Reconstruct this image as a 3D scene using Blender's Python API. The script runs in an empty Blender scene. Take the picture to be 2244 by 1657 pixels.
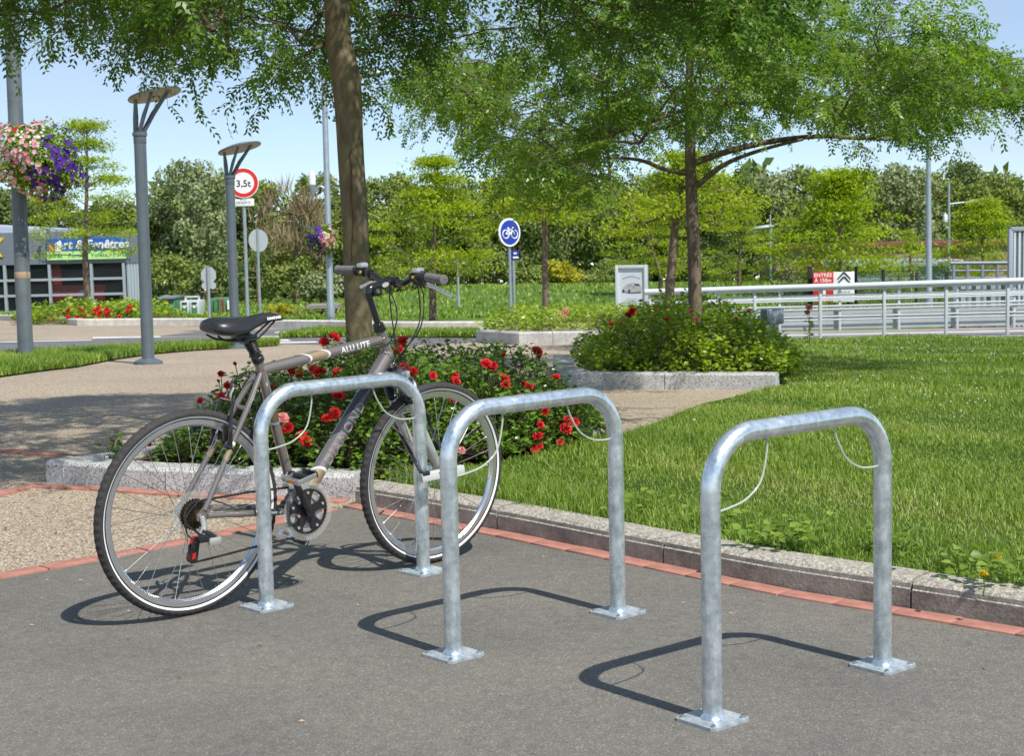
import bpy, bmesh, math, random
import numpy as np
from mathutils import Vector, Matrix

SC = bpy.context.scene
COL = SC.collection
random.seed(7)
RNG = np.random.default_rng(11)

# ------------------------------------------------------------------ camera
PW, PH = 2244.0, 1657.0            # photograph size in pixels
FPX, PITCH, ROLL, CAMH = 3390.0, 0.0954, -0.022, 1.2564
cam = bpy.data.cameras.new("camera")
cam.sensor_width = 36.0
cam.sensor_fit = 'HORIZONTAL'
cam.lens = FPX / PW * 36.0
cam.clip_start = 0.05
cam.clip_end = 3000
cam.dof.use_dof = True
cam.dof.focus_distance = 5.6
cam.dof.aperture_fstop = 14
camo = bpy.data.objects.new("camera", cam)
COL.objects.link(camo)
_R0 = Vector((1, 0, 0))
_F0 = Vector((0, math.cos(PITCH), -math.sin(PITCH)))
_D0 = Vector((0, -math.sin(PITCH), -math.cos(PITCH)))
_cr, _sr = math.cos(ROLL), math.sin(ROLL)
_right = _R0 * _cr - _D0 * _sr
_down = _R0 * _sr + _D0 * _cr
_m = Matrix.Identity(4)
for _i in range(3):
    _m[_i][0], _m[_i][1], _m[_i][2] = _right[_i], -_down[_i], -_F0[_i]
_m[2][3] = CAMH
camo.matrix_world = _m
SC.camera = camo

# ------------------------------------------------------------------ light
SUN = Vector((0.3457, -0.4248, 0.7284)).normalized()     # towards the sun
world = bpy.data.worlds.new("World")
SC.world = world
world.use_nodes = True
_nt = world.node_tree
_bg = _nt.nodes["Background"]
_sky = _nt.nodes.new("ShaderNodeTexSky")
_sky.sky_type = 'NISHITA'
_sky.sun_disc = False
_sky.sun_elevation = math.asin(SUN.z)
_sky.sun_rotation = math.atan2(SUN.x, SUN.y)
_sky.air_density = 0.85
_sky.altitude = 900
_sky.dust_density = 0.0
_sky.ozone_density = 1.5
_tc = _nt.nodes.new("ShaderNodeTexCoord")
_mp = _nt.nodes.new("ShaderNodeMapping")
_mp.inputs["Rotation"].default_value = (0.036, 0.010, 0)      # the racks' paving is the level here: the true horizon lies lower
_nt.links.new(_tc.outputs["Generated"], _mp.inputs[0])
_nt.links.new(_mp.outputs[0], _sky.inputs[0])
_cn = _nt.nodes.new("ShaderNodeTexNoise")              # thin high cloud over the whole sky
_cn.inputs["Scale"].default_value = 2.2; _cn.inputs["Detail"].default_value = 5; _cn.inputs["Roughness"].default_value = 0.55
_cm = _nt.nodes.new("ShaderNodeMapping"); _cm.inputs["Scale"].default_value = (1.0, 1.0, 3.2)
_nt.links.new(_mp.outputs[0], _cm.inputs[0]); _nt.links.new(_cm.outputs[0], _cn.inputs["Vector"])
_cr2 = _nt.nodes.new("ShaderNodeMapRange")
for _i, _v in ((1, 0.38), (2, 0.70), (3, 0.14), (4, 0.50)): _cr2.inputs[_i].default_value = _v
_nt.links.new(_cn.outputs["Fac"], _cr2.inputs[0])
_mx = _nt.nodes.new("ShaderNodeMix"); _mx.data_type = 'RGBA'
_nt.links.new(_cr2.outputs[0], _mx.inputs[0]); _nt.links.new(_sky.outputs[0], _mx.inputs[6]); _mx.inputs[7].default_value = (3.9, 4.35, 4.9, 1)
_nt.links.new(_mx.outputs[2], _bg.inputs[0])
_bg.inputs[1].default_value = 0.122
_sl = bpy.data.lights.new("sun", 'SUN')
_sl.energy = 4.2
_sl.angle = math.radians(0.53)
_sl.color = (1.0, 0.955, 0.88)
_so = bpy.data.objects.new("sun", _sl)
COL.objects.link(_so)
_so.rotation_euler = (-SUN).to_track_quat('-Z', 'Y').to_euler()
_so.location = (6, -8, 14)
SC.view_settings.view_transform = 'Standard'
SC.view_settings.look = 'None'
SC.view_settings.exposure = 0.42
SC.view_settings.gamma = 1.0
SC.view_settings.use_curve_mapping = False
SC.render.engine = 'CYCLES'
SC.cycles.max_bounces = 8
SC.cycles.transparent_max_bounces = 8

# ------------------------------------------------------------------ photo pixel -> world
def sstep(t):
    t = np.clip(t, 0, 1)
    return t * t * (3 - 2 * t)

def T(x, y):
    """height of the terrain: level at the racks, falling gently away behind them"""
    x = np.asarray(x, float); y = np.asarray(y, float)
    u = np.maximum(0, y - 7.5)
    z = -0.034 * np.where(u < 4, u * u / 8, u - 2)
    z = z - 0.010 * np.clip(x, -60, 30) * sstep((y - 9) / 16)
    z = z - 1.2 * sstep((x - 3.4) / 2.0) * sstep((y - 23.5) / 3.0) * (1 - sstep((y - 36) / 6))
    return z

def Tf(x, y):
    return float(T(x, y))

def ray(px, py):
    a, b = px - PW / 2, py - PH / 2
    u, v = a * _cr + b * _sr, -a * _sr + b * _cr
    c, s = math.cos(PITCH), math.sin(PITCH)
    dx, dz = u / FPX, -v / FPX
    return Vector((dx, c + dz * s, dz * c - s))

def gp(px, py, dz=0.0):
    d = ray(px, py)
    lo, hi = 1.0, 300.0
    for _ in range(50):
        m = (lo + hi) / 2
        if CAMH + d.z * m - Tf(d.x * m, d.y * m) - dz > 0:
            lo = m
        else:
            hi = m
    return Vector((d.x * lo, d.y * lo, CAMH + d.z * lo))

def at(px, py, Y):
    d = ray(px, py)
    return Vector((d.x * Y / d.y, Y, CAMH + d.z * Y / d.y))

def ppm(Y):
    return FPX / Y

# ------------------------------------------------------------------ objects
def tag(o, label=None, cat=None, group=None, kind=None):
    if label: o["label"] = label
    if cat: o["category"] = cat
    if group: o["group"] = group
    if kind: o["kind"] = kind
    return o

def link(o, parent=None):
    COL.objects.link(o)
    if parent is not None:
        o.parent = parent
    return o

def empty(name, loc=(0, 0, 0), rz=0.0, rx=0.0, ry=0.0, label=None, cat=None, group=None, kind=None):
    o = bpy.data.objects.new(name, None)
    o.empty_display_size = 0.1
    o.location = loc
    o.rotation_euler = (rx, ry, rz)
    link(o)
    return tag(o, label, cat, group, kind)

def inst(name, me, parent=None, M=None):
    o = bpy.data.objects.new(name, me)
    link(o, parent)
    if M is not None:
        o.matrix_local = M
    return o

def np_mesh(name, V, quads=None, tris=None, mats=None, rnd=None, smooth=False):
    me = bpy.data.meshes.new(name)
    V = np.asarray(V, np.float32).reshape(-1, 3)
    parts, tot = [], []
    if quads is not None and len(quads):
        q = np.asarray(quads, np.int32).reshape(-1, 4); parts.append(q.ravel()); tot.append(np.full(len(q), 4, np.int32))
    if tris is not None and len(tris):
        t = np.asarray(tris, np.int32).reshape(-1, 3); parts.append(t.ravel()); tot.append(np.full(len(t), 3, np.int32))
    loops = np.concatenate(parts); tot = np.concatenate(tot)
    start = np.concatenate([[0], np.cumsum(tot)[:-1]]).astype(np.int32)
    me.vertices.add(len(V)); me.vertices.foreach_set("co", V.ravel())
    me.loops.add(len(loops)); me.loops.foreach_set("vertex_index", loops)
    me.polygons.add(len(tot)); me.polygons.foreach_set("loop_start", start)
    try:
        me.polygons.foreach_set("loop_total", tot)
    except Exception:
        pass
    me.update(calc_edges=True)
    if smooth:
        me.shade_smooth()
    if rnd is not None:
        at_ = me.attributes.new("rnd", 'FLOAT', 'FACE')
        at_.data.foreach_set("value", np.asarray(rnd, np.float32))
    for m in (mats or []):
        me.materials.append(m)
    return me

class MB:
    """collects shapes and links them as one mesh object"""
    def __init__(s):
        s.v, s.f, s.mi = [], [], []
    def add(s, verts, faces, mi=0, M=None):
        o = len(s.v)
        if M is not None:
            verts = [M @ Vector(p) for p in verts]
        s.v.extend([tuple(p) for p in verts])
        s.f.extend([tuple(i + o for i in f) for f in faces])
        s.mi.extend([mi] * len(faces))
        return s
    def box(s, c, size, mi=0, M=None, bev=0.0):
        x, y, z = size[0] / 2, size[1] / 2, size[2] / 2
        if bev <= 0:
            v = [(c[0] + i * x, c[1] + j * y, c[2] + k * z) for i in (-1, 1) for j in (-1, 1) for k in (-1, 1)]
            f = [(0, 1, 3, 2), (4, 6, 7, 5), (0, 4, 5, 1), (2, 3, 7, 6), (0, 2, 6, 4), (1, 5, 7, 3)]
            return s.add(v, f, mi, M)
        bm = bmesh.new()
        bmesh.ops.create_cube(bm, size=1.0)
        for p in bm.verts:
            p.co = Vector((p.co.x * size[0], p.co.y * size[1], p.co.z * size[2]))
        bmesh.ops.bevel(bm, geom=bm.edges[:], offset=bev, segments=2, affect='EDGES', profile=0.6)
        bm.verts.index_update()
        v = [(p.co.x + c[0], p.co.y + c[1], p.co.z + c[2]) for p in bm.verts]
        f = [tuple(p.index for p in fa.verts) for fa in bm.faces]
        bm.free()
        return s.add(v, f, mi, M)
    def tube(s, pts, r, n=8, mi=0, cap=True, closed=False, M=None, flat=None):
        P = [Vector(p) for p in pts]
        k = len(P)
        R = [r] * k if not hasattr(r, '__len__') else list(r)
        tang = []
        for i in range(k):
            if closed:
                t = P[(i + 1) % k] - P[i - 1]
            else:
                t = P[min(i + 1, k - 1)] - P[max(i - 1, 0)]
            tang.append(t.normalized() if t.length > 1e-9 else Vector((0, 0, 1)))
        ref = Vector((0, 0, 1)) if abs(tang[0].z) < 0.9 else Vector((1, 0, 0))
        nrm = (ref - tang[0] * ref.dot(tang[0])).normalized()
        V, Fc = [], []
        for i in range(k):
            nrm = (nrm - tang[i] * nrm.dot(tang[i]))
            nrm.normalize()
            b = tang[i].cross(nrm)
            for j in range(n):
                a = 2 * math.pi * j / n
                fl = flat if flat else 1.0
                V.append(P[i] + nrm * (R[i] * math.cos(a)) + b * (R[i] * fl * math.sin(a)))
        for i in range(k if closed else k - 1):
            i2 = (i + 1) % k
            for j in range(n):
                j2 = (j + 1) % n
                Fc.append((i * n + j, i * n + j2, i2 * n + j2, i2 * n + j))
        if cap and not closed:
            Fc.append(tuple(range(n - 1, -1, -1)))
            Fc.append(tuple((k - 1) * n + j for j in range(n)))
        return s.add(V, Fc, mi, M)
    def lathe(s, prof, n=24, mi=0, M=None, cap=True):
        """profile of (radius, height) turned about local z"""
        V, Fc = [], []
        for (r, z) in prof:
            for j in range(n):
                a = 2 * math.pi * j / n
                V.append((r * math.cos(a), r * math.sin(a), z))
        for i in range(len(prof) - 1):
            for j in range(n):
                j2 = (j + 1) % n
                Fc.append((i * n + j, i * n + j2, (i + 1) * n + j2, (i + 1) * n + j))
        if cap:
            if prof[0][0] > 1e-6: Fc.append(tuple(range(n - 1, -1, -1)))
            if prof[-1][0] > 1e-6: Fc.append(tuple((len(prof) - 1) * n + j for j in range(n)))
        return s.add(V, Fc, mi, M)
    def prism(s, poly, z0, z1, mi=0, M=None):
        n = len(poly)
        V = [(p[0], p[1], z0) for p in poly] + [(p[0], p[1], z1) for p in poly]
        Fc = [tuple(range(n - 1, -1, -1)), tuple(range(n, 2 * n))]
        for i in range(n):
            j = (i + 1) % n
            Fc.append((i, j, n + j, n + i))
        return s.add(V, Fc, mi, M)
    def mesh(s, name, mats, smooth=True, angle=40):
        me = bpy.data.meshes.new(name)
        me.from_pydata(s.v, [], s.f)
        me.update()
        if not isinstance(mats, (list, tuple)): mats = [mats]
        for m in mats: me.materials.append(m)
        if any(s.mi):
            me.polygons.foreach_set("material_index", s.mi)
        if smooth:
            me.shade_smooth()
            me.set_sharp_from_angle(angle=math.radians(angle))
        return me
    def build(s, name, mats, parent=None, smooth=True, angle=40, M=None):
        return inst(name, s.mesh(name, mats, smooth, angle), parent, M)

def axis_M(p, d, up=(0, 0, 1)):
    """frame at p whose z axis points along d"""
    d = Vector(d).normalized()
    u = Vector(up)
    if abs(d.dot(u)) > 0.99: u = Vector((1, 0, 0))
    x = u.cross(d).normalized()
    y = d.cross(x)
    M = Matrix.Identity(4)
    for i in range(3):
        M[i][0], M[i][1], M[i][2], M[i][3] = x[i], y[i], d[i], p[i]
    return M

def frame_M(p, x, y):
    x = Vector(x).normalized(); y = Vector(y); y = (y - x * y.dot(x)).normalized(); z = x.cross(y)
    M = Matrix.Identity(4)
    for i in range(3):
        M[i][0], M[i][1], M[i][2], M[i][3] = x[i], y[i], z[i], p[i]
    return M

def text_mesh(s, size, mat, extrude=0.0004, shear=0.0, offset=0.0, spacing=1.0, align='CENTER'):
    cu = bpy.data.curves.new("lettering", 'FONT')
    cu.body = s; cu.size = size; cu.extrude = extrude; cu.shear = shear; cu.offset = offset
    cu.space_character = spacing
    cu.align_x = align; cu.align_y = 'CENTER'; cu.resolution_u = 3
    ob = bpy.data.objects.new("lettering_tmp", cu)
    COL.objects.link(ob)
    dg = bpy.context.evaluated_depsgraph_get()
    me = bpy.data.meshes.new_from_object(ob.evaluated_get(dg))
    bpy.data.objects.remove(ob)
    bpy.data.curves.remove(cu)
    me.materials.clear(); me.materials.append(mat)
    return me

def spline(pts, n=8):
    """Catmull-Rom through pts"""
    P = [Vector(p) for p in pts]
    out = []
    for i in range(len(P) - 1):
        p0 = P[max(i - 1, 0)]; p1 = P[i]; p2 = P[i + 1]; p3 = P[min(i + 2, len(P) - 1)]
        for k in range(n):
            t = k / n
            out.append(0.5 * ((2 * p1) + (p2 - p0) * t + (2 * p0 - 5 * p1 + 4 * p2 - p3) * t * t + (3 * p1 - p0 - 3 * p2 + p3) * t ** 3))
    out.append(P[-1])
    return out

def resample(pts, step):
    P = [Vector(p) for p in pts]
    L = [0]
    for i in range(1, len(P)): L.append(L[-1] + (P[i] - P[i - 1]).length)
    n = max(1, int(round(L[-1] / step)))
    out = []; j = 0
    for k in range(n + 1):
        t = L[-1] * k / n
        while j < len(P) - 2 and L[j + 1] < t: j += 1
        a = (t - L[j]) / max(1e-9, L[j + 1] - L[j])
        out.append(P[j].lerp(P[j + 1], a))
    return out

# ------------------------------------------------------------------ materials
def _new(name):
    m = bpy.data.materials.new(name)
    m.use_nodes = True
    nt = m.node_tree
    return m, nt, nt.nodes["Principled BSDF"]

def N(nt, t, **kw):
    n = nt.nodes.new(t)
    for k, v in kw.items(): setattr(n, k, v)
    return n

def ramp(nt, src, stops):
    r = N(nt, "ShaderNodeValToRGB")
    e = r.color_ramp.elements
    while len(e) > 1: e.remove(e[-1])
    e[0].position, e[0].color = stops[0][0], (*stops[0][1], 1)
    for p, c in stops[1:]:
        k = e.new(p); k.color = (*c, 1)
    nt.links.new(src, r.inputs[0])
    return r.outputs[0]

def coords(nt, kind="Object", scale=(1, 1, 1)):
    tc = N(nt, "ShaderNodeTexCoord"); mp = N(nt, "ShaderNodeMapping")
    mp.inputs["Scale"].default_value = scale
    nt.links.new(tc.outputs[kind], mp.inputs[0])
    return mp.outputs[0]

def noise(nt, co, scale, detail=3, rough=0.55):
    n = N(nt, "ShaderNodeTexNoise")
    n.inputs["Scale"].default_value = scale; n.inputs["Detail"].default_value = detail; n.inputs["Roughness"].default_value = rough
    nt.links.new(co, n.inputs["Vector"])
    return n.outputs["Fac"]

def mixc(nt, fac, a, b, mode='MIX'):
    m = N(nt, "ShaderNodeMix", data_type='RGBA', blend_type=mode)
    for sock, v in ((m.inputs[0], fac), (m.inputs[6], a), (m.inputs[7], b)):
        if isinstance(v, (int, float)): sock.default_value = v
        elif isinstance(v, (tuple, list)): sock.default_value = (*v, 1)
        else: nt.links.new(v, sock)
    return m.outputs[2]

def bump(nt, b, h, strength=0.3, dist=0.002):
    n = N(nt, "ShaderNodeBump")
    n.inputs["Strength"].default_value = strength; n.inputs["Distance"].default_value = dist
    nt.links.new(h, n.inputs["Height"]); nt.links.new(n.outputs[0], b.inputs["Normal"])

def mat(name, col, rough=0.55, metal=0.0, var=0.12, scale=12.0, bstr=0.0, bscale=150.0, bdist=0.001, coat=0.0, spec=0.5, stretch=(1, 1, 1)):
    m, nt, b = _new(name)
    co = coords(nt, scale=stretch)
    f = noise(nt, co, scale, 4)
    lo = tuple(c * (1 - var) for c in col); hi = tuple(min(1, c * (1 + var)) for c in col)
    nt.links.new(ramp(nt, f, [(0.3, lo), (0.7, hi)]), b.inputs["Base Color"])
    b.inputs["Roughness"].default_value = rough; b.inputs["Metallic"].default_value = metal
    b.inputs["Specular IOR Level"].default_value = spec
    b.inputs["Coat Weight"].default_value = coat; b.inputs["Coat Roughness"].default_value = 0.12
    if bstr: bump(nt, b, noise(nt, co, bscale, 2), bstr, bdist)
    return m

def leaf_mat(name, dark, light, rough=0.42, trans=0.35, spec=0.45, tint=1.15, dry=None):
    m, nt, b = _new(name)
    a = N(nt, "ShaderNodeAttribute"); a.attribute_name = "rnd"
    c = ramp(nt, a.outputs["Fac"], [(0.0, dark), (0.6, tuple((d + l) / 2 for d, l in zip(dark, light))), (0.93 if dry else 1.0, light)] + ([(0.97, dry)] if dry else []))
    nt.links.new(c, b.inputs["Base Color"])
    b.inputs["Roughness"].default_value = rough; b.inputs["Specular IOR Level"].default_value = spec
    tr = N(nt, "ShaderNodeBsdfTranslucent")
    nt.links.new(mixc(nt, 1.0, c, (1.25 * tint, 1.35 * tint, 0.55), 'MULTIPLY'), tr.inputs[0])
    mx = N(nt, "ShaderNodeMixShader"); mx.inputs[0].default_value = trans
    out = nt.nodes["Material Output"]
    nt.links.new(b.outputs[0], mx.inputs[1]); nt.links.new(tr.outputs[0], mx.inputs[2]); nt.links.new(mx.outputs[0], out.inputs[0])
    return m

def m_asphalt(name, base, light, grain=260.0, patch=0.5):
    m, nt, b = _new(name)
    co = coords(nt)
    v = N(nt, "ShaderNodeTexVoronoi"); v.inputs["Scale"].default_value = grain; nt.links.new(co, v.inputs["Vector"])
    sp = N(nt, "ShaderNodeSeparateColor"); nt.links.new(v.outputs["Color"], sp.inputs[0])
    k = tuple(c * 0.66 for c in base)
    g = ramp(nt, sp.outputs[0], [(0.0, k), (0.2, tuple(c * 0.88 for c in base)), (0.8, base), (0.95, tuple((p + q) / 2 for p, q in zip(base, light))), (1.0, light)])
    big = noise(nt, co, 0.9, 5, 0.6)
    g2 = mixc(nt, 1.0, g, ramp(nt, big, [(0.3, (0.80, 0.81, 0.83)), (0.5, (1, 1, 1)), (0.72, (1.20, 1.17, 1.10))]), 'MULTIPLY')
    st = noise(nt, co, 2.6, 6, 0.62)
    g2 = mixc(nt, 1.0, g2, ramp(nt, st, [(0.60, (1, 1, 1)), (0.68, (0.86, 0.855, 0.85))]), 'MULTIPLY')
    mid = noise(nt, co, 22, 3, 0.7)
    g3 = mixc(nt, 1.0, g2, ramp(nt, mid, [(0.3, (0.85, 0.85, 0.86)), (0.6, (1.05, 1.04, 1.02))]), 'MULTIPLY')
    nt.links.new(g3, b.inputs["Base Color"])
    b.inputs["Roughness"].default_value = 0.85; b.inputs["Specular IOR Level"].default_value = 0.3
    bump(nt, b, v.outputs["Distance"], 0.5, 0.003)
    return m

def m_aggregate(name):
    """exposed-aggregate concrete: rounded pebbles in a pale matrix"""
    m, nt, b = _new(name)
    co = coords(nt)
    v = N(nt, "ShaderNodeTexVoronoi"); v.inputs["Scale"].default_value = 110.0; nt.links.new(co, v.inputs["Vector"])
    sp = N(nt, "ShaderNodeSeparateColor"); nt.links.new(v.outputs["Color"], sp.inputs[0])
    peb = ramp(nt, sp.outputs[1], [(0.0, (0.16, 0.12, 0.085)), (0.2, (0.34, 0.27, 0.19)), (0.45, (0.46, 0.39, 0.29)), (0.7, (0.55, 0.48, 0.38)), (0.85, (0.42, 0.31, 0.20)), (1.0, (0.66, 0.62, 0.54))])
    gap = ramp(nt, v.outputs["Distance"], [(0.45, (1, 1, 1)), (0.75, (0.42, 0.40, 0.37))])
    c = mixc(nt, 1.0, peb, gap, 'MULTIPLY')
    big = noise(nt, co, 0.45, 5, 0.6)
    c = mixc(nt, 1.0, c, ramp(nt, big, [(0.3, (0.86, 0.84, 0.83)), (0.7, (1.08, 1.06, 1.03))]), 'MULTIPLY')
    nt.links.new(c, b.inputs["Base Color"])
    b.inputs["Roughness"].default_value = 0.8
    inv = N(nt, "ShaderNodeMath", operation='SUBTRACT'); inv.inputs[0].default_value = 1.0
    nt.links.new(v.outputs["Distance"], inv.inputs[1])
    bump(nt, b, inv.outputs[0], 0.5, 0.004)
    return m

def m_granite(name):
    m, nt, b = _new(name)
    co = coords(nt)
    v = N(nt, "ShaderNodeTexVoronoi"); v.inputs["Scale"].default_value = 190.0; nt.links.new(co, v.inputs["Vector"])
    sp = N(nt, "ShaderNodeSeparateColor"); nt.links.new(v.outputs["Color"], sp.inputs[0])
    g = ramp(nt, sp.outputs[0], [(0.0, (0.10, 0.10, 0.105)), (0.18, (0.26, 0.26, 0.26)), (0.4, (0.48, 0.48, 0.47)), (1.0, (0.62, 0.61, 0.59))])
    big = noise(nt, co, 3.0, 5, 0.65)
    c = mixc(nt, 1.0, g, ramp(nt, big, [(0.3, (0.72, 0.69, 0.64)), (0.55, (1, 1, 1)), (0.8, (1.08, 1.07, 1.05))]), 'MULTIPLY')
    nt.links.new(c, b.inputs["Base Color"])
    b.inputs["Roughness"].default_value = 0.7
    bump(nt, b, noise(nt, co, 120, 3), 0.35, 0.003)
    return m

def m_kerb(name):
    """old cast concrete kerb: gritty top, damp-stained face with its own blotches"""
    m, nt, b = _new(name)
    co = coords(nt)
    v = N(nt, "ShaderNodeTexVoronoi"); v.inputs["Scale"].default_value = 130.0; nt.links.new(co, v.inputs["Vector"])
    sp = N(nt, "ShaderNodeSeparateColor"); nt.links.new(v.outputs["Color"], sp.inputs[0])
    grit = ramp(nt, sp.outputs[0], [(0.0, (0.20, 0.18, 0.15)), (0.5, (0.34, 0.31, 0.26)), (1.0, (0.52, 0.48, 0.41))])
    st = noise(nt, co, 7.0, 6, 0.7)
    face = ramp(nt, st, [(0.30, (0.085, 0.075, 0.06)), (0.48, (0.22, 0.195, 0.165)), (0.68, (0.36, 0.325, 0.28))])
    face = mixc(nt, 0.25, face, grit)
    ge = N(nt, "ShaderNodeNewGeometry"); sx = N(nt, "ShaderNodeSeparateXYZ"); nt.links.new(ge.outputs["True Normal"], sx.inputs[0])
    up = N(nt, "ShaderNodeMath", operation='GREATER_THAN'); nt.links.new(sx.outputs[2], up.inputs[0]); up.inputs[1].default_value = 0.45
    lich = noise(nt, co, 30.0, 3, 0.6)
    top = mixc(nt, ramp(nt, lich, [(0.66, (0, 0, 0)), (0.72, (0.8, 0.8, 0.8))]), grit, (0.42, 0.33, 0.16))
    nt.links.new(mixc(nt, up.outputs[0], face, top), b.inputs["Base Color"])
    b.inputs["Roughness"].default_value = 0.9
    bump(nt, b, noise(nt, co, 90, 4), 0.6, 0.004)
    return m

def m_galv(name, metal=0.80, rlo=0.21, rhi=0.40, tone=1.0):
    """hot-dip galvanised steel: bluish mottling and brushed drips"""
    m, nt, b = _new(name)
    co = coords(nt)
    a = noise(nt, co, 26, 5, 0.7)
    co2 = coords(nt, scale=(60, 60, 9))
    d = noise(nt, co2, 1.0, 4, 0.7)
    c = ramp(nt, a, [(0.3, (0.52, 0.59, 0.63)), (0.5, (0.70, 0.76, 0.79)), (0.68, (0.92, 0.94, 0.96))])
    c = mixc(nt, 0.5, c, ramp(nt, d, [(0.35, (0.62, 0.66, 0.68)), (0.65, (1.1, 1.1, 1.1))]), 'MULTIPLY')
    c = mixc(nt, 1.0, c, (tone * 0.97, tone, tone * 1.02), 'MULTIPLY')
    nt.links.new(c, b.inputs["Base Color"])
    b.inputs["Metallic"].default_value = metal
    r = N(nt, "ShaderNodeMapRange"); nt.links.new(a, r.inputs[0])
    r.inputs[1].default_value = 0.3; r.inputs[2].default_value = 0.7; r.inputs[3].default_value = rlo; r.inputs[4].default_value = rhi
    nt.links.new(r.outputs[0], b.inputs["Roughness"])
    bump(nt, b, d, 0.12, 0.002)
    return m

def m_bark(name, dark, light, moss=(0.10, 0.105, 0.03), mossamt=0.55):
    m, nt, b = _new(name)
    co = coords(nt, scale=(1, 1, 0.35))
    f = noise(nt, co, 24, 6, 0.7)
    c = ramp(nt, f, [(0.25, dark), (0.5, tuple((p + q) / 2 for p, q in zip(dark, light))), (0.8, light)])
    big = noise(nt, coords(nt), 5.0, 4, 0.6)
    c = mixc(nt, ramp(nt, big, [(0.45, (0, 0, 0)), (0.7, (mossamt,) * 3)]), c, moss)
    nt.links.new(c, b.inputs["Base Color"])
    b.inputs["Roughness"].default_value = 0.9; b.inputs["Specular IOR Level"].default_value = 0.2
    bump(nt, b, f, 0.9, 0.012)
    return m

def m_ground(name, stops, scale=30.0):
    m, nt, b = _new(name)
    co = coords(nt)
    f = noise(nt, co, scale, 6, 0.7)
    nt.links.new(ramp(nt, f, stops), b.inputs["Base Color"])
    b.inputs["Roughness"].default_value = 0.95; b.inputs["Specular IOR Level"].default_value = 0.15
    bump(nt, b, f, 0.8, 0.03)
    return m

def m_clear(name, col, alpha):
    m, nt, b = _new(name)
    b.inputs["Base Color"].default_value = (*col, 1); b.inputs["Roughness"].default_value = 0.12
    b.inputs["Alpha"].default_value = alpha
    return m

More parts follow.
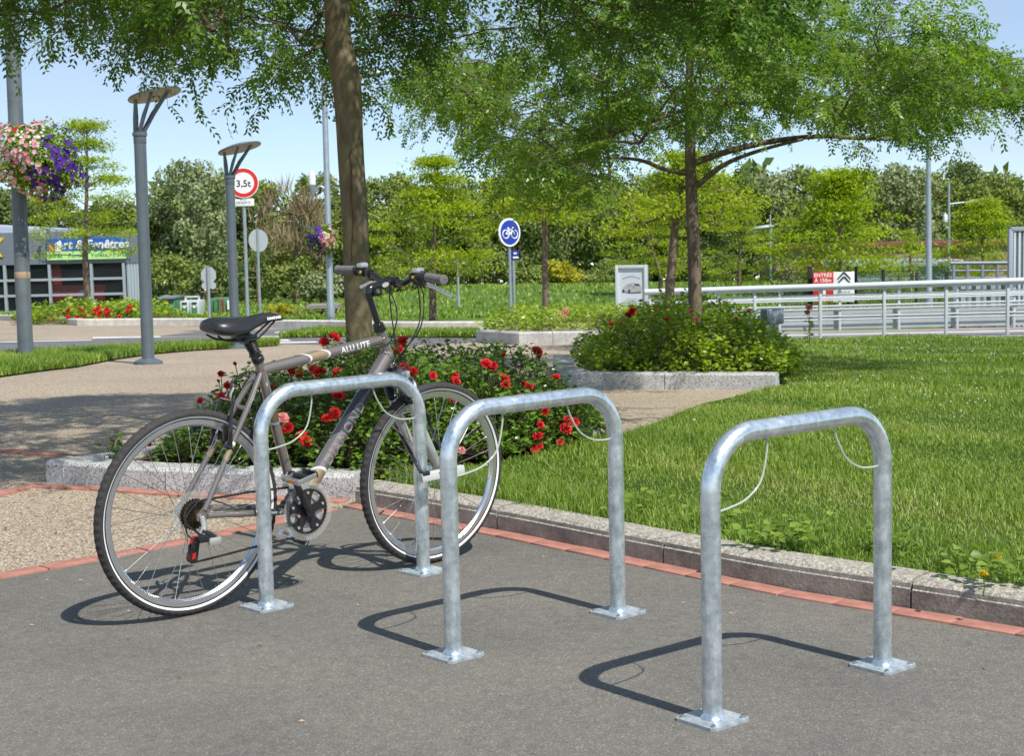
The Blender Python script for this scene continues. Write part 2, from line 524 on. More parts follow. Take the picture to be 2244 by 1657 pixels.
MT = dict(
    asphalt=m_asphalt("asphalt_speckled", (0.170, 0.160, 0.141), (0.30, 0.285, 0.25)),
    road=m_asphalt("road_asphalt", (0.15, 0.15, 0.155), (0.30, 0.30, 0.30), 60),
    aggregate=m_aggregate("exposed_aggregate"),
    granite=m_granite("granite"),
    kerb=m_kerb("stained_concrete"),
    pale_kerb=mat("pale_concrete", (0.56, 0.53, 0.48), 0.85, var=0.2, scale=6, bstr=0.3, bscale=60),
    brick=mat("red_paver", (0.375, 0.170, 0.128), 0.9, var=0.24, scale=14, bstr=0.5, bscale=180),
    galv=m_galv("galvanised_steel"),
    galv_plate=m_galv("galvanised_plate", 0.5, 0.45, 0.6, 0.70),
    bolt=mat("bolt_steel", (0.62, 0.62, 0.62), 0.28, 1.0, 0.1),
    frame=mat("taupe_metallic_paint", (0.27, 0.235, 0.215), 0.27, 0.6, 0.04, coat=0.6),
    gold=mat("gold_paint", (0.42, 0.31, 0.18), 0.32, 0.55, 0.05, coat=0.6),
    dark_paint=mat("dark_grey_paint", (0.06, 0.057, 0.065), 0.3, 0.4, 0.05, coat=0.5),
    white_decal=mat("white_decal", (0.74, 0.73, 0.71), 0.45, 0, 0.03),
    silver_decal=mat("silver_outline_decal", (0.55, 0.53, 0.52), 0.4, 0.2, 0.03),
    black=mat("black_plastic", (0.018, 0.018, 0.020), 0.34, 0, 0.2, 40, bstr=0.05),
    gloss_black=mat("gloss_black_alloy", (0.014, 0.014, 0.016), 0.16, 0.0, 0.1, coat=0.5),
    saddle=mat("black_saddle_vinyl", (0.022, 0.023, 0.026), 0.36, 0, 0.1, 30, bstr=0.08, bscale=900, bdist=0.0003),
    rubber=mat("tyre_rubber", (0.034, 0.032, 0.031), 0.78, 0, 0.25, 40, bstr=0.3, bscale=400),
    grip=mat("grey_rubber_grip", (0.15, 0.145, 0.14), 0.75, 0, 0.12, 60),
    stripe=mat("reflective_stripe", (0.83, 0.83, 0.83), 0.5, 0, 0.02),
    alloy=mat("polished_alloy", (0.66, 0.68, 0.70), 0.26, 0.9, 0.06),
    silver=mat("silver_paint", (0.58, 0.58, 0.58), 0.35, 0.6, 0.05),
    spoke=mat("spoke_steel", (0.60, 0.60, 0.60), 0.25, 0.95, 0.05),
    bronze=mat("oiled_sprocket", (0.095, 0.075, 0.05), 0.35, 0.8, 0.2, 60),
    chain=mat("oiled_chain", (0.10, 0.085, 0.07), 0.35, 0.8, 0.3, 90),
    clear=m_clear("clear_plastic", (0.45, 0.46, 0.43), 0.22),
    loop=m_clear("milky_nylon", (0.55, 0.60, 0.53), 0.62),
    red=mat("red_plastic", (0.45, 0.02, 0.02), 0.3, 0, 0.1),
    orange=mat("amber_reflector", (0.75, 0.25, 0.02), 0.25, 0, 0.1),
    lock_grey=mat("lock_grey_plastic", (0.50, 0.51, 0.50), 0.4, 0, 0.04),
    lamp=mat("lamp_grey_paint", (0.115, 0.145, 0.165), 0.42, 0.25, 0.10, 9),
    lamp_worn=mat("worn_lamp_paint", (0.13, 0.155, 0.17), 0.5, 0.2, 0.2, 5),
    lamp_under=mat("lamp_reflector_beige", (0.42, 0.35, 0.27), 0.5, 0.1, 0.08),
    pole=mat("grey_galvanised_pole", (0.33, 0.38, 0.41), 0.45, 0.5, 0.1, 8),
    sign_white=mat("sign_white", (0.78, 0.78, 0.76), 0.4, 0, 0.03),
    sign_red=mat("sign_red", (0.58, 0.02, 0.02), 0.4, 0, 0.04),
    sign_blue=mat("sign_blue", (0.010, 0.045, 0.36), 0.4, 0, 0.04),
    plate_blue=mat("plate_blue", (0.015, 0.02, 0.20), 0.4, 0, 0.04),
    sign_black=mat("sign_black", (0.015, 0.015, 0.015), 0.5, 0, 0.02),
    sign_back=mat("sign_back_grey", (0.42, 0.46, 0.48), 0.5, 0.35, 0.07),
    white=mat("white_powder_coat", (0.52, 0.56, 0.58), 0.4, 0, 0.05, 5),
    pale_panel=mat("pale_grey_panel", (0.38, 0.42, 0.42), 0.6, 0, 0.12, 1.5),
    grey_metal=mat("mid_grey_metal", (0.21, 0.25, 0.29), 0.5, 0.2, 0.1),
    dark_metal=mat("dark_metal", (0.02, 0.022, 0.025), 0.6, 0.2, 0.1),
    deck=mat("ramp_deck", (0.27, 0.24, 0.23), 0.85, 0, 0.2, 2),
    cladding=mat("shop_grey_cladding", (0.17, 0.19, 0.235), 0.5, 0.2, 0.05, 2),
    corrug=mat("pale_corrugated_metal", (0.46, 0.51, 0.56), 0.45, 0.3, 0.05),
    mullion=mat("mullion_grey", (0.36, 0.40, 0.45), 0.45, 0.2, 0.05),
    shop_in=mat("shop_interior", (0.035, 0.04, 0.04), 0.8, 0, 0.4, 0.8),
    shop_red=mat("red_display", (0.40, 0.02, 0.025), 0.5, 0, 0.1),
    sign_green=mat("sign_pale_green", (0.46, 0.72, 0.28), 0.5, 0, 0.05),
    shop_blue=mat("sign_shop_blue", (0.01, 0.10, 0.45), 0.5, 0, 0.05),
    green_text=mat("sign_dark_green", (0.02, 0.22, 0.06), 0.5, 0, 0.05),
    yellow=mat("sign_yellow", (0.72, 0.50, 0.03), 0.5, 0, 0.05),
    purple=mat("sign_violet", (0.05, 0.02, 0.20), 0.5, 0, 0.05),
    container=mat("green_container", (0.075, 0.21, 0.10), 0.6, 0.1, 0.3, 3),
    rust=mat("rust", (0.26, 0.09, 0.04), 0.9, 0, 0.3),
    wood=mat("weathered_wood", (0.36, 0.26, 0.16), 0.85, 0, 0.2, 4),
    wood_grey=mat("grey_wood", (0.24, 0.22, 0.19), 0.9, 0, 0.2, 4),
    brownwall=mat("brown_wall", (0.28, 0.20, 0.13), 0.85, 0, 0.12, 0.6),
    darkred=mat("dark_red_panel", (0.16, 0.05, 0.03), 0.8, 0, 0.1),
    bluewall=mat("pale_blue_wall", (0.24, 0.36, 0.46), 0.7, 0, 0.05),
    frost=mat("frosted_lantern_glass", (0.72, 0.76, 0.78), 0.25, 0, 0.1),
    poster=mat("poster_pale_blue", (0.56, 0.62, 0.66), 0.35, 0, 0.10, 1.5),
    poster_dk=mat("poster_dark_ink", (0.05, 0.06, 0.08), 0.4, 0, 0.1),
    poster_mid=mat("poster_grey_ink", (0.30, 0.34, 0.38), 0.4, 0, 0.1),
    soil=m_ground("bed_soil", [(0.3, (0.03, 0.02, 0.012)), (0.7, (0.09, 0.06, 0.035))], 40),
    grass_soil=m_ground("turf_soil", [(0.3, (0.030, 0.060, 0.012)), (0.7, (0.075, 0.12, 0.022))], 26),
    field=m_ground("meadow", [(0.3, (0.055, 0.11, 0.018)), (0.5, (0.085, 0.16, 0.025)), (0.72, (0.13, 0.18, 0.04))], 0.9),
    paint=mat("road_paint", (0.62, 0.61, 0.58), 0.7, 0, 0.12, 3),
    glass=None,
    bark=m_bark("mossy_bark", (0.090, 0.072, 0.042), (0.270, 0.215, 0.140), (0.16, 0.155, 0.04)),
    bark2=m_bark("pale_brown_bark", (0.085, 0.062, 0.046), (0.26, 0.20, 0.155), mossamt=0.15),
    scar=mat("reddish_split_bark", (0.12, 0.055, 0.035), 0.9, 0, 0.3, 20),
    twig=mat("twig_brown", (0.11, 0.075, 0.05), 0.85, 0, 0.2),
    leafA=leaf_mat("sophora_leaf", (0.055, 0.128, 0.017), (0.190, 0.315, 0.045), 0.36, 0.46),
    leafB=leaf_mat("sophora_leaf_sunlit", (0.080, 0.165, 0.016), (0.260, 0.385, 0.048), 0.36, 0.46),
    leafY=leaf_mat("young_tree_leaf", (0.185, 0.265, 0.010), (0.44, 0.52, 0.024), 0.5, 0.45),
    rose_leaf=leaf_mat("rose_leaf", (0.052, 0.125, 0.016), (0.205, 0.330, 0.038), 0.27, 0.20, 0.55),
    rose_leafB=leaf_mat("rose_leaf_light", (0.125, 0.225, 0.013), (0.40, 0.50, 0.034), 0.32, 0.28, 0.5),
    grass=leaf_mat("grass_blade", (0.100, 0.195, 0.016), (0.390, 0.485, 0.095), 0.45, 0.38, 0.4, dry=(0.46, 0.40, 0.19)),
    f_dark=leaf_mat("wood_leaf_dark", (0.075, 0.118, 0.032), (0.230, 0.290, 0.080), 0.6, 0.2, 0.2),
    f_mid=leaf_mat("wood_leaf_mid", (0.115, 0.165, 0.034), (0.320, 0.375, 0.095), 0.6, 0.2, 0.2),
    f_grey=leaf_mat("willow_leaf_grey", (0.150, 0.190, 0.088), (0.380, 0.430, 0.215), 0.6, 0.2, 0.2),
    f_tan=leaf_mat("dry_twig_tan", (0.17, 0.13, 0.075), (0.42, 0.33, 0.20), 0.7, 0.15, 0.2, 1.0),
    f_yel=leaf_mat("shrub_leaf_yellow", (0.22, 0.22, 0.02), (0.58, 0.52, 0.04), 0.6, 0.25, 0.2),
    petal=leaf_mat("rose_petal_red", (0.40, 0.006, 0.012), (0.72, 0.035, 0.035), 0.5, 0.25, 0.3, 0.8),
    petal_pink=leaf_mat("rose_petal_pink", (0.62, 0.16, 0.17), (0.80, 0.36, 0.33), 0.5, 0.25, 0.3, 0.8),
    p_pink=leaf_mat("geranium_pink", (0.62, 0.16, 0.25), (0.80, 0.42, 0.50), 0.6, 0.2, 0.2, 0.8),
    p_white=leaf_mat("petal_white", (0.55, 0.56, 0.46), (0.78, 0.78, 0.70), 0.6, 0.2, 0.2, 0.8),
    p_purple=leaf_mat("petunia_purple", (0.045, 0.012, 0.19), (0.14, 0.04, 0.40), 0.6, 0.2, 0.2, 0.8),
    p_yellow=leaf_mat("dandelion_yellow", (0.65, 0.45, 0.01), (0.85, 0.68, 0.02), 0.6, 0.2, 0.2, 0.8),
)

def m_glass():
    m, nt, b = _new("shop_glass")
    b.inputs["Base Color"].default_value = (0.03, 0.04, 0.045, 1); b.inputs["Roughness"].default_value = 0.03
    b.inputs["Alpha"].default_value = 0.26
    return m
MT["glass"] = m_glass()
# ================================================================== the setting: ground sheets
def grid_mesh(name, xs, ys, zf, m):
    X, Y = np.meshgrid(xs, ys)
    Z = zf(X, Y)
    V = np.stack([X, Y, Z], -1).reshape(-1, 3)
    nx, ny = len(xs), len(ys)
    i = (np.arange(ny - 1)[:, None] * nx + np.arange(nx - 1)[None, :]).ravel()
    q = np.stack([i, i + 1, i + nx + 1, i + nx], 1)
    return np_mesh(name, V, q, mats=[m], smooth=True)

def band_mesh(name, A, B, dz, m, nu=60, nv=10, zf=None):
    """sheet between two ground polylines, draped on the terrain"""
    def rs(P):
        P = np.array([[p[0], p[1]] for p in P], float)
        L = np.concatenate([[0], np.cumsum(np.hypot(*np.diff(P, axis=0).T))]); t = np.linspace(0, L[-1], nu)
        return np.stack([np.interp(t, L, P[:, 0]), np.interp(t, L, P[:, 1])], 1)
    a, b = rs(A), rs(B)
    w = np.linspace(0, 1, nv)[:, None, None]
    XY = a[None] * (1 - w) + b[None] * w
    Z = T(XY[..., 0], XY[..., 1]) + dz if zf is None else zf(XY[..., 0], XY[..., 1])
    V = np.concatenate([XY, Z[..., None]], -1).reshape(-1, 3)
    i = (np.arange(nv - 1)[:, None] * nu + np.arange(nu - 1)[None, :]).ravel()
    q = np.stack([i, i + 1, i + nu + 1, i + nu], 1)
    me = np_mesh(name, V, q, mats=[m], smooth=True)
    if me.polygons[len(me.polygons) // 2].normal.z < 0:
        me.flip_normals()
    return me

xs = np.concatenate([np.linspace(-700, -40, 12), np.linspace(-36, 30, 67), np.linspace(40, 700, 12)])
ys = np.concatenate([np.linspace(-60, 0, 6), np.linspace(1, 60, 60), np.linspace(66, 900, 22)])
tag(inst("ground", grid_mesh("ground", xs, ys, lambda x, y: T(x, y) - 0.05, MT["grass_soil"])), kind="structure")

tag(inst("pavement", grid_mesh("pavement", np.linspace(-24, 3.3, 92), np.linspace(-6, 52, 194), lambda x, y: T(x, y), MT["aggregate"])), kind="structure")

# --- edges traced from the photograph, laid on the ground
LOT_L = [(-6.5, 0.0), (-3.98, 3.13), (-1.935, 5.71), (-1.64, 6.00), (-1.385, 6.275), (-1.12, 6.59), (-0.83, 7.03)]
LOT_R = [(-0.83, 7.03), (-0.73, 7.005), (-0.435, 6.695), (0.0, 6.23), (0.46, 5.695), (0.87, 5.21), (1.535, 4.595), (3.2, 3.0), (5.6, 0.6), (8.6, -2.4)]
lot_in = LOT_L + LOT_R[1:]
me = band_mesh("asphalt_lot", lot_in, [(-6.5 + 15.1 * t, -5.5) for t in np.linspace(0, 1, 12)], 0.004, MT["asphalt"], 120, 60)
tag(inst("asphalt_lot", me), kind="structure")

# --- road beyond the pavement
near_px = [(-180, 812), (0, 786), (136, 774), (305, 766), (492, 756), (603, 753), (740, 757), (900, 757), (1040, 750), (1180, 746)]
far_px = [(-180, 752), (0, 747), (200, 745), (390, 739), (600, 733), (740, 735), (900, 739), (1040, 738), (1180, 738)]
NEAR = [gp(*q) for q in near_px]; FAR = [gp(*q) for q in far_px]
tag(inst("road", band_mesh("road", NEAR, FAR, 0.004, MT["road"], 80, 8)), kind="structure")
SIDE_A = [gp(*q) for q in [(345, 737), (430, 727), (520, 724), (690, 722)]]
SIDE_B = [gp(*q) for q in [(560, 735), (610, 735), (650, 731), (720, 728)]]
tag(inst("side_road", band_mesh("side_road", SIDE_B, SIDE_A, 0.005, MT["road"], 30, 8)), kind="structure")
def paint(pxq):
    q = [gp(*p) for p in pxq]
    tag(inst("road_marking", band_mesh("road_marking", [q[0], q[1]], [q[3], q[2]], 0.012, MT["paint"], 12, 3)), kind="structure")
paint([(203, 743.5), (352, 741), (352, 738), (203, 740)])
paint([(395, 753), (640, 749), (630, 745), (420, 748.5)])
paint([(560, 755.5), (700, 752.5), (690, 749.5), (580, 751.5)])
paint([(545, 742), (648, 741), (648, 737.5), (548, 738)])
paint([(0, 752), (200, 748), (200, 746.5), (0, 750)])
paint([(600, 731), (652, 730), (650, 727), (606, 728)])

# --- meadow rising to the wood, with its verge
def field_z(x, y):
    return T(x, y) + 0.03 + 0.75 * sstep((y - 44) / 16) * sstep((x + 8) / 6)
f_near = [gp(*q) for q in [(-900, 700), (-300, 697), (0, 696), (300, 704), (470, 708), (620, 713), (760, 720), (900, 722), (1040, 722)]]
f_near += [Vector((1.6, 36.5, 0)), Vector((3.4, 37.5, 0)), Vector((30, 40, 0)), Vector((120, 44, 0))]
f_far = [(-170 + 340 * t, 260) for t in np.linspace(0, 1, len(f_near))]
tag(inst("meadow", band_mesh("meadow", f_near, f_far, 0.03, MT["field"], 160, 70, field_z)), kind="structure")
VA = [gp(*q) for q in [(610, 742), (700, 740), (760, 739), (900, 741), (1050, 741)]]
VB = [gp(*q) for q in [(700, 728), (730, 729), (800, 730), (900, 731), (1050, 731)]]
VERGE_FAR = (VA, VB)
tag(inst("far_verge", band_mesh("far_verge", VA, VB, 0.02, MT["grass_soil"], 40, 6)), kind="structure")
# near verge round the lamp posts
WA = [gp(*q) for q in [(-160, 850), (0, 828), (100, 814), (170, 806), (254, 789), (339, 777), (430, 769), (508, 765), (560, 762), (612, 758)]]
WB = [gp(*q) for q in [(-160, 806), (0, 787), (60, 779), (136, 775), (220, 771), (305, 767), (400, 762), (492, 758), (545, 756.5), (605, 755)]]
tag(inst("near_verge", band_mesh("near_verge", WA, WB, 0.02, MT["grass_soil"], 60, 8)), kind="structure")

# --- lawn behind the kerb
LY = np.array([-4, 1.0, 4.6, 5.3, 5.9, 6.5, 7.22, 7.30, 8.6, 9.67, 11.42, 12.4, 13.2, 14.2, 18.0, 24.5])
LX = np.array([10.25, 5.29, 1.68, 0.99, 0.47, -0.08, -0.66, -0.52, 0.42, 0.79, 1.45, 1.9, 2.36, 2.35, 2.40, 3.6])
def lawn_left(y): return np.interp(y, LY, LX)
def lawn_z(x, y):
    dk = 0.69 * (x + 0.74) + 0.72 * (y - 7.07)
    edge = np.clip((x - lawn_left(y)) / 0.5, 0, 1)
    up = np.where(y > 8.7, 0.015 + 0.05 * edge, 0.085)
    return T(x, y) + up * (0.45 + 0.55 * np.exp(-(np.maximum(dk, 0) / 3.0) ** 2)) + 0.012 * np.sin(x * 2.1 + y) * np.sin(y * 1.3)
yy = np.concatenate([np.linspace(-4, 4, 10), np.linspace(4.2, 14, 70), np.linspace(14.5, 25.5, 30)])
uu = np.linspace(0, 1, 50) ** 1.6
Xl = lawn_left(yy)[:, None] * (1 - uu) + 26 * uu[None]
Yl = np.repeat(yy[:, None], 50, 1)
Vl = np.stack([Xl, Yl, lawn_z(Xl, Yl)], -1).reshape(-1, 3)
ii = (np.arange(len(yy) - 1)[:, None] * 50 + np.arange(49)[None]).ravel()
tag(inst("lawn", np_mesh("lawn", Vl, np.stack([ii, ii + 1, ii + 51, ii + 50], 1), mats=[MT["grass_soil"]], smooth=True)), kind="structure")

# ================================================================== kerbs and brick edgings
def ground_frame(p, d, dz=0.0):
    d = Vector((d[0], d[1], 0)).normalized()
    e = 0.1
    tz = (Tf(p[0] + d.x * e, p[1] + d.y * e) - Tf(p[0] - d.x * e, p[1] - d.y * e)) / (2 * e)
    return frame_M((p[0], p[1], Tf(p[0], p[1]) + dz), (d.x, d.y, tz), (-d.y, d.x, 0))

brick_meshes = []
for k in range(3):
    b = MB(); b.box((0, 0, -0.03), (0.209 - 0.001 * k, 0.088, 0.06), bev=0.0015)
    brick_meshes.append(b.mesh("brick", MT["brick"]))
def edging(parent, pts, step=0.212):
    P = resample([(p[0], p[1], 0) for p in pts], step)
    for i in range(len(P) - 1):
        c = (P[i] + P[i + 1]) / 2; d = P[i + 1] - P[i]
        M = ground_frame(c, d, 0.0105 + random.uniform(-0.0015, 0.0015))
        inst("brick", random.choice(brick_meshes), parent, M @ Matrix.Rotation(random.uniform(-0.012, 0.012), 4, 'Z'))
ed = empty("brick_edging", kind="structure")
edging(ed, LOT_L[1:-1] + [(-0.84, 6.99)])
edging(ed, [(-0.76, 7.06)] + LOT_R[2:-2])
edging(ed, [gp(-60, 986), gp(0, 990), gp(110, 998), gp(215, 1007)])
edging(ed, [gp(-60, 1100), gp(0, 1085), gp(55, 1070)])
edging(ed, [(-2.50, 7.86), (-2.13, 7.72), (-1.68, 7.50), (-1.28, 7.35), (-0.80, 7.19)])

def kerb_run(parent, pts, prof, stone, m, name="kerb_stone", gap=0.008, dz=0.0, zf=None, seed=0):
    """stones of a swept profile laid along a line; profile (offset to the left of travel, height)"""
    rr = random.Random(seed)
    P = resample([(p[0], p[1], 0) for p in pts], 0.04)
    per = max(2, int(round(stone / 0.04)))
    i = 0
    while i < len(P) - 2:
        j = min(len(P) - 1, i + per + rr.randint(-1, 1))
        if len(P) - 1 - j < per * 0.3: j = len(P) - 1
        seg = [P[k].copy() for k in range(i, j + 1)]
        d0 = (seg[1] - seg[0]).normalized(); d1 = (seg[-1] - seg[-2]).normalized()
        seg[0] += d0 * gap / 2; seg[-1] -= d1 * gap / 2
        seg = seg[::4] + ([seg[-1]] if (len(seg) - 1) % 4 else [])
        c = seg[len(seg) // 2]; off = rr.uniform(-0.003, 0.003)
        V, Fc = [], []
        n = len(prof)
        for k, p in enumerate(seg):
            t = (seg[min(k + 1, len(seg) - 1)] - seg[max(k - 1, 0)]).normalized()
            nn = Vector((-t.y, t.x, 0))
            for (u, z) in prof:
                q = p + nn * u
                V.append((q.x, q.y, Tf(p.x, p.y) + z + (off if z > 0 else 0) + dz))
        for k in range(len(seg) - 1):
            for a in range(n):
                b2 = (a + 1) % n
                Fc.append((k * n + a, k * n + b2, (k + 1) * n + b2, (k + 1) * n + a))
        Fc.append(tuple(range(n - 1, -1, -1))); Fc.append(tuple((len(seg) - 1) * n + a for a in range(n)))
        mb = MB(); mb.add(V, Fc)
        mb.build(name, m, parent, True, 35)
        i = j
LAWN_PROF = [(0, -0.08), (0, 0.070), (0.006, 0.073), (0.008, 0.088), (0.022, 0.101), (0.05, 0.105), (0.135, 0.105), (0.135, -0.08)]
KLINE = [(-0.74, 7.08), (-0.44, 6.77), (0.0, 6.305), (0.46, 5.755), (0.885, 5.27), (1.56, 4.655), (3.22, 3.06), (5.62, 0.66), (8.6, -2.3)]
k = empty("lawn_kerb", (0, 0, 0), label="stained concrete kerb curving along the front of the lawn", cat="kerb")
kerb_run(k, KLINE, LAWN_PROF, 1.0, MT["kerb"], seed=3)

GRAN_PROF = [(0, -0.08), (0.004, 0.10), (0.02, 0.118), (0.16, 0.12), (0.165, -0.08)]
BED1_FRONT = [(-2.44, 7.97), (-2.11, 7.78), (-1.66, 7.56), (-1.26, 7.41), (-0.76, 7.24)]
BED1_BACK = [(0.52, 8.70), (0.45, 9.25), (-0.15, 9.85), (-0.8, 9.95), (-1.35, 9.45), (-1.9, 8.60), (-2.17, 8.27), (-2.44, 8.02)]
k = empty("granite_planter_kerb", label="low grey granite kerb edging the red rose bed behind the bicycle", cat="kerb")
kerb_run(k, BED1_FRONT, GRAN_PROF, 0.75, MT["granite"], seed=5)
kerb_run(k, BED1_BACK, GRAN_PROF, 0.8, MT["granite"], seed=6)
BED2_FRONT = [gp(1262, 853), gp(1500, 854), gp(1700, 855)]
BED2_FRONT = [(p.x, p.y) for p in BED2_FRONT]
b2a, b2b = BED2_FRONT[0], BED2_FRONT[-1]
BED2_LEFT = [(b2a[0] - 0.1, b2a[1] + 3.6), (b2a[0] - 0.12, b2a[1] + 1.2), (b2a[0], b2a[1])]
k = empty("granite_planter_kerb", label="pale granite kerb in front of the green bushes by the lawn", cat="kerb")
kerb_run(k, BED2_FRONT, [(0, -0.08), (0.004, 0.12), (0.015, 0.135), (0.18, 0.137), (0.18, -0.08)], 0.8, MT["granite"], seed=7)
kerb_run(k, BED2_LEFT, [(0, -0.08), (0.004, 0.12), (0.015, 0.135), (0.18, 0.137), (0.18, -0.08)], 0.9, MT["granite"], seed=8)
p3 = [gp(1043, 750), gp(1130, 756), gp(1300, 753), gp(1420, 750)]
BED3 = [(p.x, p.y) for p in p3]
k = empty("granite_planter_kerb", label="distant low granite kerb below the blue cycle sign", cat="kerb")
kerb_run(k, BED3, [(0, -0.08), (0.004, 0.17), (0.02, 0.19), (0.2, 0.19), (0.2, -0.08)], 1.0, MT["granite"], seed=9)
def px_kerb(label, pxs, h, stone=1.6, seed=1, w=0.25):
    k = empty("far_kerb", label=label, cat="kerb")
    kerb_run(k, [(q.x, q.y) for q in [gp(*p) for p in pxs]], [(0, -0.08), (0.0, h - 0.02), (0.02, h), (w, h), (w, -0.08)], stone, MT["pale_kerb"], seed=seed)
px_kerb("long pale kerb across the road in front of the shop planter", [(-150, 703), (0, 702), (90, 706), (170, 714), (300, 713), (470, 713), (620, 718)], 0.16, 1.6, 2)
px_kerb("pale kerb below the yellow bush behind the saddle", [(575, 722), (640, 723), (720, 724), (800, 726)], 0.20, 1.6, 3)
px_kerb("pale kerb between the far verge and the meadow", [(800, 727), (900, 728), (1050, 728)], 0.20, 1.4, 4)

# beds of soil
def poly_sheet(name, pts, z, m):
    bm = bmesh.new()
    vs = [bm.verts.new((p[0], p[1], Tf(p[0], p[1]) + z)) for p in pts]
    bm.faces.new(vs)
    bmesh.ops.triangulate(bm, faces=bm.faces[:])
    me = bpy.data.meshes.new(name); bm.to_mesh(me); bm.free()
    me.materials.append(m)
    if me.polygons[0].normal.z < 0: me.flip_normals()
    return tag(inst(name, me), kind="structure")
BED1 = [(-2.30, 8.02), (-1.6, 7.68), (-0.70, 7.38), (0.45, 8.62), (0.40, 9.18), (-0.15, 9.75), (-0.8, 9.85), (-1.28, 9.38), (-1.85, 8.50)]
poly_sheet("rose_bed_soil", BED1, 0.085, MT["soil"])
BED2 = [(b2a[0] + 0.22, b2a[1] + 0.16), (b2b[0], b2b[1] + 0.17), (b2b[0] + 0.35, b2b[1] + 1.2), (b2b[0] + 0.5, b2b[1] + 3.4), (b2a[0] + 0.22, b2a[1] + 3.6)]
poly_sheet("shrub_bed_soil", BED2, 0.10, MT["soil"])
# ================================================================== cycle racks
def arc(cx, cz, r, a0, a1, n=10):
    return [(cx + r * math.cos(math.radians(a0 + (a1 - a0) * i / n)), 0, cz + r * math.sin(math.radians(a0 + (a1 - a0) * i / n))) for i in range(n + 1)]
RL, RH, RB = 0.700, 0.728, 0.150
hoop = MB()
path = [(0, 0, 0.004), (0, 0, 0.2), (0, 0, 0.4)] + arc(RB, RH - RB, RB, 180, 90) + [(RL / 2, 0, RH)] + arc(RL - RB, RH - RB, RB, 90, 0) + [(RL, 0, 0.4), (RL, 0, 0.2), (RL, 0, 0.004)]
hoop.tube(path, 0.0255, 28)
hoop_me = hoop.mesh("hoop", MT["galv"], True, 60)
pl = MB()
c, e = 0.011, 0.070
octo = [(-e + c, -e), (e - c, -e), (e, -e + c), (e, e - c), (e - c, e), (-e + c, e), (-e, e - c), (-e, -e + c)]
pl.prism(octo, 0.0, 0.008)
plate_flat = pl.mesh('base_plate', MT['galv_plate'], False)
pl = MB()
pl.lathe([(0.033, 0.0085), (0.030, 0.0115), (0.0275, 0.016), (0.0258, 0.022)], 28, cap=False)
weld_me = pl.mesh("weld", MT["galv"], True, 60)
bo = MB()
bo.lathe([(0.0085, 0), (0.0085, 0.0015), (0.006, 0.0016)], 16)
bo.lathe([(0.0058, 0.0015), (0.0058, 0.006), (0.0045, 0.0075), (0.0028, 0.0078), (0.0025, 0.0055), (0.0, 0.0055)], 6)
bolt_me = bo.mesh("bolt", MT["bolt"], True, 30)
def loop_mesh(pts):
    b = MB(); b.tube(spline([(x, 0, z) for x, z in pts], 6), 0.0030, 8)
    return b.mesh("cable_loop", MT["loop"], True, 60)
loopA = loop_mesh([(0.215, RH - 0.02), (0.214, RH - 0.06), (0.190, RH - 0.135), (0.135, RH - 0.175), (0.07, RH - 0.19), (0.02, RH - 0.195)])
loopB = loop_mesh([(RL - 0.215, RH - 0.02), (RL - 0.200, RH - 0.06), (RL - 0.160, RH - 0.115), (RL - 0.105, RH - 0.145), (RL - 0.06, RH - 0.152), (RL - 0.02, RH - 0.152)])
def rack(base, yaw, label):
    r = empty("cycle_rack", base, yaw, label=label, cat="cycle rack", group="galvanised hoop racks on the asphalt")
    inst("hoop", hoop_me, r)
    for x in (0, RL):
        p = inst("base_plate", plate_flat, r, Matrix.Translation((x, 0, 0.0)))
        inst("weld", weld_me, p)
        for sx in (-1, 1):
            for sy in (-1, 1):
                inst("bolt", bolt_me, p, Matrix.Translation((sx * 0.054, sy * 0.054, 0.008)))
    inst("cable_loop", loopA, r); inst("cable_loop", loopB, r)
    return r
rack((-0.846, 5.140, 0.0045), math.radians(44.1), "galvanised hoop rack with the bicycle leaning against it")
rack((-0.192, 4.484, 0.0045), math.radians(41.9), "empty galvanised hoop rack in the middle, between the other two racks")
rack((0.490, 3.828, 0.0045), math.radians(39.6), "empty galvanised hoop rack nearest the viewer, rightmost of the three")
# ================================================================== bicycle
_fw = Vector((0.72618, 0.68751, 0)); _nr = Vector((0.68751, -0.72618, 0))
bk = Vector((-1.09968, 4.99509, 0.004)) - _nr * 0.035
BIKE = empty("bicycle", bk, math.radians(43.43), rx=0.055, label="grey-brown city bicycle with black saddle leaning on the left rack", cat="bicycle")
RA, FA, BB = Vector((0.05, 0, 0.347)), Vector((1.11, 0, 0.347)), Vector((0.485, 0, 0.300))
YAX = Vector((0, -1, 0))

def ring(mb, c, r0, r1, y0, y1, n=96, mi=0):
    """flat-sided annulus about the wheel axis (y)"""
    V, Fc = [], []
    for j in range(n):
        a = 2 * math.pi * j / n
        ca, sa = math.cos(a), math.sin(a)
        for (r, y) in ((r0, y0), (r1, y0), (r1, y1), (r0, y1)):
            V.append((c[0] + r * ca, c[1] + y, c[2] + r * sa))
    for j in range(n):
        j2 = (j + 1) % n
        for a in range(4):
            b = (a + 1) % 4
            Fc.append((j * 4 + a, j * 4 + b, j2 * 4 + b, j2 * 4 + a))
    mb.add(V, Fc, mi)

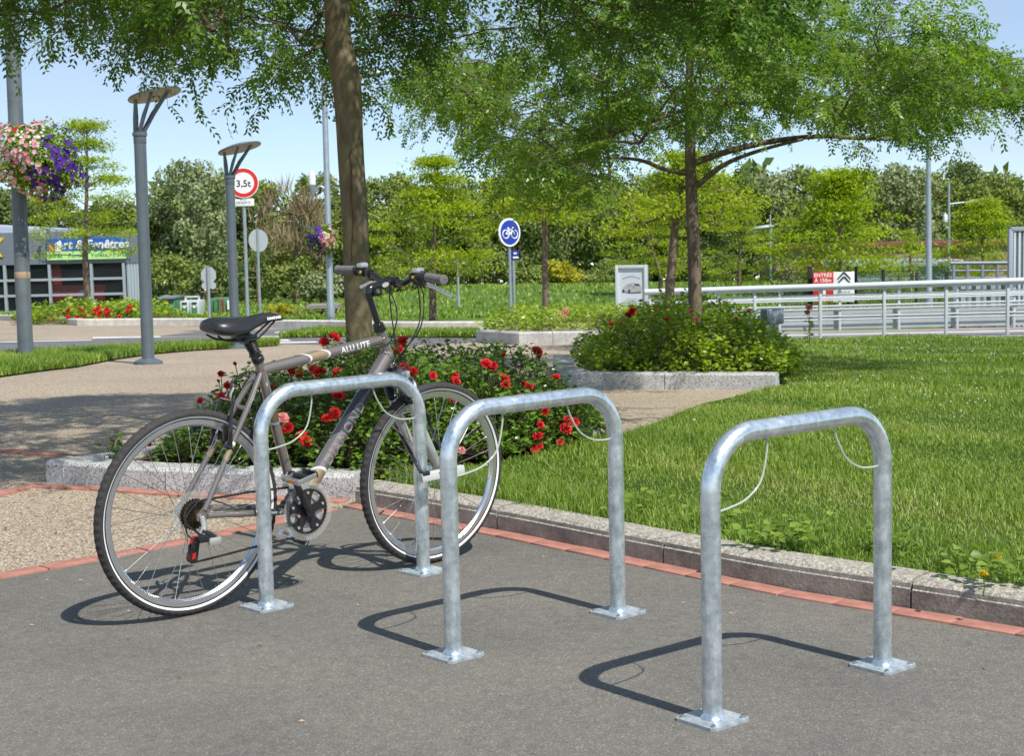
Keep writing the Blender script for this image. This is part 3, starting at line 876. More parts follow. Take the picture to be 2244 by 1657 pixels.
def torus(mb, c, prof, n=180, mi=0, tread=0.0):
    V, Fc = [], []
    k = len(prof)
    for j in range(n):
        a = 2 * math.pi * j / n
        for i, (r, y) in enumerate(prof):
            if tread and r > 0.335:
                lug = (j // 2 + (1 if y > 0 else 0)) % 2
                r = r - tread * lug * (1.0 if abs(y) > 0.004 else 0.3)
            V.append((c[0] + r * math.cos(a), c[1] + y, c[2] + r * math.sin(a)))
    for j in range(n):
        j2 = (j + 1) % n
        for i in range(k):
            i2 = (i + 1) % k
            Fc.append((j * k + i, j * k + i2, j2 * k + i2, j2 * k + i))
    mb.add(V, Fc, mi)

def wheel(c, rear):
    w = MB()
    torus(w, (0, 0, 0), [(0.289, -0.004), (0.296, -0.0115), (0.3125, -0.0122), (0.3125, -0.0095), (0.303, -0.006), (0.303, 0.006), (0.3125, 0.0095), (0.3125, 0.0122), (0.296, 0.0115), (0.289, 0.004)], 120)
    W = w.build("wheel", MT["alloy"], BIKE, True, 40, Matrix.Translation(c))
    W["label"] = "rear wheel with sprockets" if rear else "front wheel in the fork"
    t = MB()
    pr = []
    for i in range(14):
        a = -math.pi * 0.80 + 2 * math.pi * 0.80 * i / 13
        pr.append((0.3295 + 0.0170 * math.cos(a), 0.0178 * math.sin(a)))
    torus(t, (0, 0, 0), pr, 320, tread=0.0024)
    t.build("tyre", MT["rubber"], W, False)
    st = MB()
    for s in (-1, 1):
        V, Fc = [], []
        n = 120
        for j in range(n):
            a = 2 * math.pi * j / n
            for (r, y) in ((0.3170, 0.0128), (0.3200, 0.0156), (0.3232, 0.0173)):
                V.append((r * math.cos(a), s * y, r * math.sin(a)))
        for j in range(n):
            j2 = (j + 1) % n
            for i in range(2):
                Fc.append((j * 3 + i, j * 3 + i + 1, j2 * 3 + i + 1, j2 * 3 + i))
        st.add(V, Fc)
    st.build("reflective_stripe", MT["stripe"], W, True, 180)
    sp = MB()
    for s in (-1, 1):
        for i in range(16):
            a = 2 * math.pi * (i + (0.5 if s > 0 else 0)) / 16
            b = a + (1 if i % 2 else -1) * 1.15
            fr = 0.022 if not rear else 0.025
            y = s * (0.032 if not (rear and s < 0) else 0.020)
            sp.tube([(fr * math.cos(b), y, fr * math.sin(b)), (0.291 * math.cos(a), s * 0.002, 0.291 * math.sin(a))], 0.00115, 5, cap=False)
            sp.tube([(0.278 * math.cos(a) + 0.0, s * 0.0035, 0.278 * math.sin(a)), (0.291 * math.cos(a), s * 0.002, 0.291 * math.sin(a))], 0.0021, 5, cap=False)
    sp.build("spokes", MT["spoke"], W, True)
    h = MB()
    A = axis_M((0, 0.058, 0), YAX)
    if rear:
        h.lathe([(0.0, 0), (0.005, 0.0), (0.005, 0.012), (0.013, 0.014), (0.013, 0.022), (0.029, 0.024), (0.029, 0.028), (0.015, 0.032), (0.015, 0.070), (0.029, 0.076), (0.029, 0.080), (0.016, 0.082), (0.016, 0.10), (0.006, 0.118), (0.006, 0.135), (0.0, 0.135)], 24, M=A)
    else:
        h.lathe([(0.0, 0), (0.005, 0.0), (0.005, 0.012), (0.010, 0.014), (0.010, 0.022), (0.025, 0.024), (0.025, 0.028), (0.012, 0.034), (0.012, 0.082), (0.025, 0.088), (0.025, 0.092), (0.010, 0.094), (0.010, 0.102), (0.005, 0.104), (0.005, 0.116), (0, 0.116)], 24, M=A)
    h.build("hub", MT["alloy"], W, True)
    v = MB()
    a = math.radians(244 if rear else 205)
    v.tube([(0.29 * math.cos(a), 0, 0.29 * math.sin(a)), (0.262 * math.cos(a), 0, 0.262 * math.sin(a))], [0.0035, 0.0028], 8)
    v.build("valve", MT["black"], W)
    if rear:
        cs = MB()
        for i in range(7):
            R = 0.054 - i * 0.0047; y = -0.028 - i * 0.0042
            V = []; n = 4 * (28 - 2 * i)
            prof = [(R - (0.0042 if (j % 4) in (0, 3) else 0.0)) for j in range(n)]
            for j in range(n):
                an = 2 * math.pi * j / n
                V.append((prof[j] * math.cos(an), y, prof[j] * math.sin(an)))
            for j in range(n):
                an = 2 * math.pi * j / n
                V.append((prof[j] * math.cos(an), y - 0.0019, prof[j] * math.sin(an)))
            Fc = [tuple(range(n)), tuple(range(2 * n - 1, n - 1, -1))] + [(j, n + j, n + (j + 1) % n, (j + 1) % n) for j in range(n)]
            cs.add(V, Fc)
        cs.lathe([(0.0, 0), (0.019, 0), (0.019, 0.036), (0, 0.036)], 24, M=axis_M((0, -0.026, 0), YAX))
        cs.build("cassette", MT["bronze"], W, True, 30)
        pr_ = MB(); ring(pr_, (0, 0, 0), 0.026, 0.078, -0.0245, -0.0230, 64)
        pr_.build("spoke_guard", MT["clear"], W, True, 30)
    return W
wheel(RA, True)
wheel(FA, False)

# ---- frame
HT_T, HT_B = Vector((0.850, 0, 0.905)), Vector((0.906, 0, 0.765))
ST_T = Vector((0.325, 0, 0.835))
TT_A, TT_B = Vector((0.336, 0, 0.800)), Vector((0.866, 0, 0.872))
DT_A, DT_B = Vector((0.492, 0, 0.318)), Vector((0.890, 0, 0.818))
TT_R, DT_R, ST_R = 0.0190, 0.0262, 0.0172
fr = MB()
fr.tube([BB, ST_T], ST_R, 20)
fr.tube([TT_A, TT_B], TT_R, 20)
fr.tube([DT_A, DT_A.lerp(DT_B, .85), DT_B], [DT_R * 0.95, DT_R, DT_R * 1.02], 24)
fr.tube([HT_T, HT_B], 0.0195, 20)
for s in (-1, 1):
    fr.tube(spline([(0.465, s * 0.030, 0.300), (0.40, s * 0.038, 0.307), (0.30, s * 0.052, 0.320), (0.16, s * 0.064, 0.336), (0.075, s * 0.067, 0.345)], 4), [0.0115] * 12 + [0.0095] * 5, 12)
    fr.tube(spline([(0.325, s * 0.014, 0.790), (0.26, s * 0.034, 0.685), (0.19, s * 0.045, 0.570), (0.12, s * 0.058, 0.455), (0.066, s * 0.066, 0.365)], 4), [0.0095] * 17, 12)
    fr.prism([(0.092, 0.338), (0.084, 0.366), (0.062, 0.376), (0.036, 0.352), (0.036, 0.334), (0.05, 0.326)], s * 0.063, s * 0.069, M=Matrix(((1, 0, 0, 0), (0, 0, 1, 0), (0, 1, 0, 0), (0, 0, 0, 1))))
fr.tube([(0.398, -0.036, 0.309), (0.398, 0.036, 0.309)], 0.009, 10)
fr.tube([(0.258, -0.034, 0.680), (0.258, 0.034, 0.680)], 0.007, 10)
fr.lathe([(0.020, 0), (0.021, 0.004), (0.021, 0.066), (0.020, 0.07)], 20, M=axis_M(BB + Vector((0, 0.035, 0)), YAX))
# weld beads at the head tube
for a, b, r in ((TT_B, TT_A, TT_R), (DT_B, DT_A, DT_R)):
    d = (b - a).normalized(); p = a + d * 0.012
    M = axis_M(p, d)
    fr.tube([M @ Vector((r * 1.03 * math.cos(t), r * 1.03 * math.sin(t), 0.004 * math.sin(9 * t))) for t in np.linspace(0, 2 * math.pi, 40)[:-1]], 0.0028, 6, closed=True)
FRAME = fr.build("frame", MT["frame"], BIKE, True, 45)

def band(p, q, r, t0, t1, skew, m, name):
    """painted sleeve between t0 and t1 of a tube, with slanted ends"""
    d = (q - p); L = d.length; d = d.normalized()
    M = axis_M(p, d, (0, -1, 0))
    V, Fc = [], []; n = 28
    for e, t in ((0, t0), (1, t1)):
        for j in range(n):
            a = 2 * math.pi * j / n
            V.append(M @ Vector((r * math.cos(a), r * math.sin(a), L * t + skew * math.cos(a - 1.57))))
    for j in range(n):
        j2 = (j + 1) % n
        Fc.append((j, j2, n + j2, n + j))
    mb = MB(); mb.add(V, Fc)
    mb.build(name, m, FRAME, True, 180)
for (p, q, r, t0, t1, sk) in ((TT_A, TT_B, TT_R, 0.31, 0.45, 0.035), (ST_T, BB, ST_R, 0.26, 0.40, 0.005), (DT_A, DT_B, DT_R, 0.02, 0.19, 0.022)):
    w = 0.012
    band(p, q, r + 0.0006, t0, t1, sk, MT["gold"], "accent_band")
    band(p, q, r + 0.0009, t0 - w, t0 + w * 0.3, sk, MT["white_decal"], "accent_stripe")
    band(p, q, r + 0.0009, t1 - w * 0.3, t1 + w, sk, MT["white_decal"], "accent_stripe")
band(DT_A, DT_B, DT_R + 0.0005, 0.42, 0.72, 0.03, MT["dark_paint"], "dark_band")
for s in (-1, 1):
    a, b = Vector((0.26, s * 0.034, 0.685)), Vector((0.12, s * 0.058, 0.455))
    band(a, b, 0.0102, 0.50, 0.72, 0.004, MT["gold"], "accent_band")
    band(a, b, 0.0105, 0.47, 0.51, 0.004, MT["white_decal"], "accent_stripe")
    a, b = Vector((0.40, s * 0.038, 0.307)), Vector((0.30, s * 0.052, 0.320))
    band(a, b, 0.0122, 0.2, 0.98, 0.0, MT["dark_paint"], "dark_band")

def wrap_text(s, size, p, q, r, t, m, parent, shear=0.0, offset=0.0, spacing=1.0, outline=False, name="lettering"):
    d = (q - p).normalized(); n = YAX; u = n.cross(d)
    if u.z < 0: u = -u
    if outline:
        cu = bpy.data.curves.new("lettering", 'FONT'); cu.body = s; cu.size = size; cu.shear = shear; cu.space_character = spacing
        cu.align_x = 'CENTER'; cu.align_y = 'CENTER'; cu.fill_mode = 'NONE'; cu.bevel_depth = 0.0007; cu.bevel_resolution = 0; cu.resolution_u = 2
        ob = bpy.data.objects.new("tmp", cu); COL.objects.link(ob)
        me = bpy.data.meshes.new_from_object(ob.evaluated_get(bpy.context.evaluated_depsgraph_get()))
        bpy.data.objects.remove(ob); bpy.data.curves.remove(cu); me.materials.clear(); me.materials.append(m)
    else:
        me = text_mesh(s, size, m, 0.0, shear, offset, spacing)
    bm_ = bmesh.new(); bm_.from_mesh(me)
    bmesh.ops.triangulate(bm_, faces=bm_.faces[:])
    for _k in range(3):
        bmesh.ops.subdivide_edges(bm_, edges=[e for e in bm_.edges if e.calc_length() > 0.004], cuts=1)
        bmesh.ops.triangulate(bm_, faces=bm_.faces[:])
    bm_.to_mesh(me); bm_.free()
    # x of the text runs along d; text must read left to right for a viewer on the right side
    c = p.lerp(q, t)
    for v in me.vertices:
        a = v.co.y / r
        w = v.co.z + 0.0011
        v.co = c + d * v.co.x + (u * math.sin(a) + n * math.cos(a)) * (r + w)
    me.update()
    o = inst(name, me, parent)
    return o
wrap_text("ALU LITE", 0.030, TT_A, TT_B, TT_R, 0.735, MT["white_decal"], FRAME, offset=0.0006, spacing=1.08)
wrap_text("DIAMOND", 0.050, DT_A, DT_B, DT_R, 0.46, MT["silver_decal"], FRAME, spacing=1.12, outline=True)
wrap_text("DIAMOND", 0.011, Vector((0.30, -0.052, 0.320)), Vector((0.40, -0.038, 0.307)), 0.0125, 0.55, MT["white_decal"], FRAME, outline=False)

# ---- seat post and saddle
sp = MB()
up = (Vector((0.272, 0, 0.935)) - ST_T).normalized()
A = axis_M(ST_T - up * 0.006, up)
sp.lathe([(0.0, 0), (0.0205, 0.0), (0.0215, 0.003), (0.0215, 0.017), (0.019, 0.02), (0.0155, 0.0215), (0.0155, 0.026), (0.0195, 0.028), (0.0195, 0.042), (0.0165, 0.044)]
         + [(0.0150 + (0.005 if i % 2 else 0.0) + 0.003 * (1 - abs(i - 6) / 6), 0.046 + i * 0.0042) for i in range(13)] + [(0.016, 0.101), (0.0155, 0.112), (0, 0.114)], 24, M=A)
sp.tube([ST_T + Vector((-0.02, -0.016, 0.012)), ST_T + Vector((-0.02, 0.016, 0.012))], 0.006, 8)
SPOST = sp.build("seat_post", MT["black"], BIKE, True, 35)
bq = MB(); bq.tube([ST_T + Vector((-0.005, -0.024, 0.030)), ST_T + Vector((-0.005, -0.018, 0.030))], 0.005, 8); bq.build("clamp_bolt", MT["bolt"], SPOST)
sd = MB()
cs_ = [(-0.150, 0.042, 0.975, 0.945), (-0.140, 0.060, 0.982, 0.938), (-0.115, 0.074, 0.988, 0.930), (-0.080, 0.077, 0.989, 0.924), (-0.045, 0.068, 0.986, 0.925), (-0.010, 0.050, 0.984, 0.928), (0.025, 0.034, 0.986, 0.942), (0.060, 0.027, 0.993, 0.955), (0.095, 0.024, 0.995, 0.964), (0.125, 0.0235, 0.991, 0.964), (0.143, 0.019, 0.982, 0.964), (0.150, 0.010, 0.973, 0.965)]
V, Fc = [], []
nn = 17
for (x, w, zt, zb) in cs_:
    for j in range(nn):
        a = math.pi * j / (nn - 1)
        cx = math.cos(a); sx = math.sin(a)
        y = w * math.copysign(abs(cx) ** 0.75, cx)
        z = zb + (zt - zb) * (sx ** 0.55) - (0.004 if x < 0.02 and abs(cx) < 0.15 else 0)
        V.append((0.272 + x, y, z))
k = len(cs_)
for i in range(k - 1):
    for j in range(nn - 1):
        Fc.append((i * nn + j, (i + 1) * nn + j, (i + 1) * nn + j + 1, i * nn + j + 1))
    Fc.append((i * nn + nn - 1, (i + 1) * nn + nn - 1, (i + 1) * nn, i * nn))
Fc.append(tuple(range(nn))); Fc.append(tuple((k - 1) * nn + j for j in range(nn - 1, -1, -1)))
sd.add(V, Fc)
SAD = sd.build("saddle", MT["saddle"], BIKE, True, 75)
sb = SAD.modifiers.new("smooth", 'SUBSURF'); sb.levels = 1; sb.render_levels = 2
rl = MB()
for s in (-1, 1):
    rl.tube(spline([(0.145, s * 0.035, 0.930), (0.175, s * 0.030, 0.915), (0.215, s * 0.022, 0.908), (0.295, s * 0.020, 0.908), (0.325, s * 0.018, 0.920), (0.365, s * 0.014, 0.950), (0.385, s * 0.010, 0.965)], 5), 0.0036, 8)
rl.box((0.272, 0, 0.918), (0.075, 0.045, 0.014), bev=0.004)
rl.tube([(0.262, -0.028, 0.908), (0.262, 0.028, 0.908)], 0.012, 12)
rl.build("saddle_rails", MT["black"], SAD, True)
tm = text_mesh("DIAMOND", 0.0125, MT["white_decal"], 0.0006, 0.1, 0.0006, 1.0)
inst("lettering", tm, SAD, frame_M((0.372, -0.0268, 0.9775), (1, 0.08, 0.06), (0.0, 0.35, 1)))

# ---- stem, handlebar and controls
sm = MB()
ax = (HT_T - HT_B).normalized()
sm.tube([HT_T + ax * 0.01, Vector((0.800, 0, 1.030))], 0.0128, 16)
sm.tube(spline([(0.803, 0, 1.022), (0.797, 0, 1.040), (0.806, 0, 1.056), (0.835, 0, 1.064), (0.880, 0, 1.073), (0.905, 0, 1.077)], 4), [0.0145] * 4 + [0.0165] * 8 + [0.0150] * 9, 16)
sm.tube([(0.822, -0.022, 1.048), (0.822, 0.022, 1.048)], 0.019, 20)
sm.tube([(0.907, -0.022, 1.077), (0.907, 0.022, 1.077)], 0.0195, 20)
STEM = sm.build("stem", MT["gloss_black"], BIKE, True)
q_ = MB(); q_.tube([(0.822, -0.0255, 1.048), (0.822, -0.021, 1.048)], 0.0085, 14); q_.build("stem_bolt", MT["bolt"], STEM)
lg = MB(); lg.prism([(0.016 * math.cos(t), 0.0085 * math.sin(t)) for t in np.linspace(0, 2 * math.pi, 25)[:-1]], 0, 0.0006, M=frame_M((0.862, -0.0160, 1.0695), (0.97, 0, 0.2), (0, 0, 1)))
lg.build("stem_logo", MT["silver_decal"], STEM)
hs = MB()
hs.lathe([(0.019, -0.004), (0.0235, -0.002), (0.024, 0.004), (0.021, 0.006), (0.0225, 0.008), (0.0225, 0.013), (0.018, 0.016), (0.0205, 0.018), (0.0205, 0.024), (0.015, 0.027)], 24, M=axis_M(HT_T, ax))
hs.build("headset", MT["gloss_black"], BIKE, True, 30)
hs = MB()
hs.lathe([(0.018, 0.006), (0.0235, 0.004), (0.0235, -0.006), (0.019, -0.010)], 24, M=axis_M(HT_B, ax))
hs.build("headset", MT["gloss_black"], BIKE, True, 30)
hb = MB()
side = lambda s: [(0.905, s * 0.03, 1.077), (0.906, s * 0.065, 1.077), (0.905, s * 0.105, 1.093), (0.900, s * 0.145, 1.106), (0.897, s * 0.18, 1.108), (0.890, s * 0.30, 1.104)]
hb.tube(spline(side(-1)[::-1] + side(1), 5), 0.0122, 14)
BAR = hb.build("handlebar", MT["gloss_black"], BIKE, True)
for s in (-1, 1):
    g0, g1 = Vector((0.8955, s * 0.205, 1.1075)), Vector((0.889, s * 0.302, 1.1035))
    d = (g1 - g0).normalized()
    g = MB()
    g.lathe([(0.0145, 0), (0.0160, 0.002)] + [(0.0160 + (0.0006 if i % 2 else 0), 0.004 + i * 0.0055) for i in range(16)] + [(0.0178, 0.091), (0.0178, 0.099), (0.0145, 0.1005), (0.003, 0.1005), (0.0028, 0.099), (0, 0.099)], 24, M=axis_M(g0, d))
    g.build("grip", MT["grip"], BAR, True, 30)
    t = MB()
    tw0 = Vector((0.8985, s * 0.150, 1.108))
    t.lathe([(0.0135, 0), (0.0215, 0.003), (0.0225, 0.020), (0.0190, 0.024), (0.0195, 0.026)] + [(0.0180 + (0.0016 if i % 2 else 0), 0.028 + i * 0.0022) for i in range(9)] + [(0.0172, 0.053), (0.0135, 0.0545)], 24, M=axis_M(tw0, d))
    t.build("twist_shifter", MT["black"], BAR, True, 28)
    c_ = MB()
    c_.box((0.893, s * 0.158, 1.128), (0.034, 0.030, 0.016), bev=0.005)
    c_.box((0.903, s * 0.163, 1.136), (0.020, 0.020, 0.004), bev=0.001)
    c_.build("gear_display", MT["silver"], BAR, True)
    e_ = MB(); e_.tube([(0.878, s * 0.150, 1.104), (0.8745, s * 0.150, 1.104)], 0.0055, 12); e_.build("shifter_screw", MT["yellow"], BAR)
    p_ = MB()
    p_.tube([(0.9, s * 0.118, 1.100), (0.9, s * 0.135, 1.104)], 0.0165, 14)
    p_.box((0.926, s * 0.132, 1.082), (0.036, 0.034, 0.020), bev=0.005)
    p_.build("brake_perch", MT["black"], BAR, True)
    l_ = MB()
    l_.tube(spline([(0.938, s * 0.128, 1.082), (0.952, s * 0.150, 1.072), (0.958, s * 0.185, 1.064), (0.962, s * 0.225, 1.050), (0.968, s * 0.262, 1.038)], 4), [0.006, 0.0065, 0.007, 0.0085, 0.0085, 0.008, 0.0075, 0.0075, 0.007, 0.007, 0.007, 0.007, 0.007, 0.007, 0.0075, 0.008, 0.007], 10, flat=0.75)
    l_.build("brake_lever", MT["alloy"], BAR, True)

# ---- fork
fk = MB()
fk.box((0.922, 0, 0.742), (0.042, 0.125, 0.030), bev=0.008, M=None)
fk.tube([HT_B - ax * 0.008, Vector((0.920, 0, 0.735))], 0.016, 14)
for s in (-1, 1):
    fk.tube(spline([(0.958, s * 0.056, 0.640), (0.990, s * 0.056, 0.560), (1.040, s * 0.056, 0.465), (1.082, s * 0.055, 0.392), (1.106, s * 0.054, 0.352)], 4), [0.0185] * 5 + [0.0175] * 6 + [0.0145] * 6, 16)
    fk.prism([(1.094, 0.372), (1.118, 0.362), (1.122, 0.342), (1.106, 0.334), (1.094, 0.342)], s * 0.050, s * 0.057, M=Matrix(((1, 0, 0, 0), (0, 0, 1, 0), (0, 1, 0, 0), (0, 0, 0, 1))))
fk.tube(spline([(0.968, -0.056, 0.635), (0.975, -0.050, 0.690), (0.985, -0.02, 0.715), (0.985, 0.02, 0.715), (0.975, 0.050, 0.690), (0.968, 0.056, 0.635)], 5), 0.0075, 10)
FORK = fk.build("fork", MT["silver"], BIKE, True)
for s in (-1, 1):
    b = MB()
    d = (Vector((0.958, s * 0.056, 0.640)) - Vector((0.926, s * 0.056, 0.735))).normalized()
    b.lathe([(0.017, 0.0)] + [(0.0185 + (0.005 if i % 2 else 0), 0.004 + i * 0.0058) for i in range(15)] + [(0.018, 0.095)], 20, M=axis_M((0.927, s * 0.056, 0.728), d))
    b.build("fork_boot", MT["black"], FORK, True, 30)

# ---- brakes
def vbrake(pivot, top, nrm, label):
    """pair of black brake arms standing on a stay or fork leg"""
    b = MB()
    pv, tp = Vector(pivot), Vector(top)
    for s in (-1, 1):
        a = Vector((pv.x, s * pv.y, pv.z)); c = Vector((tp.x, s * tp.y, tp.z))
        m1 = a.lerp(c, 0.35) + Vector(nrm) * 0.010 + Vector((0, s * 0.006, 0))
        b.tube(spline([a, m1, a.lerp(c, .7) + Vector(nrm) * 0.008, c], 4), [0.0085, 0.0085, 0.008, 0.008, 0.0075, 0.0075, 0.007, 0.007, 0.006, 0.006, 0.0055, 0.0055, 0.005], 10)
        b.tube([a - Vector(nrm) * 0.012, a + Vector(nrm) * 0.022], 0.009, 12)
        pd = a.lerp(c, 0.30)
        b.box((pd.x + nrm[0] * 0.004, s * 0.0185, pd.z), (0.018, 0.011, 0.056), bev=0.003)
    o = b.build("brake", MT["gloss_black"], BIKE, True)
    o["label"] = label
    n = MB()
    n.tube([(tp.x, -tp.y, tp.z), (tp.x, tp.y, tp.z)], 0.0024, 8)
    n.build("brake_cable_link", MT["alloy"], o, True)
    return o
vbrake((0.178, 0.050, 0.556), (0.200, 0.040, 0.712), (-0.75, 0, 0.45), "black rear rim brake on the seat stays")
vbrake((0.975, 0.054, 0.600), (0.930, 0.042, 0.765), (0.9, 0, 0.35), "black front rim brake on the fork")

# ---- transmission
CRK = Vector((-0.088, 0, 0.146)).normalized()
ch = MB()
def chainring(mb, R, y, teeth, rin, mi):
    V, n = [], teeth * 4
    for yy in (y, y - 0.0026):
        for j in range(n):
            a = 2 * math.pi * j / n
            r = R - (0.0045 if (j % 4) in (0, 3) else 0)
            V.append((BB.x + r * math.cos(a), yy, BB.z + r * math.sin(a)))
        for j in range(n):
            a = 2 * math.pi * j / n
            V.append((BB.x + rin * math.cos(a), yy, BB.z + rin * math.sin(a)))
    Fc = []
    for j in range(n):
        k2 = (j + 1) % n
        Fc += [(j, n + j, n + k2, k2), (2 * n + j, 2 * n + k2, 3 * n + k2, 3 * n + j), (j, k2, 2 * n + k2, 2 * n + j), (n + j, 3 * n + j, 3 * n + k2, n + k2)]
    mb.add(V, Fc, mi)
chainring(ch, 0.090, -0.0545, 42, 0.074, 0)
chainring(ch, 0.072, -0.0480, 34, 0.050, 1)
chainring(ch, 0.054, -0.0420, 24, 0.034, 1)
for i in range(5):                                     # spider arms with openings between them
    a = math.radians(18 + 72 * i)
    p0 = Vector((BB.x, -0.0585, BB.z)); d = Vector((math.cos(a), 0, math.sin(a))); e = Vector((-math.sin(a), 0, math.cos(a)))
    V = []
    for (u, w) in ((0.012, 0.014), (0.035, 0.014), (0.060, 0.019), (0.077, 0.034)):
        for sgn in (-1, 1):
            for dy in (-0.0025, 0.0025):
                V.append(p0 + d * u + e * (w * sgn) + Vector((0, dy, 0)))
    Fc = []
    for q in range(3):
        o_ = q * 4
        Fc += [(o_, o_ + 2, o_ + 6, o_ + 4), (o_ + 1, o_ + 5, o_ + 7, o_ + 3), (o_, o_ + 4, o_ + 5, o_ + 1), (o_ + 2, o_ + 3, o_ + 7, o_ + 6)]
    Fc += [(12, 14, 15, 13), (0, 1, 3, 2)]
    ch.add(V, Fc, 0)
    ch.tube([p0 + d * 0.066 + Vector((0, -0.006, 0)), p0 + d * 0.066 + Vector((0, 0.012, 0))], 0.005, 10, 1)
ch.lathe([(0.0, 0), (0.026, 0.0), (0.026, 0.010), (0.0, 0.010)], 28, 0, M=axis_M((BB.x, -0.052, BB.z), YAX))
CHR = ch.build("chainset", [MT["black"], MT["silver"]], BIKE, True, 30)
gd = MB(); ring(gd, (BB.x, 0, BB.z), 0.080, 0.103, -0.0640, -0.0620, 72); gd.build("chain_guard", MT["clear"], CHR, True, 30)
for s, sg in ((-1, 1), (1, -1)):
    c_ = MB()
    a = Vector((BB.x, s * 0.072, BB.z)); e = a + CRK * sg * 0.170 + Vector((0, s * 0.018, 0))
    c_.tube([a, a.lerp(e, 0.1), a.lerp(e, 0.9), e], [0.0155, 0.0145, 0.0115, 0.0125], 14, flat=0.75)
    c_.tube([a - Vector((0, s * 0.012, 0)), a + Vector((0, s * 0.010, 0))], 0.0165, 18)
    c_.tube([e - Vector((0, s * 0.008, 0)), e + Vector((0, s * 0.008, 0))], 0.0135, 16)
    K = c_.build("crank", MT["black"], BIKE, True)
    pd = MB()
    pc = e + Vector((0, s * 0.055, 0))
    pd.tube([e, pc + Vector((0, s * 0.035, 0))], [0.008, 0.006], 12)
    tilt = Matrix.Translation(pc) @ Matrix.Rotation(math.radians(-14 if s < 0 else 30), 4, 'Y')
    for fx in (-1, 1):
        pd.box((fx * 0.038, 0, 0), (0.008, 0.080, 0.022), 1 if fx > 0 else 0, M=tilt, bev=0.002)
    for fy in (-1, 1):
        pd.box((0, fy * 0.038, 0), (0.072, 0.005, 0.018), M=tilt, bev=0.002)
    pd.box((0, 0, 0), (0.018, 0.080, 0.018), 1, M=tilt, bev=0.004)
    PD = pd.build("pedal", [MT["alloy"], MT["black"]], BIKE, True)
    for fx in (-1, 1):
        rf = MB(); rf.box((fx * 0.0428, 0, 0.0), (0.002, 0.034, 0.010), M=tilt); rf.build("pedal_reflector", MT["orange"], PD, False)
        pass
J1, J2 = Vector((0.040, -0.047, 0.262)), Vector((0.030, -0.047, 0.208))
cp = [(BB.x, 0, BB.z + 0.088), (0.40, 0, 0.392), (0.25, 0, 0.397), (0.06, 0, 0.393)]
a_ = [(RA.x + 0.047 * math.cos(t), 0, RA.z + 0.047 * math.sin(t)) for t in np.linspace(math.radians(88), math.radians(250), 8)]
b_ = [(J1.x + 0.018, 0, J1.z + 0.020), (J1.x + 0.020, 0, J1.z), (J1.x + 0.008, 0, J1.z - 0.020), (J2.x - 0.014, 0, J2.z + 0.022), (J2.x - 0.019, 0, J2.z), (J2.x - 0.004, 0, J2.z - 0.018), (0.10, 0, 0.193), (0.30, 0, 0.206), (BB.x - 0.01, 0, BB.z - 0.088)]
c2 = [(BB.x + 0.088 * math.cos(t), 0, BB.z + 0.088 * math.sin(t)) for t in np.linspace(math.radians(-85), math.radians(85), 10)]
loopP = [(p[0], -0.047, p[2]) for p in cp + a_ + b_ + c2]
loopP.append(loopP[0])
RS = resample(loopP, 0.00635)
cn = MB()
for i in range(len(RS) - 1):
    d = (RS[i + 1] - RS[i])
    M = frame_M((RS[i] + RS[i + 1]) / 2, d, (0, 1, 0))
    w = 0.0062 if i % 2 else 0.0040
    cn.box((0, 0, 0), (0.0068 if i % 2 else 0.0062, w, 0.0072 if i % 2 else 0.0055), M=M)
cn.build("chain", MT["chain"], BIKE, False)
dr = MB()
dr.tube([(0.052, -0.072, 0.345), (0.058, -0.076, 0.315), (0.050, -0.078, 0.290)], [0.010, 0.010, 0.012], 10, 0)
dr.box((0.060, -0.080, 0.276), (0.050, 0.020, 0.030), 1, M=None, bev=0.006)
dr.box((0.090, -0.088, 0.262), (0.046, 0.018, 0.026), 0, bev=0.008)
dr.tube([(0.045, -0.080, 0.300), (0.075, -0.082, 0.285), (0.100, -0.080, 0.268)], 0.010, 10, 1)
for y in (-0.054, -0.040):
    dr.prism([(0.052, 0.275), (0.055, 0.255), (0.046, 0.198), (0.030, 0.188), (0.014, 0.198), (0.022, 0.245), (0.036, 0.277)], y, y + 0.0018, 1, M=Matrix(((1, 0, 0, 0), (0, 0, 1, 0), (0, 1, 0, 0), (0, 0, 0, 1))))
DER = dr.build("rear_derailleur", [MT["silver"], MT["black"]], BIKE, True)
for J in (J1, J2):
    j_ = MB(); j_.lathe([(0.004, 0), (0.0165, 0.001), (0.0165, 0.007), (0.004, 0.008)], 22, M=axis_M((J.x, -0.043, J.z), YAX)); j_.build("jockey_wheel", MT["red"], DER, True, 30)
rp = MB(); rp.prism([(0.040, 0.225), (0.034, 0.204), (0.022, 0.204), (0.026, 0.222)], -0.0575, -0.0555, M=Matrix(((1, 0, 0, 0), (0, 0, 1, 0), (0, 1, 0, 0), (0, 0, 0, 1)))); rp.build("derailleur_cover", MT["red"], DER, False)
fd = MB()
ring_pts = [(BB.x + r * math.cos(t), BB.z + r * math.sin(t)) for r, ts in ((0.100, np.linspace(math.radians(85), math.radians(150), 8)), (0.082, np.linspace(math.radians(150), math.radians(85), 8))) for t in ts]
for y in (-0.060, -0.042):
    fd.prism(ring_pts, y, y + 0.002, M=Matrix(((1, 0, 0, 0), (0, 0, 1, 0), (0, 1, 0, 0), (0, 0, 0, 1))))
fd.box((0.435, -0.030, 0.395), (0.045, 0.045, 0.022), bev=0.005)
fd.tube([(0.448, -0.02, 0.425), (0.453, 0.02, 0.412)], 0.021, 16)
fd.build("front_derailleur", MT["silver"], BIKE, True)

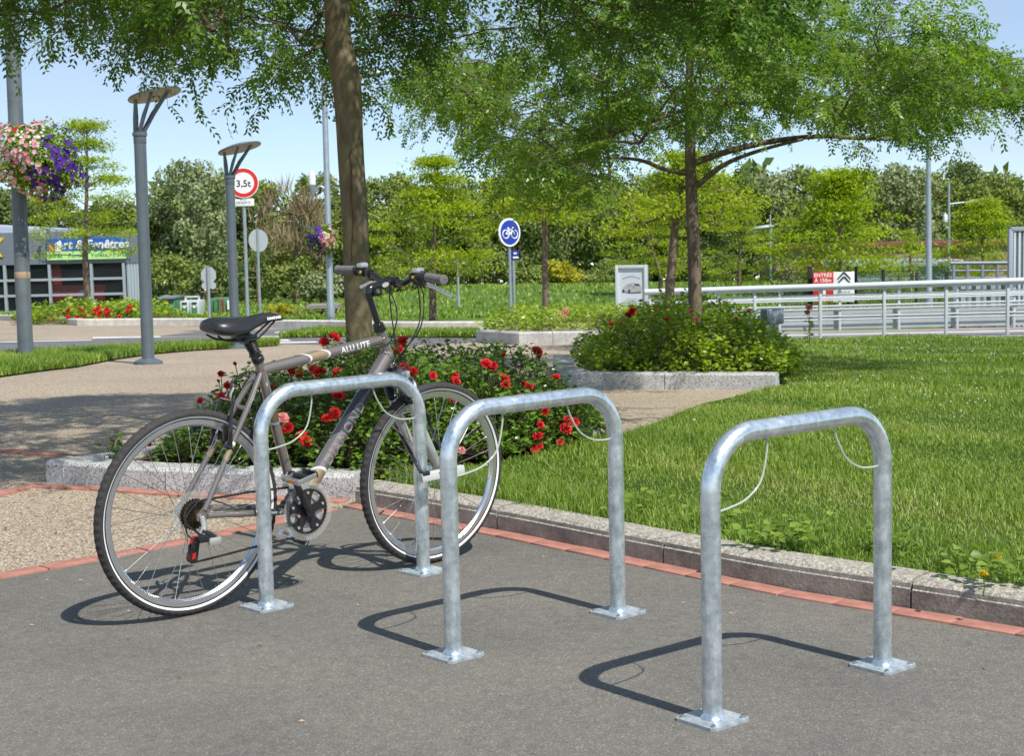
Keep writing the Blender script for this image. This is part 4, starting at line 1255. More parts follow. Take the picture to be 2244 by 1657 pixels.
# ---- cables
cb = MB()
for _pts in ([(0.908, 0.02, 1.062), (0.913, 0.02, 1.00), (0.918, 0.015, 0.94), (0.931, 0.0, 0.84), (0.960, -0.01, 0.775), (0.945, -0.03, 0.765)],
            [(0.925, -0.115, 1.078), (0.965, -0.08, 1.035), (0.997, -0.05, 0.965), (0.990, -0.045, 0.91), (0.950, -0.03, 0.835), (0.905, -0.026, 0.79), (0.86, -0.027, 0.765)],
            [(0.935, -0.12, 1.075), (0.970, -0.10, 1.03), (0.968, -0.10, 0.96), (0.965, -0.08, 0.90), (0.935, -0.04, 0.835), (0.890, -0.028, 0.775)],
            [(0.930, 0.12, 1.075), (0.955, 0.07, 1.03), (0.930, 0.0, 0.96), (0.898, -0.015, 0.885), (0.870, -0.02, 0.855), (0.80, -0.020, 0.840)],
            [(0.34, -0.010, 0.786), (0.27, -0.012, 0.800), (0.215, -0.018, 0.775), (0.196, -0.03, 0.735), (0.198, -0.036, 0.714)],
            [(0.24, -0.060, 0.318), (0.15, -0.066, 0.372), (0.06, -0.066, 0.400), (0.000, -0.066, 0.355), (-0.004, -0.07, 0.300), (0.030, -0.076, 0.262)]):
    cb = MB(); cb.tube(spline(_pts, 7), 0.0026, 7)
    cb.build("cable", MT["gloss_black"], BIKE, True)
nd = MB(); nd.tube(spline([(0.200, -0.040, 0.758), (0.189, -0.040, 0.735), (0.190, -0.036, 0.716), (0.205, -0.02, 0.712)], 5), 0.0032, 8)
nd.build("brake_noodle", MT["alloy"], BIKE, True)

# ================================================================== U-lock on the rack leg and front wheel
lb0, lb1 = at(921, 1048, 5.52), at(1015, 1028, 5.62)
bend = at(893, 912, 5.80)
dirx = (lb1 - lb0).normalized()
mid = (lb0 + lb1) / 2
LOCK = empty("bicycle_lock", mid, label="black and silver U-lock on the front wheel and rack leg", cat="lock")
L0, L1 = lb0 - mid, lb1 - mid
hw = 0.055
q0, q1 = at(925, 1040, 5.53) - mid, at(990, 1028, 5.60) - mid
u0, u1 = at(869, 935, 5.79) - mid, at(942, 932, 5.86) - mid
shp = [q0, q0.lerp(u0, 0.5), u0, at(874, 914, 5.805) - mid, at(892, 905, 5.825) - mid, at(918, 904, 5.845) - mid, at(938, 912, 5.86) - mid, u1, u1.lerp(q1, 0.5), q1]
s_ = MB(); s_.tube(spline(shp, 6), 0.0072, 12); s_.build("shackle", MT["black"], LOCK, True)
x_ = MB()
L = (L1 - L0).length
Mx = frame_M((0, 0, 0), dirx, (0, 1, 0))
x_.box((0, 0, 0), (L, 0.030, 0.034), M=Mx, bev=0.008)
XB = x_.build("crossbar", MT["lock_grey"], LOCK, True)
for sx in (-0.072, 0.040):
    e_ = MB(); e_.box((sx, 0, 0.014), (0.032, 0.033, 0.018), M=Mx, bev=0.005); e_.build("lock_collar", MT["black"], LOCK, True)
inst("lettering", text_mesh("TRE", 0.013, MT["sign_black"], 0.0003), XB, Mx @ frame_M((-0.012, -0.0155, 0.004), (1, 0, 0), (0, 0, 1)))
# ================================================================== plants
def unit(a):
    return a / np.maximum(1e-9, np.linalg.norm(a, axis=-1, keepdims=True))

def leaf_quads(P, D, Nn, L, W, fold=0.15, wide=0.45):
    """one folded diamond blade per row: base, two sides, tip"""
    S = unit(np.cross(D, Nn)); Nn = unit(np.cross(S, D))
    L = np.broadcast_to(np.asarray(L, float), (len(P),))[:, None]; W = np.broadcast_to(np.asarray(W, float), (len(P),))[:, None]
    mid = P + D * L * wide + Nn * W * fold
    V = np.stack([P, mid + S * W / 2, P + D * L, mid - S * W / 2], 1)
    return V

def quads_mesh(name, V, m, rnd):
    n = len(V)
    return np_mesh(name, V.reshape(-1, 3), np.arange(n * 4).reshape(n, 4), mats=[m], rnd=rnd)

def ovate(P, D, Nn, L, W, fold=0.12, curl=0.12):
    """rounder leaf of two quads each side of the midrib (6 vertices, 4 faces -> 2 quads + 2 tris)"""
    S = unit(np.cross(D, Nn)); Nn = unit(np.cross(S, D))
    L = np.asarray(L)[:, None]; W = np.asarray(W)[:, None]
    a = P; b = P + D * L * 0.30; c = P + D * L * 0.68 - Nn * L * curl * 0.3; t = P + D * L - Nn * L * curl
    V = np.stack([a, b + S * W * 0.48 + Nn * W * fold, c + S * W * 0.40 + Nn * W * fold, t, c - S * W * 0.40 + Nn * W * fold, b - S * W * 0.48 + Nn * W * fold, b, c], 1)
    base = np.arange(len(P))[:, None] * 8
    tris = np.concatenate([base + np.array([[0, 1, 6]]), base + np.array([[0, 6, 5]]), base + np.array([[2, 3, 7]]), base + np.array([[7, 3, 4]])])
    quads = np.concatenate([base + np.array([[1, 2, 7, 6]]), base + np.array([[6, 7, 4, 5]])])
    return V, quads, tris

def ovate_mesh(name, P, D, Nn, L, W, m, rnd):
    V, q, t = ovate(P, D, Nn, L, W)
    n = len(P)
    return np_mesh(name, V.reshape(-1, 3), q, t, mats=[m], rnd=np.concatenate([np.tile(rnd, 2), np.tile(rnd, 4)]))

def edge_tubes(A, B, ra, rb, n=4):
    d = unit(B - A)
    ref = np.where(np.abs(d[:, 2:3]) < 0.9, np.array([[0, 0, 1.0]]), np.array([[1.0, 0, 0]]))
    x = unit(np.cross(ref, d)); y = np.cross(d, x)
    V = []
    for base, r in ((A, ra), (B, rb)):
        for j in range(n):
            a = 2 * math.pi * j / n
            V.append(base + (x * math.cos(a) + y * math.sin(a)) * r[:, None])
    V = np.stack(V, 1)
    o = np.arange(len(A))[:, None] * 2 * n
    Q = np.concatenate([o + np.array([[j, (j + 1) % n, n + (j + 1) % n, n + j]]) for j in range(n)])
    return V.reshape(-1, 3), Q

def skeleton(roots, pts, rmin, expo=0.45, rmax=0.06):
    """join every spray to its nearest neighbour nearer the trunk; limbs thicken with what they carry"""
    roots = np.asarray(roots); k = len(roots)
    c = roots[:, :2].mean(0)
    dist = np.min(np.linalg.norm(pts[:, None] - roots[None], axis=2), 1)
    pts = pts[np.argsort(dist)]
    nodes = np.concatenate([roots, pts]); par = np.full(len(nodes), -1)
    dr = np.concatenate([np.zeros(k), np.sort(dist)])
    for i in range(k, len(nodes)):
        d = np.linalg.norm(nodes[:i] - nodes[i], axis=1) + 0.25 * dr[:i]
        below = nodes[:i, 2] - nodes[i, 2]
        d = d + np.maximum(0, below) * 0.8
        par[i] = int(np.argmin(d))
    cnt = np.ones(len(nodes))
    for i in range(len(nodes) - 1, k - 1, -1):
        cnt[par[i]] += cnt[i]
    r = np.minimum(rmin * cnt ** expo, rmax)
    i = np.arange(k, len(nodes))
    A, B = nodes[par[i]], nodes[i]
    ra = np.minimum(r[par[i]], r[i] * 1.25)
    return A, B, ra, r[i], pts

def trunk_mesh(path, name, m, n=20, seed=1, amp=0.03):
    rr = np.random.default_rng(seed)
    P = spline([p[:3] for p in path], 10)
    R = np.interp(np.linspace(0, len(path) - 1, len(P)), np.arange(len(path)), [p[3] for p in path])
    ph = rr.uniform(0, 6.28, (6, 2))
    V, Fc = [], []
    for i, p in enumerate(P):
        for j in range(n):
            a = 2 * math.pi * j / n
            f = 1 + amp * (math.sin(2 * a + ph[0, 0] + p.z * 1.3) + math.sin(3 * a + ph[1, 0] - p.z * 2.1) * .7 + 0.6 * math.sin(5 * a + p.z * 6 + ph[2, 0]) + 0.5 * math.sin(p.z * 9 + ph[3, 0] + a))
            V.append((p.x + R[i] * f * math.cos(a), p.y + R[i] * f * math.sin(a), p.z))
    for i in range(len(P) - 1):
        for j in range(n):
            j2 = (j + 1) % n
            Fc.append((i * n + j, i * n + j2, (i + 1) * n + j2, (i + 1) * n + j))
    Fc.append(tuple((len(P) - 1) * n + j for j in range(n)))
    mb = MB(); mb.add(V, Fc)
    return mb.mesh(name, m, True, 80)

def sophora(label, trunk, sprays, roots, leafm, barkm, seed, leaflet=0.038, leaves_per=12, pairs=5, twig_len=0.5, droop=0.5, leaf_len=0.16, group=None, limbs=()):
    rr = np.random.default_rng(seed)
    base = trunk[0]
    t = empty("sophora_tree", (base[0], base[1], base[2]), label=label, cat="tree", group=group)
    off = np.array(base[:3])
    inst("trunk", trunk_mesh([(p[0] - off[0], p[1] - off[1], p[2] - off[2], p[3]) for p in trunk], "trunk", barkm, seed=seed), t)
    roots = np.array(roots) - off; S = np.array(sprays) - off
    A, B, ra, rb, S = skeleton(roots, S, 0.0028, 0.36, 0.018)
    ax = roots[:, :2].mean(0)
    n = len(S)
    # twigs
    out = S - np.array([ax[0], ax[1], 0]); out[:, 2] = 0
    out = unit(out + rr.normal(0, 0.25, out.shape) * np.array([1, 1, 0]))
    d0 = unit(out + rr.normal(0, 0.55, (n, 3)) * np.array([1, 1, 0.5]) + np.array([0, 0, 0.1]))
    ln = twig_len * rr.uniform(0.6, 1.25, n)
    dr = droop * rr.uniform(0.5, 1.4, n)
    def tw(s):
        return S + d0 * (ln * s)[:, None] - np.array([0, 0, 1]) * (dr * ln * s * s)[:, None]
    segs = [tw(s) for s in (0, 0.35, 0.7, 1.0)]
    EA = np.concatenate([A] + segs[:3]); EB = np.concatenate([B] + segs[1:])
    RAa = np.concatenate([ra, np.full(n, .004), np.full(n, .003), np.full(n, .0022)]); RBb = np.concatenate([rb, np.full(n, .003), np.full(n, .0022), np.full(n, .0015)])
    Vb, Qb = edge_tubes(EA, EB, RAa, RBb, 5)
    inst("branches", np_mesh("branches", Vb, Qb, mats=[barkm if barkm is MT["bark2"] else MT["twig"]], smooth=True), t)
    for lm in limbs:
        b_ = MB(); pts_ = spline([Vector(q[:3]) - Vector(off) for q in lm], 5)
        b_.tube(pts_, list(np.interp(np.linspace(0, len(lm) - 1, len(pts_)), np.arange(len(lm)), [q[3] for q in lm])), 10)
        b_.build("limb", barkm, t, True, 80)
    # compound leaves along the twigs
    P, D, R0 = [], [], []
    tint = rr.uniform(0, 1, n)
    for k in range(leaves_per):
        s = 0.12 + 0.88 * (k + rr.uniform(0, 1, n)) / leaves_per
        p = tw(s)
        sgn = 1 if k % 2 else -1
        tang = unit(d0 - np.array([0, 0, 1]) * (2 * dr * s)[:, None])
        lat = unit(np.cross(tang, np.array([0, 0, 1.0]) + rr.normal(0, 0.4, (n, 3))))
        d = unit(tang * 0.55 + lat * sgn * 0.8 + rr.normal(0, 0.3, (n, 3)) - np.array([0, 0, 1]) * (0.15 + 0.45 * rr.random(n))[:, None])
        P.append(p); D.append(d); R0.append(np.clip(0.55 * tint + 0.45 * rr.random(n), 0, 1))
    P = np.concatenate(P); D = np.concatenate(D); R0 = np.concatenate(R0)
    m = len(P)
    LL = leaf_len * rr.uniform(0.75, 1.2, m)
    side = unit(np.cross(D, np.array([0, 0, 1.0]) + rr.normal(0, 0.25, (m, 3))))
    nrm = unit(np.cross(side, D))
    Vs, Rs = [], []
    for j in range(pairs):
        s = 0.18 + 0.74 * j / (pairs - 1)
        pos = P + D * (LL * s)[:, None] - np.array([0, 0, 1]) * (LL * s * s * 0.25)[:, None]
        for sg in (-1, 1):
            ld = unit(side * sg * 0.85 + D * 0.55 + nrm * rr.normal(0, 0.25, m)[:, None] - np.array([0, 0, 0.30]))
            Vs.append(leaf_quads(pos, ld, nrm + rr.normal(0, 0.2, (m, 3)), leaflet * rr.uniform(0.8, 1.15, m), leaflet * 0.46, 0.12))
            Rs.append(np.clip(R0 + rr.normal(0, 0.1, m), 0, 1))
    Vs.append(leaf_quads(P + D * LL[:, None] * 0.95, unit(D - np.array([0, 0, 0.35])), nrm, leaflet, leaflet * 0.46, 0.12)); Rs.append(R0)
    inst("crown", quads_mesh("crown", np.concatenate(Vs), leafm, np.concatenate(Rs)), t)
    return t

# ---- the tree in the rose bed
TX, TY = -0.895, 9.05
tb = Tf(TX, TY) + 0.06
trunk1 = [(TX + 0.02, TY, tb, 0.105), (TX + 0.012, TY, tb + 0.15, 0.086), (TX + 0.005, TY, tb + 0.6, 0.079), (TX, TY, tb + 1.2, 0.076), (TX - 0.012, TY, tb + 1.8, 0.074), (TX - 0.025, TY, tb + 2.1, 0.084), (TX - 0.06, TY, tb + 2.35, 0.072), (TX - 0.055, TY, tb + 2.8, 0.066), (TX - 0.03, TY, tb + 3.5, 0.05), (TX, TY, tb + 4.4, 0.02)]
def crown1(n, seed):
    rr = np.random.default_rng(seed); out = []
    clumps = []
    while len(clumps) < 150:
        r = 2.55 * math.sqrt(rr.random()); a = rr.uniform(0, 2 * math.pi)
        clumps.append((r, a, rr.random() ** 1.5))
    while len(out) < n:
        r, a, u = clumps[rr.integers(len(clumps))]
        x = r * math.cos(a) + rr.normal(0, 0.22) - 0.09; y = r * math.sin(a) + rr.normal(0, 0.22)
        r = math.hypot(x, y)
        if r > 2.9: continue
        zb = 2.52 + 0.12 * math.sin(2.2 * x + 0.6) + 0.10 * math.sin(3.7 * x + 2 * y) + 0.10 * max(0, 1.2 - r) + 0.30 * math.exp(-((x + 1.25) / 0.42) ** 2) - 0.16 * math.exp(-((x + 0.45) / 0.32) ** 2)
        if y < -0.2: zb += 0.14 * (-y)
        zt = 2.5 + 2.4 * math.sqrt(max(0, 1 - (r / 2.95) ** 2))
        z = zb + max(0, u + rr.normal(0, 0.10)) * (zt - zb)
        if abs(x) < 0.30 and y < 0.2 and z < 3.2: continue
        if False: pass
        out.append((TX + x, TY + y, z))
    return out
sophora("nearest tree with mossy trunk rising from the red rose bed", trunk1, crown1(1420, 21),
        [(TX - 0.05, TY, tb + 2.95), (TX - 0.045, TY, tb + 3.15), (TX - 0.03, TY, tb + 3.4), (TX, TY, tb + 3.9)], MT["leafA"], MT["bark"], 5, 0.042, 12, 5, 0.50, 0.34)

# ---- the tree in the second planter
UX, UY = 1.79, 15.0
ub = Tf(UX, UY) + 0.08
trunk2 = [(UX, UY, ub, 0.085), (UX, UY, ub + 0.3, 0.072), (UX + 0.0, UY, ub + 0.9, 0.066), (UX - 0.02, UY, ub + 1.6, 0.060), (UX - 0.03, UY, ub + 2.3, 0.048), (UX - 0.02, UY, ub + 3.2, 0.034), (UX, UY, ub + 4.3, 0.012)]
def crown2(n, seed):
    rr = np.random.default_rng(seed); out = []
    clumps = []
    while len(clumps) < 170:
        r = 3.1 * math.sqrt(rr.random()); a = rr.uniform(0, 2 * math.pi)
        clumps.append((r, a, rr.random()))
    while len(out) < n:
        r, a, u = clumps[rr.integers(len(clumps))]
        x = r * math.cos(a) + rr.normal(0, 0.2); y = r * math.sin(a) + rr.normal(0, 0.2)
        r = math.hypot(x, y)
        if r > 3.35: continue
        zb = 2.26 + 0.10 * math.sin(1.9 * x + 1.0) + 0.08 * math.sin(3.1 * x - 1.3 * y) - 0.55 * math.exp(-((x + 1.1) / 0.5) ** 2)
        zt = 2.25 + 1.30 * math.sqrt(max(0, 1 - (r / 3.4) ** 2)) + 2.0 * max(0, 1 - r / 1.9)
        z = zb + max(0, u + rr.normal(0, 0.08)) * (zt - zb)
        if abs(x) < 0.22 and y < 0 and z < 2.2: continue
        if x < -2.15 + 0.3 * math.sin(4 * z): continue
        out.append((UX + x, UY + y, z))
    return out
sophora("tree with slim bare trunk rising from the bushes beside the lawn", trunk2, crown2(1150, 22),
        [(UX - 0.02, UY, ub + 1.75), (UX - 0.02, UY, ub + 2.1), (UX - 0.03, UY, ub + 2.5), (UX - 0.02, UY, ub + 3.0), (UX, UY, ub + 3.6)], MT["leafB"], MT["bark2"], 6, 0.046, 11, 5, 0.55, 0.30,
        limbs=[[(*at(q[0], q[1], 15.0 - 0.02 * i), q[2]) for i, q in enumerate(L)] for L in (
            [(1518, 412, 0.036), (1540, 396, 0.030), (1575, 368, 0.025), (1620, 345, 0.021), (1690, 322, 0.017), (1760, 305, 0.014)],
            [(1512, 360, 0.034), (1600, 330, 0.030), (1700, 308, 0.026), (1800, 298, 0.022), (1900, 302, 0.019), (1960, 284, 0.017), (2005, 250, 0.014), (2060, 215, 0.011), (2125, 165, 0.008)],
            [(1900, 302, 0.016), (1960, 306, 0.013), (2040, 298, 0.010), (2110, 290, 0.006)],
            [(1505, 380, 0.026), (1460, 372, 0.021), (1400, 350, 0.018), (1330, 345, 0.012)])])
scar = MB(); sp_ = [at(x_, y_, TY - 0.079) for x_, y_ in ((758, 330), (763, 380), (762, 430), (767, 480), (764, 530), (763, 575))]
scar.tube(spline(sp_, 4), [0.001] + [0.004] * 6 + [0.006] * 6 + [0.003] * 7 + [0.001], 6)
scar.v = [tuple(Vector(v) - Vector((TX, TY, tb))) for v in scar.v]
scar.build("bark_scar", MT["scar"], [o for o in bpy.data.objects if o.name.startswith("sophora_tree")][0], True)

# ---- young light-green trees standing beyond
def young_tree(label, tx, by, Y, cx, hw, top, bot, seed, n=230, leafm=None, name="young_tree", lean=0.0, tr=None):
    rr = np.random.default_rng(seed)
    s = ppm(Y)
    b = at(tx, by, Y); gz = Tf(b.x, Y)
    b.z = min(b.z, gz + 0.05) if abs(b.z - gz) < 0.8 else gz
    b.z = gz
    ct = at(cx, top, Y); cb_ = at(cx, bot, Y)
    R = hw / s; H_ = ct.z - cb_.z; X0 = ct.x - b.x; z0 = cb_.z - b.z
    t = empty(name, b, label=label, cat="tree", group="young light-green trees")
    r0 = tr or 0.055 + 0.012 * H_
    path = [(0, 0, 0, r0 * 1.2), (0, 0, 0.3, r0), (lean * 0.5, 0, z0 * 0.6, r0 * 0.9), (lean, 0, z0, r0 * 0.8), (X0 * 0.6 + lean, 0, z0 + H_ * 0.5, r0 * 0.5), (X0, 0, z0 + H_ * 0.95, 0.012)]
    inst("trunk", trunk_mesh(path, "trunk", MT["bark2"], 10, seed), t)
    tiers = 8
    P = []
    n = int(n * 0.68)
    while len(P) < n:
        k = rr.integers(tiers); f = (k + 0.5) / tiers
        rad = R * (0.62 + 0.38 * math.sin(math.pi * min(1, f * 1.25 + 0.12))) * (1.0 if f < 0.45 else (1 - 0.75 * (f - 0.45) / 0.55))
        a = rr.uniform(0, 2 * math.pi); q = math.sqrt(rr.random())
        if math.sin(5 * a + k * 2.4) < -0.55: continue
        P.append((X0 * f + lean + rad * q * math.cos(a), rad * q * math.sin(a), z0 + H_ * f + rr.normal(0, 0.05) * H_ / tiers * 3 - 0.10 * rad * q * q))
    P = np.array(P)
    roots = np.array([(lean + X0 * f, 0, z0 + H_ * f) for f in np.linspace(0, 0.85, 8)])
    A, B, ra, rb, P = skeleton(roots, P, 0.006, 0.4, 0.05)
    V, Q = edge_tubes(A, B, ra, rb, 4)
    inst("branches", np_mesh("branches", V, Q, mats=[MT["bark2"]], smooth=True), t)
    per = 66
    C = np.repeat(P, per, 0); m = len(C); sc = R * 0.125
    pos = C + rr.normal(0, 1, (m, 3)) * np.array([sc, sc, sc * 0.32])
    d = unit(rr.normal(0, 1, (m, 3)) * np.array([1, 1, 0.3]) - np.array([0, 0, 0.55]))
    Ls = R * rr.uniform(0.040, 0.075, m)
    V = leaf_quads(pos, d, rr.normal(0, 0.5, (m, 3)) + np.array([0, 0, 1.0]), Ls, Ls * 0.42)
    rnd = np.clip(np.repeat(rr.uniform(0, 1, len(P)), per) * 0.6 + 0.4 * rr.random(m), 0, 1)
    inst("crown", quads_mesh("crown", V, leafm or MT["leafY"], rnd), t)
    return t
young_tree("light-green young tree in front of the shop window", 192, 668, 46, 190, 125, 255, 560, 31)
young_tree("light-green young tree right of the mossy trunk, on the far verge", 950, 728, 36, 960, 150, 335, 595, 32, 260)
young_tree("light-green young tree just right of the blue cycle sign", 1197, 715, 33, 1165, 150, 310, 480, 33, 240)
young_tree("light-green young tree behind the tall white poster stand", 1447, 640, 52, 1400, 105, 430, 600, 34, 170)
young_tree("leaning slender tree beside the trunk in the bushes", 1462, 720, 21, 1480, 190, 330, 500, 35, 170, lean=0.12, tr=0.07)
young_tree("light-green young tree right of the slim trunk, before the wood", 1620, 655, 55, 1625, 85, 440, 620, 36, 150)
young_tree("broad light-green young tree behind the red and white board", 1845, 655, 52, 1835, 175, 370, 600, 37, 280)
young_tree("small light-green tree left of the tall grey pole", 1998, 660, 56, 1990, 70, 500, 605, 38, 110)
young_tree("light-green young tree furthest right, behind the grey railing", 2155, 655, 54, 2150, 125, 430, 600, 39, 200)

# ---- the wood behind the meadow
def wood_tree(label, px, top, hw, Y, seed, leafm, bare=False, base=None, n_l=56, per=140, name="wood_tree", size=1.0, gz=None):
    rr = np.random.default_rng(seed)
    s = ppm(Y)
    c = at(px, top, Y)
    g = float(field_z(c.x, Y)) if gz is None else gz
    H_ = c.z - g; R = hw / s
    t = empty(name, (c.x, Y, g), label=label, cat="tree" if name != "shrub" else "shrub", group="trees of the wood" if name != "shrub" else "shrubs before the wood")
    zb = H_ * (0.12 if not bare else 0.3)
    tr = trunk_mesh([(0, 0, -0.2, 0.02 * H_ + 0.05), (0.02 * H_, 0, H_ * 0.35, 0.016 * H_ + 0.03), (0, 0, H_ * 0.85, 0.02)], "trunk", MT["bark2"] if bare else MT["bark"], 8, seed)
    inst("trunk", tr, t)
    lum = []
    for _ in range(n_l):
        f = rr.random() ** 0.8
        rad = R * (0.95 if f < 0.55 else 0.95 * math.sqrt(max(0.02, 1 - ((f - 0.55) / 0.47) ** 2)))
        a = rr.uniform(0, 2 * math.pi); q = rr.uniform(0.35, 1) ** 0.6
        lum.append((rad * q * math.cos(a), rad * q * math.sin(a), zb + (H_ - zb) * (0.02 + 0.93 * f), R * rr.uniform(0.20, 0.36)))
    lum = np.array(lum)
    roots = np.array([(0, 0, H_ * f) for f in np.linspace(0.15, 0.8, 6)])
    A, B, ra, rb, _ = skeleton(roots, lum[:, :3].copy(), 0.03, 0.4, 0.12)
    V, Q = edge_tubes(A, B, ra, rb, 4)
    inst("branches", np_mesh("branches", V, Q, mats=[MT["f_tan"] if bare else MT["bark"]], smooth=True), t)
    k = np.repeat(np.arange(n_l), per); m = len(k)
    u = unit(rr.normal(0, 1, (m, 3)) + np.array([0, 0, 0.25]))
    rad = lum[k, 3] * rr.uniform(0.55, 1.08, m)
    pos = lum[k, :3] + u * rad[:, None] * np.array([1, 1, 0.85])
    if bare:
        d = unit(rr.normal(0, 0.35, (m, 3)) + np.array([0, 0, 1.0])); L = size * rr.uniform(0.5, 1.3, m); W = L * 0.06
    else:
        d = unit(rr.normal(0, 1, (m, 3)) + u * 0.5 - np.array([0, 0, 0.5])); L = size * 0.25 * rr.uniform(0.6, 1.3, m); W = L * 0.6
    V = leaf_quads(pos, d, u + rr.normal(0, 0.35, (m, 3)), L, W, 0.1)
    rnd = np.clip(rr.uniform(0, 1, n_l)[k] * 0.55 + 0.45 * rr.random(m), 0, 1)
    inst("crown", quads_mesh("crown", V, leafm, rnd), t)
    return t
W_ = [  # px, top, half width, distance, material, label
    (20, 425, 70, 96, "f_dark", "dark wood tree above the shop roof, leftmost of the wood"),
    (110, 440, 70, 98, "f_mid", "olive wood tree above the shop roof behind the young tree"),
    (255, 450, 75, 100, "f_dark", "dark wood tree behind the shop's right corner"),
    (340, 455, 60, 92, "f_mid", "mid-green wood tree just right of the shop"),
    (412, 362, 82, 90, "f_grey", "tall grey-green willow between the two round-topped lamp posts"),
    (490, 392, 62, 97, "f_dark", "dark tall wood tree behind the lamp post with the weight sign"),
    (565, 410, 65, 100, "f_mid", "mid-green wood tree behind the weight limit sign"),
    (640, 425, 62, 88, "f_tan", "bare tan tree left of the mossy trunk"),
    (690, 378, 60, 102, "f_mid", "olive wood tree behind the bare tan tree"),

    (850, 385, 75, 98, "f_mid", "wood tree just right of the mossy trunk"),
    (930, 410, 75, 104, "f_dark", "dark wood tree behind the young tree on the far verge"),
    (1040, 400, 80, 100, "f_dark", "dark wood tree left of the blue cycle sign"),
    (1130, 410, 80, 106, "f_dark", "dark wood tree straight behind the blue cycle sign"),
    (1235, 400, 80, 98, "f_dark", "very dark wood tree right of the cycle sign"),
    (1330, 405, 80, 104, "f_grey", "grey-green drooping wood tree left of the poster stand"),
    (1420, 395, 75, 100, "f_dark", "dark wood tree above the poster stand"),
    (1510, 395, 75, 104, "f_mid", "wood tree behind the slim trunk in the bushes"),
    (1600, 398, 75, 97, "f_dark", "dark wood tree right of the slim trunk"),
    (1685, 392, 70, 100, "f_grey", "grey-green wood tree left of the broad young tree"),
    (1760, 380, 80, 104, "f_mid", "wood tree rising behind the broad young tree"),
    (1850, 395, 75, 98, "f_dark", "dark wood tree behind the red and white board"),
    (1925, 385, 80, 102, "f_mid", "wood tree left of the tall grey pole"),
    (1985, 372, 75, 94, "f_grey", "grey willow directly behind the tall grey pole"),
    (2060, 392, 70, 100, "f_mid", "wood tree right of the tall grey pole"),
    (2110, 366, 70, 106, "f_dark", "tall dark wood tree at the right, behind the far street lamp"),
    (2185, 392, 65, 98, "f_mid", "wood tree second from the right edge"),
    (2250, 398, 70, 102, "f_dark", "dark wood tree at the right edge"),

    ]
for i, (px, top, hw, Y, m, lab) in enumerate(W_):
    wood_tree(lab, px, top - 6, hw * 1.22, Y, 100 + i, MT[m], bare=(m == "f_tan"), size=1.0, **(dict(n_l=34, per=42) if m == 'f_tan' else {}))
SH_ = [(360, 560, 60, 76, "f_mid", "leafy shrub behind the green containers"), (450, 575, 60, 80, "f_dark", "dark shrub behind the back-to-front stop sign"), (560, 560, 55, 78, "f_dark", "dark shrub behind the plain round sign's pole"),
       (640, 570, 55, 74, "f_mid", "shrub in front of the bare tan tree"), (700, 600, 45, 70, "f_grey", "pale grey-green shrub left of the mossy trunk"), (835, 590, 55, 76, "f_mid", "shrub right of the mossy trunk under the handlebar"),
       (900, 560, 60, 82, "f_dark", "dark shrub behind the handlebar"), (1000, 570, 60, 84, "f_dark", "dark shrub on the meadow edge, left of the sign post"), (1085, 565, 55, 80, "f_mid", "shrub left of the cycle sign post on the meadow edge"),
       (1160, 590, 45, 78, "f_mid", "olive shrub right of the cycle sign post"), (1222, 580, 45, 78, "f_yel", "yellowish-green round shrub beside the bare young trunk"), (1285, 600, 45, 80, "f_mid", "low shrub on the meadow edge left of the poster"),
       (1350, 570, 55, 84, "f_dark", "dark shrub just behind the poster stand"), (1530, 560, 60, 80, "f_dark", "dark shrub behind the slim trunk above the railing"), (1590, 560, 55, 82, "f_dark", "dark shrub right of the slim trunk above the railing")]
for i, (px, top, hw, Y, m, lab) in enumerate(SH_):
    wood_tree(lab, px, top, hw, Y, 200 + i, MT[m], n_l=26, per=85, name="shrub", size=0.75)
wood_tree("bright yellow flowering shrub behind the saddle", 612, 672, 34, 44, 230, MT["f_yel"], n_l=22, per=80, name="shrub", size=0.30)
wood_tree("low green shrub right of the yellow bush", 665, 685, 26, 43, 231, MT["f_mid"], n_l=18, per=70, name="shrub", size=0.28)

# low growth under the wood: one uncountable mass
rr = np.random.default_rng(240)
m = 34000
x = rr.uniform(-70, 70, m); y = 108 + 6 * rr.random(m) + 3 * np.sin(x * 0.3)
hgt = 6.2 + 1.2 * np.sin(x * 0.45) + 0.8 * np.sin(x * 1.1 + 2)
pos = np.stack([x, y, field_z(x, y) + hgt * rr.random(m) ** 0.8], 1)
d = unit(rr.normal(0, 1, (m, 3)) - np.array([0, 0, 0.4])); L = 0.8 * rr.uniform(0.6, 1.3, m)
o = inst("undergrowth", quads_mesh("undergrowth", leaf_quads(pos, d, rr.normal(0, 0.6, (m, 3)) + np.array([0, -0.8, 0.4]), L, L * 0.6), MT["f_dark"], rr.random(m)))
tag(o, "dark undergrowth along the foot of the wood", "undergrowth", kind="stuff")
# ================================================================== rose beds
def point_in(poly, x, y):
    c = False; n = len(poly); j = n - 1
    for i in range(n):
        xi, yi = poly[i]; xj, yj = poly[j]
        if (yi > y) != (yj > y) and x < (xj - xi) * (y - yi) / (yj - yi) + xi: c = not c
        j = i
    return c
def edge_dist(poly, x, y):
    P = np.array(poly); Q = np.roll(P, -1, 0); p = np.array([x, y])
    d = Q - P; t = np.clip(((p - P) * d).sum(1) / (d * d).sum(1), 0, 1)
    dd = np.linalg.norm(P + d * t[:, None] - p, axis=1).min()
    return dd if point_in(poly, x, y) else -dd

